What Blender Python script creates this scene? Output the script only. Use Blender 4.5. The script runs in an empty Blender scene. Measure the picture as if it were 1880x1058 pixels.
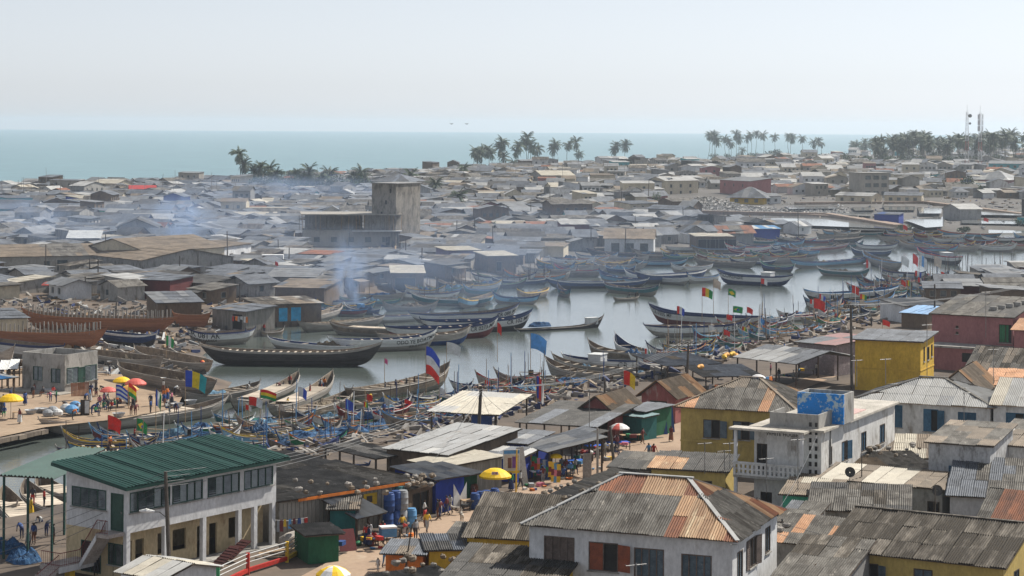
import bpy, bmesh, math, random
import numpy as np
from mathutils import Vector, Matrix
random.seed(7)
sc = bpy.context.scene
COL = sc.collection
# ---------------------------------------------------------------- camera
W, H, F = 1880.0, 1058.0, 3916.7          # photograph size and focal length in its pixels
CZ, YH, ROLL = 34.0, 230.5, 0.00585       # camera height, eye-level row (the sea's edge lies a little below it), roll
cam = bpy.data.cameras.new('camera'); cam.lens = 75; cam.sensor_width = 36
cam.shift_y = -(H/2 - YH)/W; cam.clip_start = 1; cam.clip_end = 60000
co = bpy.data.objects.new('camera', cam); COL.objects.link(co)
co.matrix_world = Matrix.Translation((0, 0, CZ)) @ Matrix.Rotation(math.pi/2, 4, 'X') @ Matrix.Rotation(ROLL, 4, 'Z')
sc.camera = co
# ---------------------------------------------------------------- world, sun, exposure
SUN_AZ, SUN_EL = math.radians(52), math.radians(47)      # azimuth: to the right of the view direction
wd = bpy.data.worlds.new('World'); sc.world = wd; wd.use_nodes = True
nt = wd.node_tree; nt.nodes.clear()
sky = nt.nodes.new('ShaderNodeTexSky'); sky.sky_type = 'NISHITA'; sky.sun_disc = False
sky.sun_elevation = SUN_EL; sky.sun_rotation = SUN_AZ
sky.air_density = 1.0; sky.dust_density = 0.4; sky.ozone_density = 3.0; sky.altitude = 0
bg = nt.nodes.new('ShaderNodeBackground'); bg.inputs[1].default_value = 0.097
hsv = nt.nodes.new('ShaderNodeHueSaturation'); hsv.inputs['Saturation'].default_value = 0.19
wo = nt.nodes.new('ShaderNodeOutputWorld')
nt.links.new(sky.outputs[0], hsv.inputs['Color']); wbm = nt.nodes.new('ShaderNodeMix'); wbm.data_type = 'RGBA'; wbm.blend_type = 'MULTIPLY'; wbm.inputs[0].default_value = 1; wbm.inputs[7].default_value = (.935, .98, 1.06, 1)
nt.links.new(hsv.outputs[0], wbm.inputs[6]); nt.links.new(wbm.outputs[2], bg.inputs[0]); nt.links.new(bg.outputs[0], wo.inputs[0])
sl = bpy.data.lights.new('sun', 'SUN'); sl.energy = 4.8; sl.angle = math.radians(0.6); sl.color = (1, .95, .86)
so = bpy.data.objects.new('sun', sl); COL.objects.link(so)
sd = Vector((math.sin(SUN_AZ)*math.cos(SUN_EL), math.cos(SUN_AZ)*math.cos(SUN_EL), math.sin(SUN_EL)))
so.rotation_euler = sd.to_track_quat('Z', 'Y').to_euler(); so.location = (0, 0, 300)
vs = sc.view_settings; vs.view_transform = 'Standard'; vs.look = 'None'; vs.gamma = 1; vs.use_curve_mapping = False
vs.exposure = 0.36
sc.cycles.max_bounces = 5; sc.cycles.diffuse_bounces = 2; sc.cycles.glossy_bounces = 2
sc.cycles.transmission_bounces = 2; sc.cycles.transparent_max_bounces = 6; sc.cycles.volume_bounces = 1; sc.cycles.volume_step_rate = 2.5; sc.cycles.volume_max_steps = 128
sc.cycles.use_denoising = True; sc.cycles.caustics_reflective = False; sc.cycles.caustics_refractive = False
# ---------------------------------------------------------------- photograph pixel -> place in the world
cr, sr = math.cos(ROLL), math.sin(ROLL)
def uv_of(px, py):
    dx, dy = px - W/2, py - YH
    return dx*cr + dy*sr, -dx*sr + dy*cr
def at(px, py, z=0.0):
    u, v = uv_of(px, py); Y = (CZ - z)*F/v
    return Vector((u*Y/F, Y, z))
def at_d(px, py, Y):                       # the point of that pixel at distance Y
    u, v = uv_of(px, py)
    return Vector((u*Y/F, Y, CZ - v*Y/F))
def pix(p):
    u, v = p[0]*F/p[1], (CZ - p[2])*F/p[1]
    return (W/2 + u*cr - v*sr, YH + u*sr + v*cr)
def ppm(p): return F/p[1]                  # photo pixels per metre there
# ---------------------------------------------------------------- mesh builder
class MB:
    def __init__(s): s.v = []; s.f = []; s.m = []
    def face(s, pts, m=0):
        i = len(s.v); s.v.extend([tuple(p) for p in pts]); s.f.append(tuple(range(i, i+len(pts)))); s.m.append(m)
    def mesh(s, vs, fs, m=0):
        i = len(s.v); s.v.extend([tuple(p) for p in vs])
        for f in fs: s.f.append(tuple(i+k for k in f)); s.m.append(m)
    def box(s, x0, y0, z0, x1, y1, z1, m=0):
        s.mesh([(x0,y0,z0),(x1,y0,z0),(x1,y1,z0),(x0,y1,z0),(x0,y0,z1),(x1,y0,z1),(x1,y1,z1),(x0,y1,z1)],
               [(3,2,1,0),(4,5,6,7),(0,1,5,4),(1,2,6,5),(2,3,7,6),(3,0,4,7)], m)
    def beam(s, a, b, w, h, m=0, up=(0,0,1)):
        a, b = Vector(a), Vector(b); d = (b-a).normalized(); u = Vector(up)
        if abs(d.dot(u)) > .95: u = Vector((0,1,0))
        x = d.cross(u).normalized()*w/2; y = x.cross(d).normalized()*h/2
        s.mesh([a-x-y,a+x-y,a+x+y,a-x+y,b-x-y,b+x-y,b+x+y,b-x+y], [(0,1,2,3),(7,6,5,4),(1,0,4,5),(2,1,5,6),(3,2,6,7),(0,3,7,4)], m)
    def tube(s, pts, rs, n=6, m=0, cap=True):
        pts = [Vector(p) for p in pts]
        if not hasattr(rs, '__len__'): rs = [rs]*len(pts)
        base = len(s.v); ref = None
        for i, p in enumerate(pts):
            d = (pts[min(i+1,len(pts)-1)] - pts[max(i-1,0)]).normalized()
            u = Vector((0,0,1)) if abs(d.z) < .9 else Vector((1,0,0))
            x = d.cross(u).normalized(); y = d.cross(x)
            for k in range(n):
                a = 2*math.pi*k/n
                s.v.append(tuple(p + (x*math.cos(a) + y*math.sin(a))*rs[i]))
        for i in range(len(pts)-1):
            for k in range(n):
                k2 = (k+1) % n
                s.f.append((base+i*n+k, base+i*n+k2, base+(i+1)*n+k2, base+(i+1)*n+k)); s.m.append(m)
        if cap:
            s.f.append(tuple(base+k for k in range(n))); s.m.append(m)
            s.f.append(tuple(base+(len(pts)-1)*n+k for k in reversed(range(n)))); s.m.append(m)
    def lathe(s, prof, n=12, m=0, c=(0,0,0), cap=True):
        base = len(s.v)
        for r, z in prof:
            for k in range(n):
                a = 2*math.pi*k/n; s.v.append((c[0]+r*math.cos(a), c[1]+r*math.sin(a), c[2]+z))
        for i in range(len(prof)-1):
            for k in range(n):
                k2 = (k+1) % n
                s.f.append((base+i*n+k, base+i*n+k2, base+(i+1)*n+k2, base+(i+1)*n+k)); s.m.append(m)
        if cap:
            s.f.append(tuple(base+k for k in reversed(range(n)))); s.m.append(m)
            s.f.append(tuple(base+(len(prof)-1)*n+k for k in range(n))); s.m.append(m)
    def data(s, name, mats, smooth=False):
        me = bpy.data.meshes.new(name); me.from_pydata(s.v, [], s.f)
        for mt in (mats if isinstance(mats, (list, tuple)) else [mats]): me.materials.append(mt)
        if len(s.m): me.polygons.foreach_set('material_index', s.m)
        if smooth: me.polygons.foreach_set('use_smooth', [True]*len(s.f))
        me.update(); return me
    def build(s, name, mats, parent=None, smooth=False):
        return link(name, s.data(name, mats, smooth), parent)
def link(name, data, parent=None, mat=None):
    o = bpy.data.objects.new(name, data); COL.objects.link(o)
    if parent is not None: o.parent = parent
    if mat is not None: o.matrix_local = mat
    return o
THINGS = []
def tag(o, label, cat, group=None):
    o['label'] = label; o['category'] = cat
    if group: o['group'] = group
    THINGS.append(o); return o
def thing(name, label, cat, loc=(0,0,0), rz=0.0, group=None):
    o = bpy.data.objects.new(name, None); COL.objects.link(o); o.empty_display_size = .3
    o.location = loc; o.rotation_euler = (0, 0, rz)
    return tag(o, label, cat, group)
def struct(name, mb, mats, kind='structure', smooth=False):
    o = mb.build(name, mats, None, smooth); o['kind'] = kind; return o
def frame(o, x, y=None, z=None):           # matrix from an origin and axes
    x = Vector(x).normalized()
    if z is None: y = Vector(y).normalized(); z = x.cross(y)
    z = Vector(z).normalized(); y = z.cross(x).normalized()
    m = Matrix((x, y, z)).transposed().to_4x4(); m.translation = Vector(o); return m
U = random.uniform
# ---------------------------------------------------------------- materials
MATS = {}
def srgb(r, g, b):
    f = lambda c: (c/255/12.92 if c/255 <= .04045 else ((c/255+.055)/1.055)**2.4)
    return (f(r), f(g), f(b))
def M(name, c1, c2=None, c3=None, rough=.85, scale=1.0, stretch=(1,1,1), var=.25, lo=.4, hi=.62, fine=0.35, metal=0.0, bump=0.0, spec=.3, hi3=(.58,.72), alpha=None, streak=None):
    """weathered surface: c1 broken by patches of c2 and marks of c3; each object a little lighter or darker"""
    if name in MATS: return MATS[name]
    m = bpy.data.materials.new(name); m.use_nodes = True; t = m.node_tree; N = t.nodes; L = t.links
    p = N['Principled BSDF']; p.inputs['Roughness'].default_value = rough; p.inputs['Metallic'].default_value = metal
    p.inputs['Specular IOR Level'].default_value = spec
    tc = N.new('ShaderNodeTexCoord'); oi = N.new('ShaderNodeObjectInfo')
    off = N.new('ShaderNodeVectorMath'); off.operation = 'MULTIPLY_ADD'
    L.new(oi.outputs['Random'], off.inputs[0]); off.inputs[1].default_value = (37, 53, 29); L.new(tc.outputs['Object'], off.inputs[2])
    mp = N.new('ShaderNodeMapping'); mp.inputs['Scale'].default_value = stretch; L.new(off.outputs[0], mp.inputs[0])
    def noise(sc_, det=5, ro=.6):
        n = N.new('ShaderNodeTexNoise'); n.inputs['Scale'].default_value = sc_; n.inputs['Detail'].default_value = det; n.inputs['Roughness'].default_value = ro
        L.new(mp.outputs[0], n.inputs[0]); return n
    def ramp(src, a, b):
        r = N.new('ShaderNodeMapRange'); r.inputs[1].default_value = a; r.inputs[2].default_value = b; L.new(src, r.inputs[0]); return r.outputs[0]
    def mix(fac, a, b, mode='MIX'):
        x = N.new('ShaderNodeMix'); x.data_type = 'RGBA'; x.blend_type = mode
        if isinstance(fac, float): x.inputs[0].default_value = fac
        else: L.new(fac, x.inputs[0])
        for k, q in ((6, a), (7, b)):
            if isinstance(q, tuple): x.inputs[k].default_value = (*q[:3], 1)
            else: L.new(q, x.inputs[k])
        return x.outputs[2]
    n1 = noise(scale); col = c1
    if c2: col = mix(ramp(n1.outputs[0], lo, hi), col, c2)
    if c3: col = mix(ramp(noise(scale*2.3, 6, .65).outputs[0], *hi3), col, c3)
    nf = noise(scale*9, 4, .7)
    g = N.new('ShaderNodeMapRange'); g.inputs[1].default_value = .25; g.inputs[2].default_value = .75
    g.inputs[3].default_value = 1-fine; g.inputs[4].default_value = 1+fine; L.new(nf.outputs[0], g.inputs[0])
    r = N.new('ShaderNodeMapRange'); r.inputs[3].default_value = 1-var; r.inputs[4].default_value = 1+var; L.new(oi.outputs['Random'], r.inputs[0])
    mu = N.new('ShaderNodeMath'); mu.operation = 'MULTIPLY'; L.new(g.outputs[0], mu.inputs[0]); L.new(r.outputs[0], mu.inputs[1])
    cb = N.new('ShaderNodeCombineColor')
    for k in range(3): L.new(mu.outputs[0], cb.inputs[k])
    col = mix(1.0, col, cb.outputs[0], 'MULTIPLY'); L.new(col, p.inputs['Base Color'])
    if bump:
        b = N.new('ShaderNodeBump'); b.inputs['Strength'].default_value = bump; b.inputs['Distance'].default_value = .05
        L.new(nf.outputs[0], b.inputs['Height']); L.new(b.outputs[0], p.inputs['Normal'])
    MATS[name] = m; return m
# roofing
ASB = M('weathered_asbestos', (.15,.138,.12), (.055,.047,.038), (.27,.245,.21), scale=.8, stretch=(1,.5,1), rough=.8, hi3=(.58,.7), var=.09)
ASBD = M('mossy_asbestos', (.19,.165,.135), (.04,.031,.021), (.05,.04,.028), scale=.5, stretch=(1.6,.4,1), rough=.85, lo=.36, hi=.55, hi3=(.5,.62), var=.08)
TIN = M('galvanised_tin', (.21,.215,.22), (.15,.15,.15), (.15,.12,.095), scale=.5, stretch=(1,.35,1), rough=.6, metal=.05, var=.1, fine=.15, spec=.3)
TINL = M('pale_new_tin', (.38,.375,.36), (.3,.295,.28), (.26,.24,.21), scale=.4, stretch=(1,.4,1), rough=.65, metal=0.0, var=.07, fine=.14, spec=.25)
CREAM = M('cream_roofing', (.45,.41,.33), (.37,.33,.26), (.28,.235,.18), scale=.4, rough=.6, var=.08, fine=.15)
RUST = M('rusted_sheet', (.24,.088,.04), (.13,.05,.026), (.4,.2,.1), scale=.5, stretch=(1.5,.4,1), rough=.75, var=.2)
TAN = M('tan_rust_sheet', (.42,.27,.15), (.3,.165,.08), (.6,.47,.3), scale=.45, stretch=(2,.3,1), rough=.7, var=.18)
ORNG = M('orange_rust_sheet', (.52,.29,.16), (.42,.21,.1), (.6,.42,.28), scale=.5, rough=.75, var=.15)
BRN = M('brown_tin', (.2,.155,.11), (.13,.1,.07), (.28,.235,.18), scale=.3, rough=.7, var=.15)
DARKR = M('tarred_roof', (.085,.08,.075), (.045,.043,.04), (.16,.15,.135), scale=.6, rough=.8, var=.1)
SLATE = M('grey_roofing', (.135,.146,.165), (.085,.09,.1), (.23,.238,.25), scale=.4, stretch=(1,.5,1), rough=.7, var=.12, spec=.2)
GREENR = M('green_painted_roof', (.015,.058,.048), (.022,.072,.06), (.03,.06,.05), scale=.25, stretch=(.5,2,1), rough=.6, var=.05, fine=.16, spec=.25)
# walls
def wall(name, c, dirt=None, patch=.55, **k):
    d = dirt or tuple(x*.42 for x in c)
    return M(name, c, tuple(x*.82 for x in c), d, scale=k.pop('scale', .45), stretch=(1,1,.45), hi3=(patch, patch+.17), fine=.22, var=.06, bump=.3, **k)
WWHITE = wall('whitewashed_wall', (.62,.62,.62), (.36,.33,.3), .6)
WDIRTY = wall('stained_white_wall', (.6,.59,.57), (.24,.21,.18), .52)
WPEEL = wall('peeling_white_wall', (.5,.5,.5), (.2,.19,.18), .47, scale=.9)
WYEL = wall('yellow_wall', (.50,.37,.115), (.3,.23,.1), .62)
WYEL2 = wall('bright_yellow_wall', (.62,.39,.04), (.42,.27,.05), .68)
WPINK = wall('pink_wall', (.36,.155,.155), (.22,.1,.1), .62)
WRED = wall('faded_red_wall', (.3,.1,.09), (.4,.33,.3), .54)
WCONC = wall('bare_concrete', (.34,.325,.3), (.14,.13,.115), .5)
WCONCL = wall('pale_concrete', (.36,.33,.285), (.2,.18,.155), .54)
WCREAM = wall('cream_wall', (.55,.48,.36), (.3,.24,.17), .58)
WGREY = wall('grey_block_wall', (.27,.265,.26), (.15,.14,.13), .52)
WBLUE = wall('blue_painted_wall', (.02,.045,.28), (.03,.05,.16), .6)
WTEAL = wall('teal_painted_wall', (.022,.13,.13), (.02,.07,.07), .58)
WGREEN = wall('green_painted_wall', (.02,.11,.055), (.02,.06,.035), .6)
WMINT = wall('mint_wall', (.07,.4,.25), (.05,.2,.13), .6)
WTURQ = wall('turquoise_wall', (.06,.33,.36), (.06,.18,.2), .56)
WBROWN = wall('brown_board_wall', (.16,.115,.08), (.08,.06,.045), .5)
WWOOD = M('grey_weathered_boards', (.3,.28,.25), (.19,.175,.155), (.12,.105,.09), scale=.8, stretch=(4,4,.4), var=.2, fine=.25)
WMAROON = wall('maroon_wall', (.12,.03,.03), (.07,.03,.03), .6)
WPURP = wall('mauve_wall', (.2,.17,.26), (.12,.1,.15), .6)
WOOD = M('bare_timber', (.36,.25,.15), (.26,.175,.105), (.15,.1,.065), scale=1.2, stretch=(1,1,.3), var=.25)
WOODD = M('dark_timber', (.09,.065,.048), (.06,.045,.035), (.13,.1,.075), scale=1.5, stretch=(1,1,.3), var=.25)
WOODG = M('grey_timber', (.27,.25,.225), (.19,.17,.15), (.34,.31,.275), scale=1.2, var=.25)
POLEM = M('tarred_pole', (.1,.085,.07), (.06,.05,.042), scale=1, var=.2)
DARK = M('dark_interior', (.022,.021,.02), (.03,.028,.027), rough=.9, var=.2)
GLASS = M('window_glass', (.1,.12,.12), (.05,.06,.065), rough=.12, scale=1.5, var=.3, spec=.6)
SHUT = M('blue_grey_shutter', (.11,.145,.17), (.075,.1,.12), (.19,.21,.22), scale=2, var=.2)
SHUTB = M('blue_shutter', (.05,.125,.2), (.035,.09,.15), (.12,.2,.27), scale=2, var=.2)
SHUTBR = M('bare_wood_shutter', (.14,.105,.088), (.09,.068,.058), (.21,.17,.145), scale=2, var=.2)
SHUTR = M('red_brown_shutter', (.25,.07,.035), (.18,.055,.03), scale=2, var=.2)
FRAMEG = M('green_frame', (.02,.06,.045), (.03,.08,.06), rough=.5, var=.1)
METAL = M('grey_metal', (.25,.25,.25), (.18,.17,.16), rough=.45, metal=.5, var=.2)
WHITE = M('white_paint', (.74,.74,.73), (.66,.65,.62), (.5,.48,.44), rough=.6, scale=.8, var=.06, fine=.1, hi3=(.62,.75))
BLACK = M('black_rubber', (.02,.02,.02), (.03,.03,.03), rough=.7, var=.2)
def paint(name, c, rough=.6, var=.12, fade=.72, **k):
    return M(name, c, tuple(x*fade for x in c), tuple(min(1, x*.6+.05) for x in c), rough=rough, var=var, scale=k.pop('scale', .9), fine=.18, **k)
PBLUE = paint('blue_paint', (.022,.065,.22)); PLBLUE = paint('light_blue_paint', (.1,.28,.52)); PRED = paint('red_paint', (.48,.035,.025))
PYEL = paint('yellow_paint', (.72,.45,.03)); PGREEN = paint('green_paint', (.03,.22,.09)); PORNG = paint('orange_paint', (.72,.2,.03))
PNAVY = paint('navy_paint', (.022,.035,.11)); PWHITE = paint('faded_white_paint', (.58,.58,.56), fade=.8); PGREY = paint('grey_paint', (.3,.31,.32))
PTEAL = paint('teal_paint', (.05,.16,.175)); PMAROON = paint('maroon_paint', (.17,.035,.035)); PPINK = paint('pink_paint', (.6,.18,.25))
PCYAN = paint('cyan_paint', (.04,.36,.62)); PBROWN = paint('brown_hull_paint', (.2,.08,.045)); PPURP = paint('purple_paint', (.2,.07,.25)); PSILV = paint('silver_paint', (.42,.42,.42), rough=.4)
# ---------------------------------------------------------------- lettering and bodies (shaped first, while the scene is small)
TEXT = {}
def text_mesh(txt):
    if txt not in TEXT:
        cu = bpy.data.curves.new('lettering', 'FONT'); cu.body = txt; cu.size = 1; cu.align_x = 'CENTER'; cu.resolution_u = 2; cu.offset = .012
        tmp = bpy.data.objects.new('tmp', cu); COL.objects.link(tmp); dg = bpy.context.evaluated_depsgraph_get(); TEXT[txt] = bpy.data.meshes.new_from_object(tmp.evaluated_get(dg)); bpy.data.objects.remove(tmp); bpy.data.curves.remove(cu)
    return TEXT[txt]
def lettering(txt, size, mat, parent, mtx, name='lettering', bend=None):
    me = text_mesh(txt).copy(); me.name = name; me.materials.clear(); me.materials.append(mat)
    for v in me.vertices: v.co = bend(v.co.x*size, v.co.y*size) if bend else v.co*size
    return link(name, me, parent, mtx)
for q in ['WHITE HOUSE','CR 081 AK','KWEKU ABAKA','ODO YE BOATMAN','JESUS POWER','CR 0273 MF','CR 102 MF','ADOM','CR 088 MF','CR 135 AP','THANKS TO GOD','CE 0205 MF','CE 0187 18','EBENEZER','CALORIABE','CRO 218','CR 0814 ST','SIAH','KSB']: text_mesh(q)
SKIN = M('dark_skin', (.06,.034,.022), (.05,.028,.018), rough=.55, var=.2, fine=.1); HAIR = M('black_hair', (.012,.011,.01), (.016,.015,.014), rough=.8, var=.1)
def pose(name, J, extra=()):
    """one continuous body grown over a skeleton; slots: skin, top, bottom, hair"""
    base = dict(pelvis=((0,0,.93),.135,'b'), waist=((0,0,1.06),.125,'t'), chest=((0,.0,1.28),.15,'t'), neck=((0,0,1.45),.058,'s'), jaw=((0,-.02,1.535),.08,'s'), head=((0,-.01,1.63),.092,'h'), nose=((0,-.115,1.575),.018,'s'))
    for s, k in ((-1,'l'),(1,'r')):
        base.update({k+'sho': ((s*.17,0,1.39),.07,'t'), k+'elb': ((s*.24,.02,1.12),.048,'t' ), k+'wri': ((s*.25,-.05,.88),.033,'s'), k+'pal': ((s*.25,-.07,.81),.036,'s'), k+'hip': ((s*.095,0,.86),.1,'b'), k+'kne': ((s*.1,-.01,.48),.066,'b'), k+'ank': ((s*.1,.02,.08),.042,'s'), k+'toe': ((s*.11,-.16,.035),.036,'s'), k+'ear': ((s*.098,0,1.58),.018,'s')})
    for k, v in J.items(): base[k] = (v, *base[k][1:]) if k in base else v
    E = [('pelvis','waist'),('waist','chest'),('chest','neck'),('neck','jaw'),('jaw','head'),('jaw','nose')]
    for k in 'lr':
        E += [('chest',k+'sho'),(k+'sho',k+'elb'),(k+'elb',k+'wri'),(k+'wri',k+'pal'),('pelvis',k+'hip'),(k+'hip',k+'kne'),(k+'kne',k+'ank'),(k+'ank',k+'toe'),('jaw',k+'ear')]
        w_, p_ = Vector(base[k+'wri'][0]), Vector(base[k+'pal'][0]); d = (p_-w_).normalized(); sd_ = d.cross(Vector((0,1,0) if abs(d.y) < .8 else (1,0,0))).normalized()
        for i, (o, l) in enumerate(((-.03,.075),(-.01,.085),(.01,.08),(.028,.065),(.05,.05))):
            a = p_ + sd_*o + d*(.02 if i < 4 else -.02); base[f'{k}f{i}'] = (tuple(a + d*l*.55 + sd_*(.02 if i == 4 else 0)), .009, 's'); base[f'{k}g{i}'] = (tuple(a + d*l + Vector((0,-.02,0)) + sd_*(.03 if i == 4 else 0)), .008, 's')
            E += [(k+'pal', f'{k}f{i}'), (f'{k}f{i}', f'{k}g{i}')]
    keys = list(base); me = bpy.data.meshes.new(name); me.from_pydata([base[k][0] for k in keys], [(keys.index(a), keys.index(b)) for a, b in E], [])
    o = bpy.data.objects.new(name, me); COL.objects.link(o); o.modifiers.new('s', 'SKIN'); ss_ = o.modifiers.new('d', 'SUBSURF'); ss_.levels = 1
    for i, k in enumerate(keys): sv = me.skin_vertices[0].data[i]; sv.radius = (base[k][1],)*2; sv.use_root = (k == 'pelvis')
    dg = bpy.context.evaluated_depsgraph_get(); out = bpy.data.meshes.new_from_object(o.evaluated_get(dg)); bpy.data.objects.remove(o); out.name = name
    out.materials.clear()
    for _ in range(4): out.materials.append(SKIN)
    segs = [(Vector(base[a][0]), Vector(base[b][0]), base[a][2], base[b][2]) for a, b in E]
    for f in out.polygons:
        c = f.center; bst = 9; tg = 's'
        for a, b, ta, tb in segs:
            ab = b-a; t = max(0, min(1, (c-a).dot(ab)/max(1e-9, ab.dot(ab)))); dd = (c-a-ab*t).length
            if dd < bst: bst = dd; tg = ta if t < .55 else tb
        if tg == 'h' and c.y < -.06: tg = 's'
        f.material_index = 'stbh'.index(tg); f.use_smooth = True
    return out
POSES = {'stand': pose('body', {}),
 'walk': pose('body', dict(lkne=(-.1,-.14,.5), lank=(-.1,-.16,.09), ltoe=(-.1,-.34,.05), rkne=(.1,.05,.48), rank=(.1,.28,.14), rtoe=(.1,.14,.03), lelb=(-.25,.1,1.13), lwri=(-.24,.12,.9), lpal=(-.24,.1,.83), relb=(.25,-.1,1.14), rwri=(.24,-.24,.95), rpal=(.24,-.3,.92))),
 'carry': pose('body', dict(lelb=(-.34,-.02,1.52), lwri=(-.2,-.03,1.72), lpal=(-.16,-.03,1.78), relb=(.34,-.02,1.52), rwri=(.2,-.03,1.72), rpal=(.16,-.03,1.78))),
 'sit': pose('body', dict(pelvis=(0,0,.5), waist=(0,.02,.64), chest=(0,-.02,.86), neck=(0,-.05,1.02), jaw=(0,-.08,1.1), head=(0,-.08,1.2), nose=(0,-.18,1.14), lear=(-.098,-.08,1.15), rear=(.098,-.08,1.15), lsho=(-.17,-.02,.96), rsho=(.17,-.02,.96), lelb=(-.25,-.12,.74), relb=(.25,-.12,.74), lwri=(-.18,-.32,.62), rwri=(.18,-.32,.62), lpal=(-.15,-.38,.6), rpal=(.15,-.38,.6), lhip=(-.1,-.04,.47), rhip=(.1,-.04,.47), lkne=(-.13,-.44,.5), rkne=(.13,-.44,.5), lank=(-.12,-.42,.08), rank=(.12,-.42,.08), ltoe=(-.12,-.58,.04), rtoe=(.12,-.58,.04))),
 'bend': pose('body', dict(waist=(0,-.08,1.03), chest=(0,-.3,1.12), neck=(0,-.44,1.18), jaw=(0,-.53,1.18), head=(0,-.6,1.22), nose=(0,-.62,1.12), lear=(-.098,-.56,1.2), rear=(.098,-.56,1.2), lsho=(-.17,-.38,1.12), rsho=(.17,-.38,1.12), lelb=(-.2,-.45,.88), relb=(.2,-.45,.88), lwri=(-.15,-.55,.68), rwri=(.15,-.55,.68), lpal=(-.14,-.57,.61), rpal=(.14,-.57,.61)))}
# ---------------------------------------------------------------- terrain
def smooth(a, b, x):
    t = np.clip((x-a)/(b-a), 0, 1); return t*t*(3-2*t)
NEAR = [(-700,1010),(-60,990),(110,942),(240,880),(500,848),(800,792),(1000,742),(1300,662),(1560,600),(1720,548),(1880,512),(2300,470),(3200,430)]
FARB = [(3200,425),(2300,440),(1880,428),(1650,426),(1500,434),(1400,447),(1300,456),(1200,464),(1060,474),(1000,502),(860,520),(700,545),(600,566),(500,592),(470,612),(380,640),(352,688),(420,700),(405,738),(230,772),(85,787),(0,806),(-700,930)]
LAG = np.array([[*at(x, y, 0).xy] for x, y in NEAR + FARB])
COAST_PX = np.array([-900,0,400,700,1000,1300,1500,1600,1880,2600]); COAST_Y = np.array([1020,1110,1230,1300,1420,1600,1800,2050,2500,3000])
def coast_y(X, Y): return np.interp(W/2 + X*F/Y, COAST_PX, COAST_Y)
def sdist(P, poly):                         # signed distance, positive inside
    P = np.atleast_2d(P); n = len(poly); d = np.full(len(P), 1e9); ins = np.zeros(len(P), bool)
    for i in range(n):
        a, b = poly[i], poly[(i+1) % n]; ab = b-a; ap = P-a
        t = np.clip((ap@ab)/(ab@ab), 0, 1); d = np.minimum(d, np.hypot(*(ap-t[:,None]*ab).T))
        c = ((a[1] > P[:,1]) != (b[1] > P[:,1])); den = (b[1]-a[1]) or 1e-9
        ins ^= c & (P[:,0] < (b[0]-a[0])*(P[:,1]-a[1])/den + a[0])
    return np.where(ins, d, -d)
LAGMID = np.array([*at(900, 640, 0).xy])
def ground_z(P):
    P = np.atleast_2d(np.asarray(P, float)); X, Y = P[:,0], np.maximum(P[:,1], 60)
    sd_ = sdist(P, LAG)
    nearline = np.interp(X, [p[0] for p in LAG[:len(NEAR)]], [p[1] for p in LAG[:len(NEAR)]])
    near = Y < nearline + 4
    px = W/2 + X*F/Y
    rise = np.interp(px, [0, 600, 1000, 1400, 1880], [1.2, 3.0, 6.8, 7.2, 8.5])
    far = 1.3 + rise*smooth(620, 1300, Y) + 0.5*np.sin(X*.021+Y*.013)*smooth(500, 900, Y)
    land = np.where(near, 2.2, far)
    z = np.where(sd_ > 0, -1.6*smooth(0, 6, sd_) - .05, .25 + (land-.25)*smooth(0, 5, -sd_))
    cy = coast_y(X, Y); z = np.where(Y > cy-60, z + (-3-z)*smooth(-60, 30, Y-cy), z)
    return z
xs = np.concatenate([np.arange(-1200,-300,60), np.arange(-300,-120,12), np.arange(-120,130,2.5), np.arange(130,420,12), np.arange(420,1500,60)])
ys = np.concatenate([np.arange(60,130,10), np.arange(130,420,2.5), np.arange(420,720,5), np.arange(720,1800,15), np.arange(1800,3200,50)])
gx, gy = np.meshgrid(xs, ys); P = np.stack([gx.ravel(), gy.ravel()], 1); Z = ground_z(P)
rng = np.random.default_rng(3); Z = Z + rng.normal(0, .03, len(Z))*(Z > .3)
nx, ny = len(xs), len(ys); idx = np.arange(nx*ny).reshape(ny, nx)
fc = np.stack([idx[:-1,:-1], idx[:-1,1:], idx[1:,1:], idx[1:,:-1]], -1).reshape(-1, 4)
me = bpy.data.meshes.new('ground'); me.from_pydata([tuple(r) for r in np.column_stack([P, Z]).tolist()], [], fc.tolist())
me.polygons.foreach_set('use_smooth', [True]*len(me.polygons)); me.update()
GROUND = M('dusty_ground', (.15,.115,.087), (.105,.083,.066), (.07,.058,.05), scale=.06, rough=.95, var=0, fine=.22, hi3=(.52,.66))
me.materials.append(GROUND); me.materials.append(M('grey_lagoon_mud', (.125,.113,.102), (.085,.078,.07), (.19,.178,.163), scale=.05, rough=.9, var=0, fine=.22))
me.polygons.foreach_set('material_index', [1 if P[q[0]][1] > 430 else 0 for q in fc.tolist()]); go = link('ground', me); go['kind'] = 'structure'
ZG = ground_z(P).reshape(ny, nx); XL, YL = xs.tolist(), ys.tolist()
import bisect
def gz(x, y):
    i = max(0, min(nx-2, bisect.bisect_right(XL, x)-1)); j = max(0, min(ny-2, bisect.bisect_right(YL, y)-1))
    a = min(1, max(0, (x-XL[i])/(XL[i+1]-XL[i]))); b = min(1, max(0, (y-YL[j])/(YL[j+1]-YL[j])))
    return float((ZG[j,i]*(1-a)+ZG[j,i+1]*a)*(1-b) + (ZG[j+1,i]*(1-a)+ZG[j+1,i+1]*a)*b)
def atg(px, py, it=8):                      # where the photograph's pixel meets the ground
    z = 2.0
    for _ in range(it):
        p = at(px, py, z); z = max(gz(p.x, p.y), 0.0)
    p = at(px, py, z); return p
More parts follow.
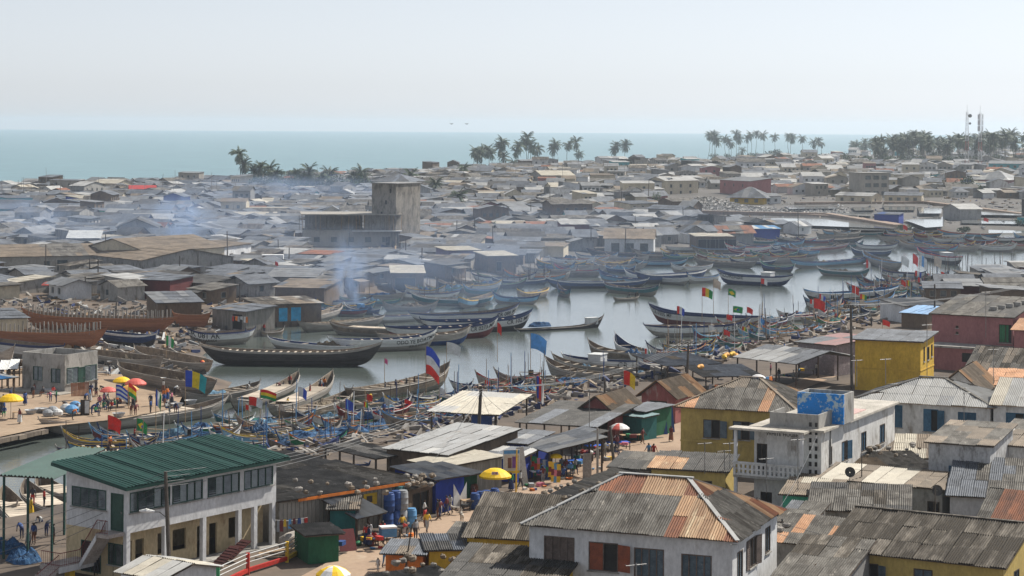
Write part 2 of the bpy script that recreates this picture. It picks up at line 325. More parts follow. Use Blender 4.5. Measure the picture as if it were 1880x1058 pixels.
# water
def water(name, c, bump, sx, sy, rough, detail=4, dist=.3):
    m = bpy.data.materials.new(name); m.use_nodes = True; t = m.node_tree; N, L = t.nodes, t.links; p = N['Principled BSDF']
    p.inputs['Roughness'].default_value = rough; p.inputs['IOR'].default_value = 1.33
    tc = N.new('ShaderNodeTexCoord'); mp = N.new('ShaderNodeMapping'); mp.inputs['Scale'].default_value = (sx, sy, 1); L.new(tc.outputs['Object'], mp.inputs[0])
    n = N.new('ShaderNodeTexNoise'); n.inputs['Scale'].default_value = 1; n.inputs['Detail'].default_value = detail; n.inputs['Roughness'].default_value = .62; L.new(mp.outputs[0], n.inputs[0])
    b = N.new('ShaderNodeBump'); b.inputs['Strength'].default_value = bump; b.inputs['Distance'].default_value = dist; L.new(n.outputs[0], b.inputs['Height']); L.new(b.outputs[0], p.inputs['Normal'])
    n2 = N.new('ShaderNodeTexNoise'); n2.inputs['Scale'].default_value = .06; n2.inputs['Detail'].default_value = 9; n2.inputs['Roughness'].default_value = .7; m2_ = N.new('ShaderNodeMapping'); m2_.inputs['Scale'].default_value = (.35, 1, 1); L.new(tc.outputs['Object'], m2_.inputs[0]); L.new(m2_.outputs[0], n2.inputs[0])
    x = N.new('ShaderNodeMix'); x.data_type = 'RGBA'; rp_ = N.new('ShaderNodeMapRange'); rp_.inputs[1].default_value = .36; rp_.inputs[2].default_value = .64; L.new(n2.outputs[0], rp_.inputs[0]); L.new(rp_.outputs[0], x.inputs[0]); x.inputs[6].default_value = (*c[0], 1); x.inputs[7].default_value = (*c[1], 1); L.new(x.outputs[2], p.inputs['Base Color'])
    return m
mb = MB(); mb.face([(-900,60,0),(1400,60,0),(1400,1000,0),(-900,1000,0)])
struct('lagoon_water', mb, water('lagoon', ((.065,.08,.07),(.1,.115,.105)), .11, .3, 1.5, .035, 6))
mb = MB(); mb.face([(-5500,1000,-.02),(6000,1000,-.02),(6000,10240,-.02),(-5500,10240,-.02)])
struct('sea', mb, water('sea_water', ((.045,.13,.15),(.13,.26,.275)), 1.0, .07, .16, .3, 8, .7))
# the dirt street
def sheet(name, pxs, z, mats, kind='structure'):
    mb = MB(); mb.face([at(x, y, z) for x, y in pxs]); return struct(name, mb, mats, kind)
ROADM = M('packed_earth_road', (.37,.265,.185), (.3,.21,.145), (.44,.34,.25), scale=.25, rough=.95, var=0, fine=.14, hi3=(.6,.75))
RL = [(520,1075),(640,1012),(760,962),(880,918),(1000,880),(1100,838),(1180,800),(1250,775),(1340,742),(1450,705),(1545,668)]
RR = [(1575,676),(1480,712),(1400,748),(1262,822),(1180,852),(1080,900),(960,940),(870,985),(800,1030),(740,1075)]
sheet('dirt_road', RL + RR, 2.25, ROADM)
# pale sand of the landing place and its quay
SAND = M('landing_sand', (.34,.25,.17), (.28,.2,.135), (.2,.15,.11), scale=.12, rough=.95, var=0, fine=.2)
mb = MB(); q = [(-60,815),(0,802),(85,784),(230,768),(325,748),(340,716),(300,692),(180,685),(60,660),(-60,660)]
mb.face([at(x, y, 1.36) for x, y in q]); struct('landing_sand', mb, SAND)
# ---------------------------------------------------------------- buildings: walls with openings, sheeted roofs, windows
def rect(A, B, C, ez, g):
    a, b = at(*A, ez), at(*B, ez); x = Vector((b-a).xy); w = x.length; x.normalize(); y = Vector((-x.y, x.x))
    if isinstance(C, (int, float)): d = float(C)
    else: d = (Vector(at(*C, ez).xy) - Vector(a.xy)).dot(y)
    return Vector((a.x, a.y, g)), math.atan2(x.y, x.x), w, abs(d)
FACES = lambda w, d: {'F': ((0,0,0),(1,0,0),w), 'R': ((w,0,0),(0,1,0),d), 'B': ((w,d,0),(-1,0,0),w), 'L': ((0,d,0),(0,-1,0),d)}
def face_mat(face, w, d):
    o, u, _ = FACES(w, d)[face]; return frame(o, u, z=(0,0,1))
def wall_face(mb, fm, width, h0, h1, ops, depth=.16, m=0):
    """wall rectangle (a sloping top allowed) with rectangular openings and their reveals"""
    top = lambda u: h0 + (h1-h0)*u/width
    us = sorted({0, width, *[o[0] for o in ops], *[o[0]+o[2] for o in ops]})
    P = lambda u, y, z: fm @ Vector((u, y, z))
    for a, b in zip(us, us[1:]):
        if b-a < 1e-5: continue
        mid = (a+b)/2; cuts = sorted([(o[1], o[1]+o[3]) for o in ops if o[0]-1e-6 <= mid <= o[0]+o[2]+1e-6]); z = 0
        for c0, c1 in cuts:
            if c0 > z+1e-5: mb.face([P(a,0,z), P(b,0,z), P(b,0,c0), P(a,0,c0)], m)
            z = c1
        mb.face([P(a,0,z), P(b,0,z), P(b,0,top(b)), P(a,0,top(a))], m)
    for (u, z, w, h, *_) in ops:
        q = [(u,z),(u+w,z),(u+w,z+h),(u,z+h)]
        for k in range(4):
            (a0,a1),(b0,b1) = q[k], q[(k+1)%4]
            mb.face([P(a0,0,a1), P(a0,depth,a1), P(b0,depth,b1), P(b0,0,b1)], m)
SHEETS = {}
def sheet_mesh(sw, sl, mat, vt=None, amp=.036, pitch=.16):
    key = (round(sw,3), round(sl,3), mat.name, None if vt is None else tuple(round(x,2) for x in vt))
    if vt is None and key in SHEETS: return SHEETS[key]
    n = max(6, min(24, int(sw/pitch*2))); mb = MB(); col = []
    for i in range(n+1):
        x = sw*i/n; y1 = sl if vt is None else vt[0] + (vt[1]-vt[0])*i/n
        col.append((x, max(y1, .02), amp if i % 2 else -amp))
    for (x0,y0,z0),(x1,y1,z1) in zip(col, col[1:]): mb.face([(x0,0,z0),(x1,0,z1),(x1,y1,z1),(x0,y0,z0)])
    me = mb.data('roof_sheet', mat)
    if vt is None: SHEETS[key] = me
    return me
def lay_sheets(roof, pl, pick, sw=1.0, sl=2.2, amp=.036, pitch=.16, jit=1.0):
    o, u, v, Lb, S, il, ir = pl; fm = frame(o, u, v); nc = max(1, round(Lb/sw)); nr = max(1, math.ceil(S/sl-.15)); a = Lb/nc; b = S/nr
    def vmax(x):
        m = S
        if il > 1e-3: m = min(m, S*x/il)
        if ir > 1e-3: m = min(m, S*(Lb-x)/ir)
        return m
    for r in range(nr):
        for c in range(nc):
            x0, x1, y0 = c*a, (c+1)*a, r*b; t0, t1 = vmax(x0)-y0, vmax(x1)-y0
            if max(t0, t1) < .15: continue
            ln = b + .12
            if min(t0, t1) >= b-1e-3: me = sheet_mesh(a+.06, ln if r < nr-1 else b, pick(c/nc, r/max(1,nr-1)), None, amp, pitch)
            else: me = sheet_mesh(a+.06, ln, pick(c/nc, r/max(1,nr-1)), (min(max(t0,0), b), min(max(t1,0), b)), amp, pitch)
            lift = .06 + .022*((c % 2)) + .035*U(0,jit)**3
            mt = fm @ Matrix.Translation((x0+U(-.02,.02)*jit, y0-U(.0,.16)*jit, lift)) @ Matrix.Rotation(U(-.008,.016)*jit, 4, 'X') @ Matrix.Rotation(random.gauss(0,.008)*jit, 4, 'Z')
            link('roof_sheet', me, roof, mt)
def planes(kind, w, d, ez, rise, o, og, hin=None):
    r = rise
    if kind == 'gable_x':
        k = r/(d/2); S = math.hypot(d/2+o, (d/2+o)*k); z = ez-o*k; n = Vector((0,1,k)).normalized()
        return [((-og,-o,z),(1,0,0),n,w+2*og,S,0,0), ((w+og,d+o,z),(-1,0,0),Vector((0,-1,k)).normalized(),w+2*og,S,0,0)]
    if kind == 'gable_y':
        k = r/(w/2); S = math.hypot(w/2+o, (w/2+o)*k); z = ez-o*k
        return [((w+o,-og,z),(0,1,0),Vector((-1,0,k)).normalized(),d+2*og,S,0,0), ((-o,d+og,z),(0,-1,0),Vector((1,0,k)).normalized(),d+2*og,S,0,0)]
    if kind == 'hip':
        hin = hin or min(d/2, w/2*.95); k = r/(d/2); z = ez-o*k; R = r+o*k; S = math.hypot(d/2+o, R); T = math.hypot(hin+o, R)
        f = (0, d/2+o, R); s = (hin+o, 0, R)
        return [((-o,-o,z),(1,0,0),Vector((0,d/2+o,R)).normalized(),w+2*o,S,hin+o,hin+o), ((w+o,d+o,z),(-1,0,0),Vector((0,-d/2-o,R)).normalized(),w+2*o,S,hin+o,hin+o),
                ((w+o,-o,z),(0,1,0),Vector((-hin-o,0,R)).normalized(),d+2*o,T,d/2+o,d/2+o), ((-o,d+o,z),(0,-1,0),Vector((hin+o,0,R)).normalized(),d+2*o,T,d/2+o,d/2+o)]
    if kind == 'shed':
        k = r/d; return [((-og,-o,ez-o*k),(1,0,0),Vector((0,1,k)).normalized(),w+2*og,math.hypot(d+2*o,(d+2*o)*k),0,0)]
    if kind == 'shed_x':                     # rises towards the left
        k = r/w; return [((w+o,-og,ez-o*k),(0,1,0),Vector((-1,0,k)).normalized(),d+2*og,math.hypot(w+2*o,(w+2*o)*k),0,0)]
    return []
def plane_poly(pl):
    o, u, v, Lb, S, il, ir = pl; o, u, v = Vector(o), Vector(u), Vector(v)
    return [o, o+u*Lb, o+u*(Lb-ir)+v*S, o+u*il+v*S] if il+ir < Lb-1e-3 else [o, o+u*Lb, o+u*(Lb*il/(il+ir))+v*S*min(1, Lb/(il+ir))]
def slab(mb, poly, t, m=0):
    n = (poly[1]-poly[0]).cross(poly[2]-poly[0]).normalized(); lo = [p-n*t for p in poly]
    mb.face(poly, m); mb.face(lo[::-1], m)
    for k in range(len(poly)):
        j = (k+1) % len(poly); mb.face([poly[k], lo[k], lo[j], poly[j]], m)
def window(par, face, w, d, s, z, ww, hh, style='shut', fmat=None, smat=None, n=2, depth=.16):
    fm = face_mat(face, w, d) @ Matrix.Translation((s, 0, z)); fmat = fmat or WOODD; smat = smat or SHUT
    mb = MB(); t = .07; y0, y1 = -.03, .06
    for bx in ((0,y0,0,t,y1,hh),(ww-t,y0,0,ww,y1,hh),(t,y0,0,ww-t,y1,t),(t,y0,hh-t,ww-t,y1,hh)): mb.box(*bx)
    for i in range(1, n): x = ww*i/n; mb.box(x-.03, y0+.01, t, x+.03, y1, hh-t)
    fr = mb.build('door_frame' if style == 'door' else 'window', fmat, par); fr.matrix_local = fm
    if style not in ('door',) and z > .3:
        sl_ = MB(); sl_.box(-.1,-.12,-.09,ww+.1,-.031,-.01); sl_.build('sill', WCONC, fr)
    bk = MB(); bk.face([(0,depth-.01,0),(ww,depth-.01,0),(ww,depth-.01,hh),(0,depth-.01,hh)])
    cw = (ww-t*2)/n
    if style in ('dark', 'open'): bk.build('dark_opening', DARK, fr)
    if style == 'open':                      # leaves folded back against the wall, slatted
        for sgn in (0, 1):
            mb = leaf(ww/2*.9, hh, True); o = mb.build('shutter', smat, fr)
            a = math.radians(U(150,172)); o.matrix_local = Matrix.Translation((0 if sgn == 0 else ww, y0-.02, 0)) @ (Matrix.Rotation(-a, 4, 'Z') if sgn else Matrix.Rotation(a, 4, 'Z') @ Matrix.Scale(1, 4)) @ (Matrix.Rotation(math.pi, 4, 'Z') if sgn == 0 else Matrix.Identity(4)) @ Matrix.Translation((-ww/2*.9 if True else 0, 0, 0)) if False else (Matrix.Translation((-ww*.46, y0-.04, 0)) if sgn == 0 else Matrix.Translation((ww+.01, y0-.04, 0)) @ Matrix.Rotation(-.25, 4, 'Z'))
    if style == 'half':                      # one leaf closed, one leaf folded open
        bk.build('dark_opening', DARK, fr)
        o = leaf(cw, hh-2*t, True).build('shutter', smat, fr); o.matrix_local = Matrix.Translation((t, .0, t))
        o = leaf(cw, hh-2*t, True).build('shutter', smat, fr); o.matrix_local = Matrix.Translation((ww, -.05, t)) @ Matrix.Rotation(-.3, 4, 'Z')
    if style == 'shut':
        bk.build('dark_opening', DARK, fr); me = leaf(cw-.02, hh-2*t, True).data('shutter', smat)
        for i in range(n): link('shutter', me, fr, Matrix.Translation((t+i*cw+.01, .05, t)))
    if style == 'louvre':                    # glass blades, some tilted open
        bk.build('dark_opening', DARK, fr); nb = max(3, int(hh/.17)); mb = MB()
        for i in range(n):
            tilt = random.choice((.02,.02,.05,.11))
            for k in range(nb):
                zz = t + (hh-2*t)*k/nb; hb = (hh-2*t)/nb*.96
                mb.face([(t+i*cw+.03,.05-tilt,zz),(t+(i+1)*cw-.03,.05-tilt,zz),(t+(i+1)*cw-.03,.06,zz+hb),(t+i*cw+.03,.06,zz+hb)])
        mb.build('louvre_blades', GLASS, fr)
    if style == 'door': 
        mb = MB(); mb.box(t,.02,0,ww-t,.07,hh-t); mb.box(t+.1,.0,.15,ww-t-.1,.02,hh*.45); mb.box(t+.1,.0,hh*.52,ww-t-.1,.02,hh-t-.12)
        dr = mb.build('door', smat, fr); h = MB(); h.box(ww-t-.16,-.05,hh*.47,ww-t-.1,.0,hh*.53); h.build('handle', METAL, dr)
    return fr
def leaf(w, h, slats):
    mb = MB(); b = .06
    for bx in ((0,0,0,b,.035,h),(w-b,0,0,w,.035,h),(b,0,0,w-b,.035,b),(b,0,h-b,w-b,.035,h),(b,0,h/2-.03,w-b,.035,h/2+.03)): mb.box(*bx)
    n = max(4, int(h/.13))
    for k in range(n):
        z = b+(h-2*b)*k/n; mb.face([(b,.002,z),(w-b,.002,z),(w-b,.033,z+(h-2*b)/n*1.05),(b,.033,z+(h-2*b)/n*1.05)])
    return mb
def pick1(*ms, w=None):
    sd, kc, memo = random.random(), random.randint(2, 5), {}
    def f(c, r):                             # sheets of one batch lie together
        k = (int(c*kc+sd), int(r*1.5+sd))
        if k not in memo: memo[k] = random.choices(ms, w or [1]*len(ms))[0]
        return memo[k] if random.random() < .9 else random.choice(ms)
    return f
def building(name, label, cat, A, B, C, ez, wallm, roof, pick, wins=(), g=2.2, rise=1.5, o=.5, og=.35, hin=None, sw=1.0, sl=2.2, deckm=None, amp=.036, pitch=.16, band=None, sheets=True, group=None, parapet=0, walls='FRBL', ridge=None):
    loc, ang, w, d = rect(A, B, C, ez, g); t = thing(name, label, cat, loc, ang, group)
    h = ez-g; mb = MB(); hb = h+rise if roof == 'shed' else h; hl = h+rise if roof == 'shed_x' else h
    tops = {'F': (hl, h), 'R': (h, hb), 'B': (hb if roof != 'shed_x' else h, hb if roof != 'shed_x' else hl), 'L': (hb if roof != 'shed_x' else hl, h if roof != 'shed_x' else hl)}
    wins = [(wn[0], wn[1]*(w if wn[0] in 'FB' else d) if wn[1] <= 1 else wn[1], *wn[2:]) for wn in wins]
    for fc in walls:
        ops = [(wn[1], wn[2], wn[3], wn[4]) for wn in wins if wn[0] == fc]
        wall_face(mb, face_mat(fc, w, d), FACES(w, d)[fc][2], *tops[fc], ops)
    if roof == 'gable_x':
        for x in (0, w): mb.face([(x,0,h),(x,d,h),(x,d/2,h+rise)] if x else [(x,d,h),(x,0,h),(x,d/2,h+rise)])
    if roof == 'gable_y':
        for y in (0, d): mb.face([(0,y,h),(w,y,h),(w/2,y,h+rise)])
    wl = mb.build('wall', wallm, t)
    if band:
        for (z0, z1, pr, bm) in band:
            b = MB(); b.box(-pr,-pr,z0,w+pr,d+pr,z1); b.build('string_course', bm, t)
    for wn in wins: window(t, wn[0], w, d, *wn[1:5], *(wn[5:6] or ('shut',)), **(wn[6] if len(wn) > 6 else {}))
    pls = planes(roof, w, d, h, rise, o, og, hin); rf = None
    if pls:
        mb = MB()
        for pl in pls: slab(mb, plane_poly(pl), .07)
        rf = mb.build('roof', deckm or WOODD, t)
        if sheets:
            for i, pl in enumerate(pls): lay_sheets(rf, pl, pick, sw, sl, amp, pitch)
        if ridge and roof in ('gable_x', 'hip'):
            i0 = 0 if roof == 'gable_x' else (hin or min(d/2, w/2*.95)); zr = h+rise+.1
            mb = MB(); mb.beam((i0-og, d/2, zr), (w-i0+og, d/2, zr), .35, .07)
            if roof == 'hip':
                e = o*rise/(d/2)
                for (x, y), xi in (((-o,-o), i0), ((w+o,-o), w-i0), ((w+o,d+o), w-i0), ((-o,d+o), i0)): mb.beam((x, y, h-e+.08), (xi, d/2, zr), .3, .07)
            mb.build('ridge_capping', ridge, rf)
    elif roof == 'flat':
        mb = MB(); mb.box(-o,-o,h,w+o,d+o,h+.18); rf = mb.build('roof', deckm or WCONC, t)
        if parapet:
            p = MB()
            for bx in ((0,0,w,.18),(0,d-.18,w,d),(0,.18,.18,d-.18),(w-.18,.18,w,d-.18)): p.box(bx[0],bx[1],h+.18,bx[2],bx[3],h+.18+parapet)
            p.build('parapet', wallm, t)
    t['dims'] = (w, d, h); return t
def dims(t): return tuple(t['dims'])
# ---------------------------------------------------------------- the near bank: houses of the foreground
def pk_white(c, r):
    if r > .6: return RUST if .25 < c < .42 or .62 < c < .72 else (TAN if .42 < c < .62 else ASB)
    if c > .62: return random.choice((TAN, TAN, ORNG, RUST, TAN))
    return ASB
BW = dict(smat=SHUTBR, fmat=SHUTBR, n=4); BB = dict(smat=SHUT, fmat=SHUTBR, n=4)
white_house = building('white_house', 'white two storey house with patched rusty and grey hipped roof and wooden shutters', 'house', (972,957), (1345,986), (1420,931), 8.2, WWHITE, 'hip', pk_white,
    [('F',.075,3.3,2.1,1.85,'shut',BW), ('F',.30,3.15,2.0,1.85,'half',dict(smat=SHUTR,fmat=SHUTBR,n=2)), ('F',.525,3.0,2.0,1.85,'shut',BB), ('F',.755,2.85,2.0,1.85,'shut',BB),
     ('R',.1,3.0,1.3,1.8,'shut',dict(n=2)), ('R',.36,3.2,1.6,1.9,'open',dict(smat=SHUTBR)), ('R',.72,3.4,1.3,1.7,'shut',dict(n=2))], rise=2.5, o=.45, hin=4.6, ridge=TINL)
yellow_brown = building('yellow_house', 'yellow house under a large mossy brown corrugated roof at the bottom edge', 'house', (1520,1004), (1842,1039), 12, 5.6, WYEL, 'gable_x', pick1(ASBD),
    [('F',.19,1.0,1.3,1.6,'half',dict(smat=SHUT)), ('F',.5,1.0,1.3,1.6,'shut',dict(smat=SHUT)), ('R',.2,1.0,1.2,1.6,'shut'), ('R',.6,1.0,1.2,1.6,'shut')], rise=1.75, o=.4, og=.3, sw=1.08, ridge=ASBD)
building('yellow_house', 'small yellow house with mossy roof touching the white shuttered house', 'house', (858,981), (990,988), 5.5, 5.0, WYEL2, 'shed', pick1(ASBD), [('F',.1,.8,1.0,1.3,'shut'),('F',.55,.8,1.0,1.3,'shut')], rise=1.9, o=.4)
building('low_house', 'low house with black tarred roof strewn with offcuts at the bottom edge', 'house', (790,1085), (1000,1100), 9, 4.8, WYEL2, 'shed', pick1(DARKR, ASBD), rise=1.2, o=.3)
building('shed', 'brown corrugated shed squeezed between white house and mossy roof', 'shed', (1412,1072), (1530,1084), 8.5, 4.6, WGREY, 'shed', pick1(ASBD, ASB), rise=1.6, o=.3)
building('hut', 'tiny hut with tan gabled roof at the bottom edge', 'hut', (1470,1062), (1532,1070), 3.5, 4.3, WWOOD, 'gable_y', pick1(TAN, TINL), rise=1.0, o=.25, og=.2)
building('shed', 'shed patched with orange and tan sheets behind the white house', 'shed', (1426,992), (1522,1001), 4.2, 4.3, WCONC, 'shed', pick1(ASB, ORNG, BRN, ASB), rise=1.1, o=.3)
building('shed', 'shed with curved grey sheets and loose tyres beside the rusty roof', 'shed', (1422,966), (1478,971), 5, 4.6, WCONC, 'shed', pick1(ASB, SLATE), rise=1.0, o=.3)
building('long_shed', 'long narrow shed with tan and dark flat roof above the mint house', 'shed', (1466,873), (1730,897), 4.2, 5.3, WCONC, 'shed', lambda c, r: (CREAM if .12<c<.3 or .42<c<.72 else BRN), [('F',.9,.5,1.0,1.5,'dark')], rise=.5, o=.4, sw=1.2)
building('mint_house', 'mint green walled low house with flat tan roof and washing', 'house', (1437,907), (1530,912), (1588,893), 5.0, WMINT, 'shed', pick1(BRN, CREAM, BRN), [('F',.45,.7,1.2,1.2,'dark'), ('F',.1,.7,.9,1.2,'dark')], rise=.35, o=.25, sw=1.1)
building('long_house', 'broad low house with dark weathered roof behind the mossy roof', 'house', (1489,934), (1665,941), (1720,917), 4.8, WCONC, 'shed', pick1(DARKR, ASBD, ASB), [('R',.45,.8,1.0,1.2,'dark')], rise=.9, o=.35)
building('whitewashed_house', 'whitewashed house with broad grey ribbed roof at the edge of the frame', 'house', (1744,907), (1900,915), 9, 5.2, WWHITE, 'shed', pick1(ASB, SLATE, ASB), rise=1.5, o=.5)
building('rusty_house', 'house with one deep rust sheet among grey ones', 'house', (1800,957), (1910,968), 8, 5.0, WWHITE, 'gable_x', lambda c, r: RUST if .15 < c < .7 else ASB, rise=1.8, o=.4, og=.5)
building('weathered_house', 'peeling white house with one blue shuttered window', 'house', (1705,811), (1818,819), (1855,795), 8.0, WPEEL, 'shed', pick1(BRN, ASB, ASB), [('F',.33,2.55,1.6,1.4,'half',dict(smat=SHUTB, fmat=SHUTB))], rise=.7, o=.3, sw=1.3)
building('back_house', 'white walled block beside the blue shuttered peeling house', 'house', (1822,815), (1920,822), 9, 7.2, WDIRTY, 'shed', pick1(BRN, ASB, TINL), [], rise=.9, o=.4)
building('low_roof', 'low house under tan rubble strewn roof behind the peeling house', 'house', (1604,838), (1712,842), 9, 5.0, WWHITE, 'shed', pick1(CREAM, BRN, BRN), rise=.7, o=.3)
building('low_roof', 'low whitewashed house under grey torn sheets beside peeling house', 'house', (1545,868), (1712,863), 5.5, 4.8, WWHITE, 'shed', pick1(ASB, BRN, ASB), rise=.7, o=.3)
# white block with balcony and roof tank
wb = building('white_block', 'stained white concrete block with pierced balcony and blue roof tank', 'building', (1385,785), (1508,794), (1639,741), 8.9, WDIRTY, 'flat', None,
    [('R',.10,3.7,.7,1.5,'dark'), ('R',.26,3.5,1.5,1.7,'half',dict(smat=SHUTB)), ('R',.52,3.6,1.4,1.7,'shut',dict(smat=SHUTB)), ('R',.78,3.6,1.5,1.7,'shut',dict(smat=SHUTB)), ('F',.04,3.2,.9,2.2,'dark'), ('F',.1,.4,1.0,1.0,'dark'), ('F',.55,.4,1.0,1.0,'dark')],
    o=.35, deckm=M('flat_roof_screed', (.5,.46,.4), (.36,.33,.28), (.2,.18,.16), scale=.5, var=0))
w, d, h = dims(wb)
mb = MB(); x0, x1, y0, y1, z0 = w*.2, w*.93, .5, 4.0, h+.18
for bx in ((x0,y0,x1,y0+.15),(x0,y0+.15,x0+.15,y1),(x1-.15,y0+.15,x1,y1)): mb.box(bx[0],bx[1],z0,bx[2],bx[3],z0+1.15)
mb.build('low_tank_wall', WCONC, wb)
BLUEW = M('worn_blue_distemper', (.02,.22,.62), (.02,.2,.55), (.4,.5,.55), scale=.7, var=0, fine=.15, hi3=(.52,.57))
mb = MB(); mb.box(x0+1.2,y1,z0,x1+1.0,y1+.18,z0+2.5); tk = mb.build('tank_wall', BLUEW, wb)
mb = MB(); mb.box(x1+.82,y1+.18,z0,x1+1.0,y1+2.8,z0+2.5); mb.box(x0+1.2,y1+.18,z0,x0+1.38,y1+2.8,z0+2.5); mb.box(x0+1.38,y1+2.6,z0,x1+.82,y1+2.8,z0+2.5); mb.build('tank_side', WCONC, tk)
mb = MB(); mb.box(w*.45,y1+5,z0,w*.9,y1+10,z0+.06); mb.build('pink_terrace', WPINK if 0 else M('pink_screed', (.62,.42,.38), (.5,.34,.31), scale=.6, var=0), wb)
bal = MB(); bz = 2.9; bal.box(-1.3,-1.5,bz-.2,w*.78,-.0,bz); bal.build('balcony_slab', WCONC, wb)
n = 15; bl = MB(); L = w*.78+1.3
for k in range(n):
    xa = -1.3+L*k/n
    bl.box(xa,-1.5,bz,xa+L/n*.55,-1.36,bz+1.0)
    bl.box(xa+L/n*.55,-1.5,bz,xa+L/n,-1.38,bz+.14); bl.box(xa+L/n*.55,-1.5,bz+.45,xa+L/n,-1.38,bz+.58); bl.box(xa+L/n*.55,-1.5,bz+.88,xa+L/n,-1.38,bz+1.0)
bl.box(-1.35,-1.55,bz+1.0,w*.78,-1.3,bz+1.1); bl.build('pierced_balustrade', WDIRTY, wb)
for xa in (-1.25, w*.77): 
    b = MB(); b.box(xa,-1.5,bz+1.1,xa+.25,-1.25,h); b.box(xa,-1.45,0,xa+.25,-1.2,bz-.2); b.build('column', WWHITE, wb)
mb = MB(); mb.box(-1.6,-1.8,h-.05,w*.85,-.36,h+.13); mb.build('porch_roof', MATS['flat_roof_screed'], wb)
mb = MB()
for r in range(7):
    for c in range(2): mb.box(w*.82+c*.5,-.04,3.2+r*.65,w*.82+c*.5+.22,.0,3.2+r*.65+.36)
mb.build('pierced_screen', DARK, wb)
mb = MB(); mb.tube([(w+.06,2.2,0),(w+.06,2.2,h)], .06); mb.build('drain_pipe', METAL, wb)
lettering('WHITE HOUSE', .42, BLACK, wb, face_mat('F', w, d) @ Matrix.Translation((w*.42, -.01, h-.55)) @ Matrix.Rotation(math.pi/2, 4, 'X'))
# long white house, blue shutters
BS = dict(smat=SHUTB, fmat=SHUTB, n=2)
building('long_white_house', 'long white house with pale hipped roof and blue shutters', 'house', (1576,730), (1818,744), 8.5, 8.3, WDIRTY, 'hip', pick1(TINL, TINL, TIN, w=(5,5,1)),
    [('F',.22,3.5,1.5,2.1,'shut',BS), ('F',.5,3.3,1.4,2.1,'half',BS), ('F',.76,3.2,1.7,2.1,'shut',BS)], rise=1.75, o=.5, hin=5.2, deckm=WOOD, band=[(2.0,2.3,.12,WCONC)], ridge=ASB, sw=1.3)
building('long_white_house', 'white house with pale roof at the frame edge, blue window half open', 'house', (1824,738), (1990,748), 8.5, 8.6, WDIRTY, 'gable_x', pick1(TINL, CREAM, TINL), [('F',.14,3.4,1.7,2.1,'half',BS), ('F',.5,3.4,1.7,2.1,'shut',BS)], rise=1.8, o=.5, deckm=WOOD, band=[(2.0,2.3,.12,WCONC)], sw=1.3)
yh = building('yellow_house', 'yellow two storey house on the street with patched hipped roof and blue shutters', 'house', (1250,742), (1460,753), 10.5, 8.2, WYEL, 'hip', lambda c, r: random.choice((ORNG, TAN, BRN)) if c < .12 or .6 < c < .72 else random.choice((BRN, ASB)) if r > .7 else ASB,
    [('F',.2,3.0,1.6,1.7,'half',dict(smat=SHUT)), ('F',.46,3.0,1.6,1.7,'half',dict(smat=SHUT)), ('F',.75,3.0,1.4,1.7,'shut')], rise=2.1, o=.55, hin=4.6, band=[(2.9-.32,2.7,.05,WYEL)], ridge=BRN)
building('yellow_outhouse', 'low yellow outhouse with dark roof below the two storey yellow house', 'house', (1196,858), (1332,865), 4.6, 5.2, WYEL, 'shed', lambda c, r: TAN if c < .35 and r < .6 else DARKR, [('F',.68,.9,.9,1.2,'dark'), ('F',.08,1.5,.3,.5,'dark'), ('F',.36,1.5,.6,.4,'dark')], rise=.6, o=.4)
building('grey_outhouse', 'grey outhouse with tarred sheets beside the earth street', 'house', (1122,856), (1192,861), 3.6, 4.7, WCONCL, 'shed', pick1(DARKR, ASB), rise=.7, o=.3)
building('stone_edged_roof', 'low grey roof weighted with a row of stones along the street', 'shed', (1032,936), (1186,868), 2.4, 4.2, WGREY, 'shed', pick1(ASB, DARKR), rise=.4, o=.2)
# yellow flat-roofed house and pink house
bh = building('bright_yellow_house', 'bright yellow windowless fronted house with overhanging grey roof', 'house', (1570,622), (1690,627.5), 7.5, 8.4, WYEL2, 'shed', pick1(SLATE),
    [('R',.22,3.6,.7,1.8,'dark'), ('R',.5,3.6,1.1,1.6,'dark'), ('R',.78,3.8,.8,1.5,'shut',dict(smat=SHUT))], rise=.45, o=.6, og=.5, sw=1.5, band=[(2.6,2.75,.06,WYEL2)])
ph = building('pink_house', 'pink house with dark roof and stepped ridge blocks', 'house', (1711,575), (1860,583), 11, 9.2, WPINK, 'shed', pick1(DARKR, DARKR, ASB), [('F',.83,3.6,1.7,2.4,'dark'), ('F',.3,5.2,.35,.3,'dark'), ('F',.3,4.4,.35,.3,'dark')], rise=1.7, o=.4, sw=1.5)
w, d, h = dims(ph)
mb = MB(); mb.box(.8,-4.6,2.95,w*1.02,-.0,3.2); mb.build('terrace_slab', WCONC, ph)
mb = MB(); wall_face(mb, Matrix.Translation((1.1,-4.2,0)), w*.95-1.1, 2.95, 2.95, [(4.6,1.2,1.5,1.2)]); mb.box(w*.95-.2,-4.19,0,w*.95,-.01,2.95); mb.box(1.1,-4.19,0,1.3,-.01,2.95); mb.build('lower_wall', WPINK, ph)
mb = MB(); mb.box(5.6,-4.05,1.1,7.4,-4.0,2.6); mb.build('dark_opening', DARK, ph)
for k in range(6):
    mb = MB(); x = w*.62+k*.75; y = 3+k*1.0; mb.box(x,y,h+.45+k*.16,x+1.0,y+.5,h+1.0+k*.17); mb.build('ridge_block', WCONC, ph)
mb = MB()
for k in range(5): mb.face([(w*.835+k*.25,.06,3.65),(w*.835+k*.25+.2,.1,3.65),(w*.835+k*.25+.2,.1,5.9),(w*.835+k*.25,.06,5.9)])
mb.build('green_curtain', PGREEN, ph)
building('pink_annexe', 'pink annexe with orange rust roof at the frame edge', 'house', (1862,603), (1930,607), 6, 8.0, WPINK, 'gable_x', pick1(ORNG), rise=1.1, o=.5)
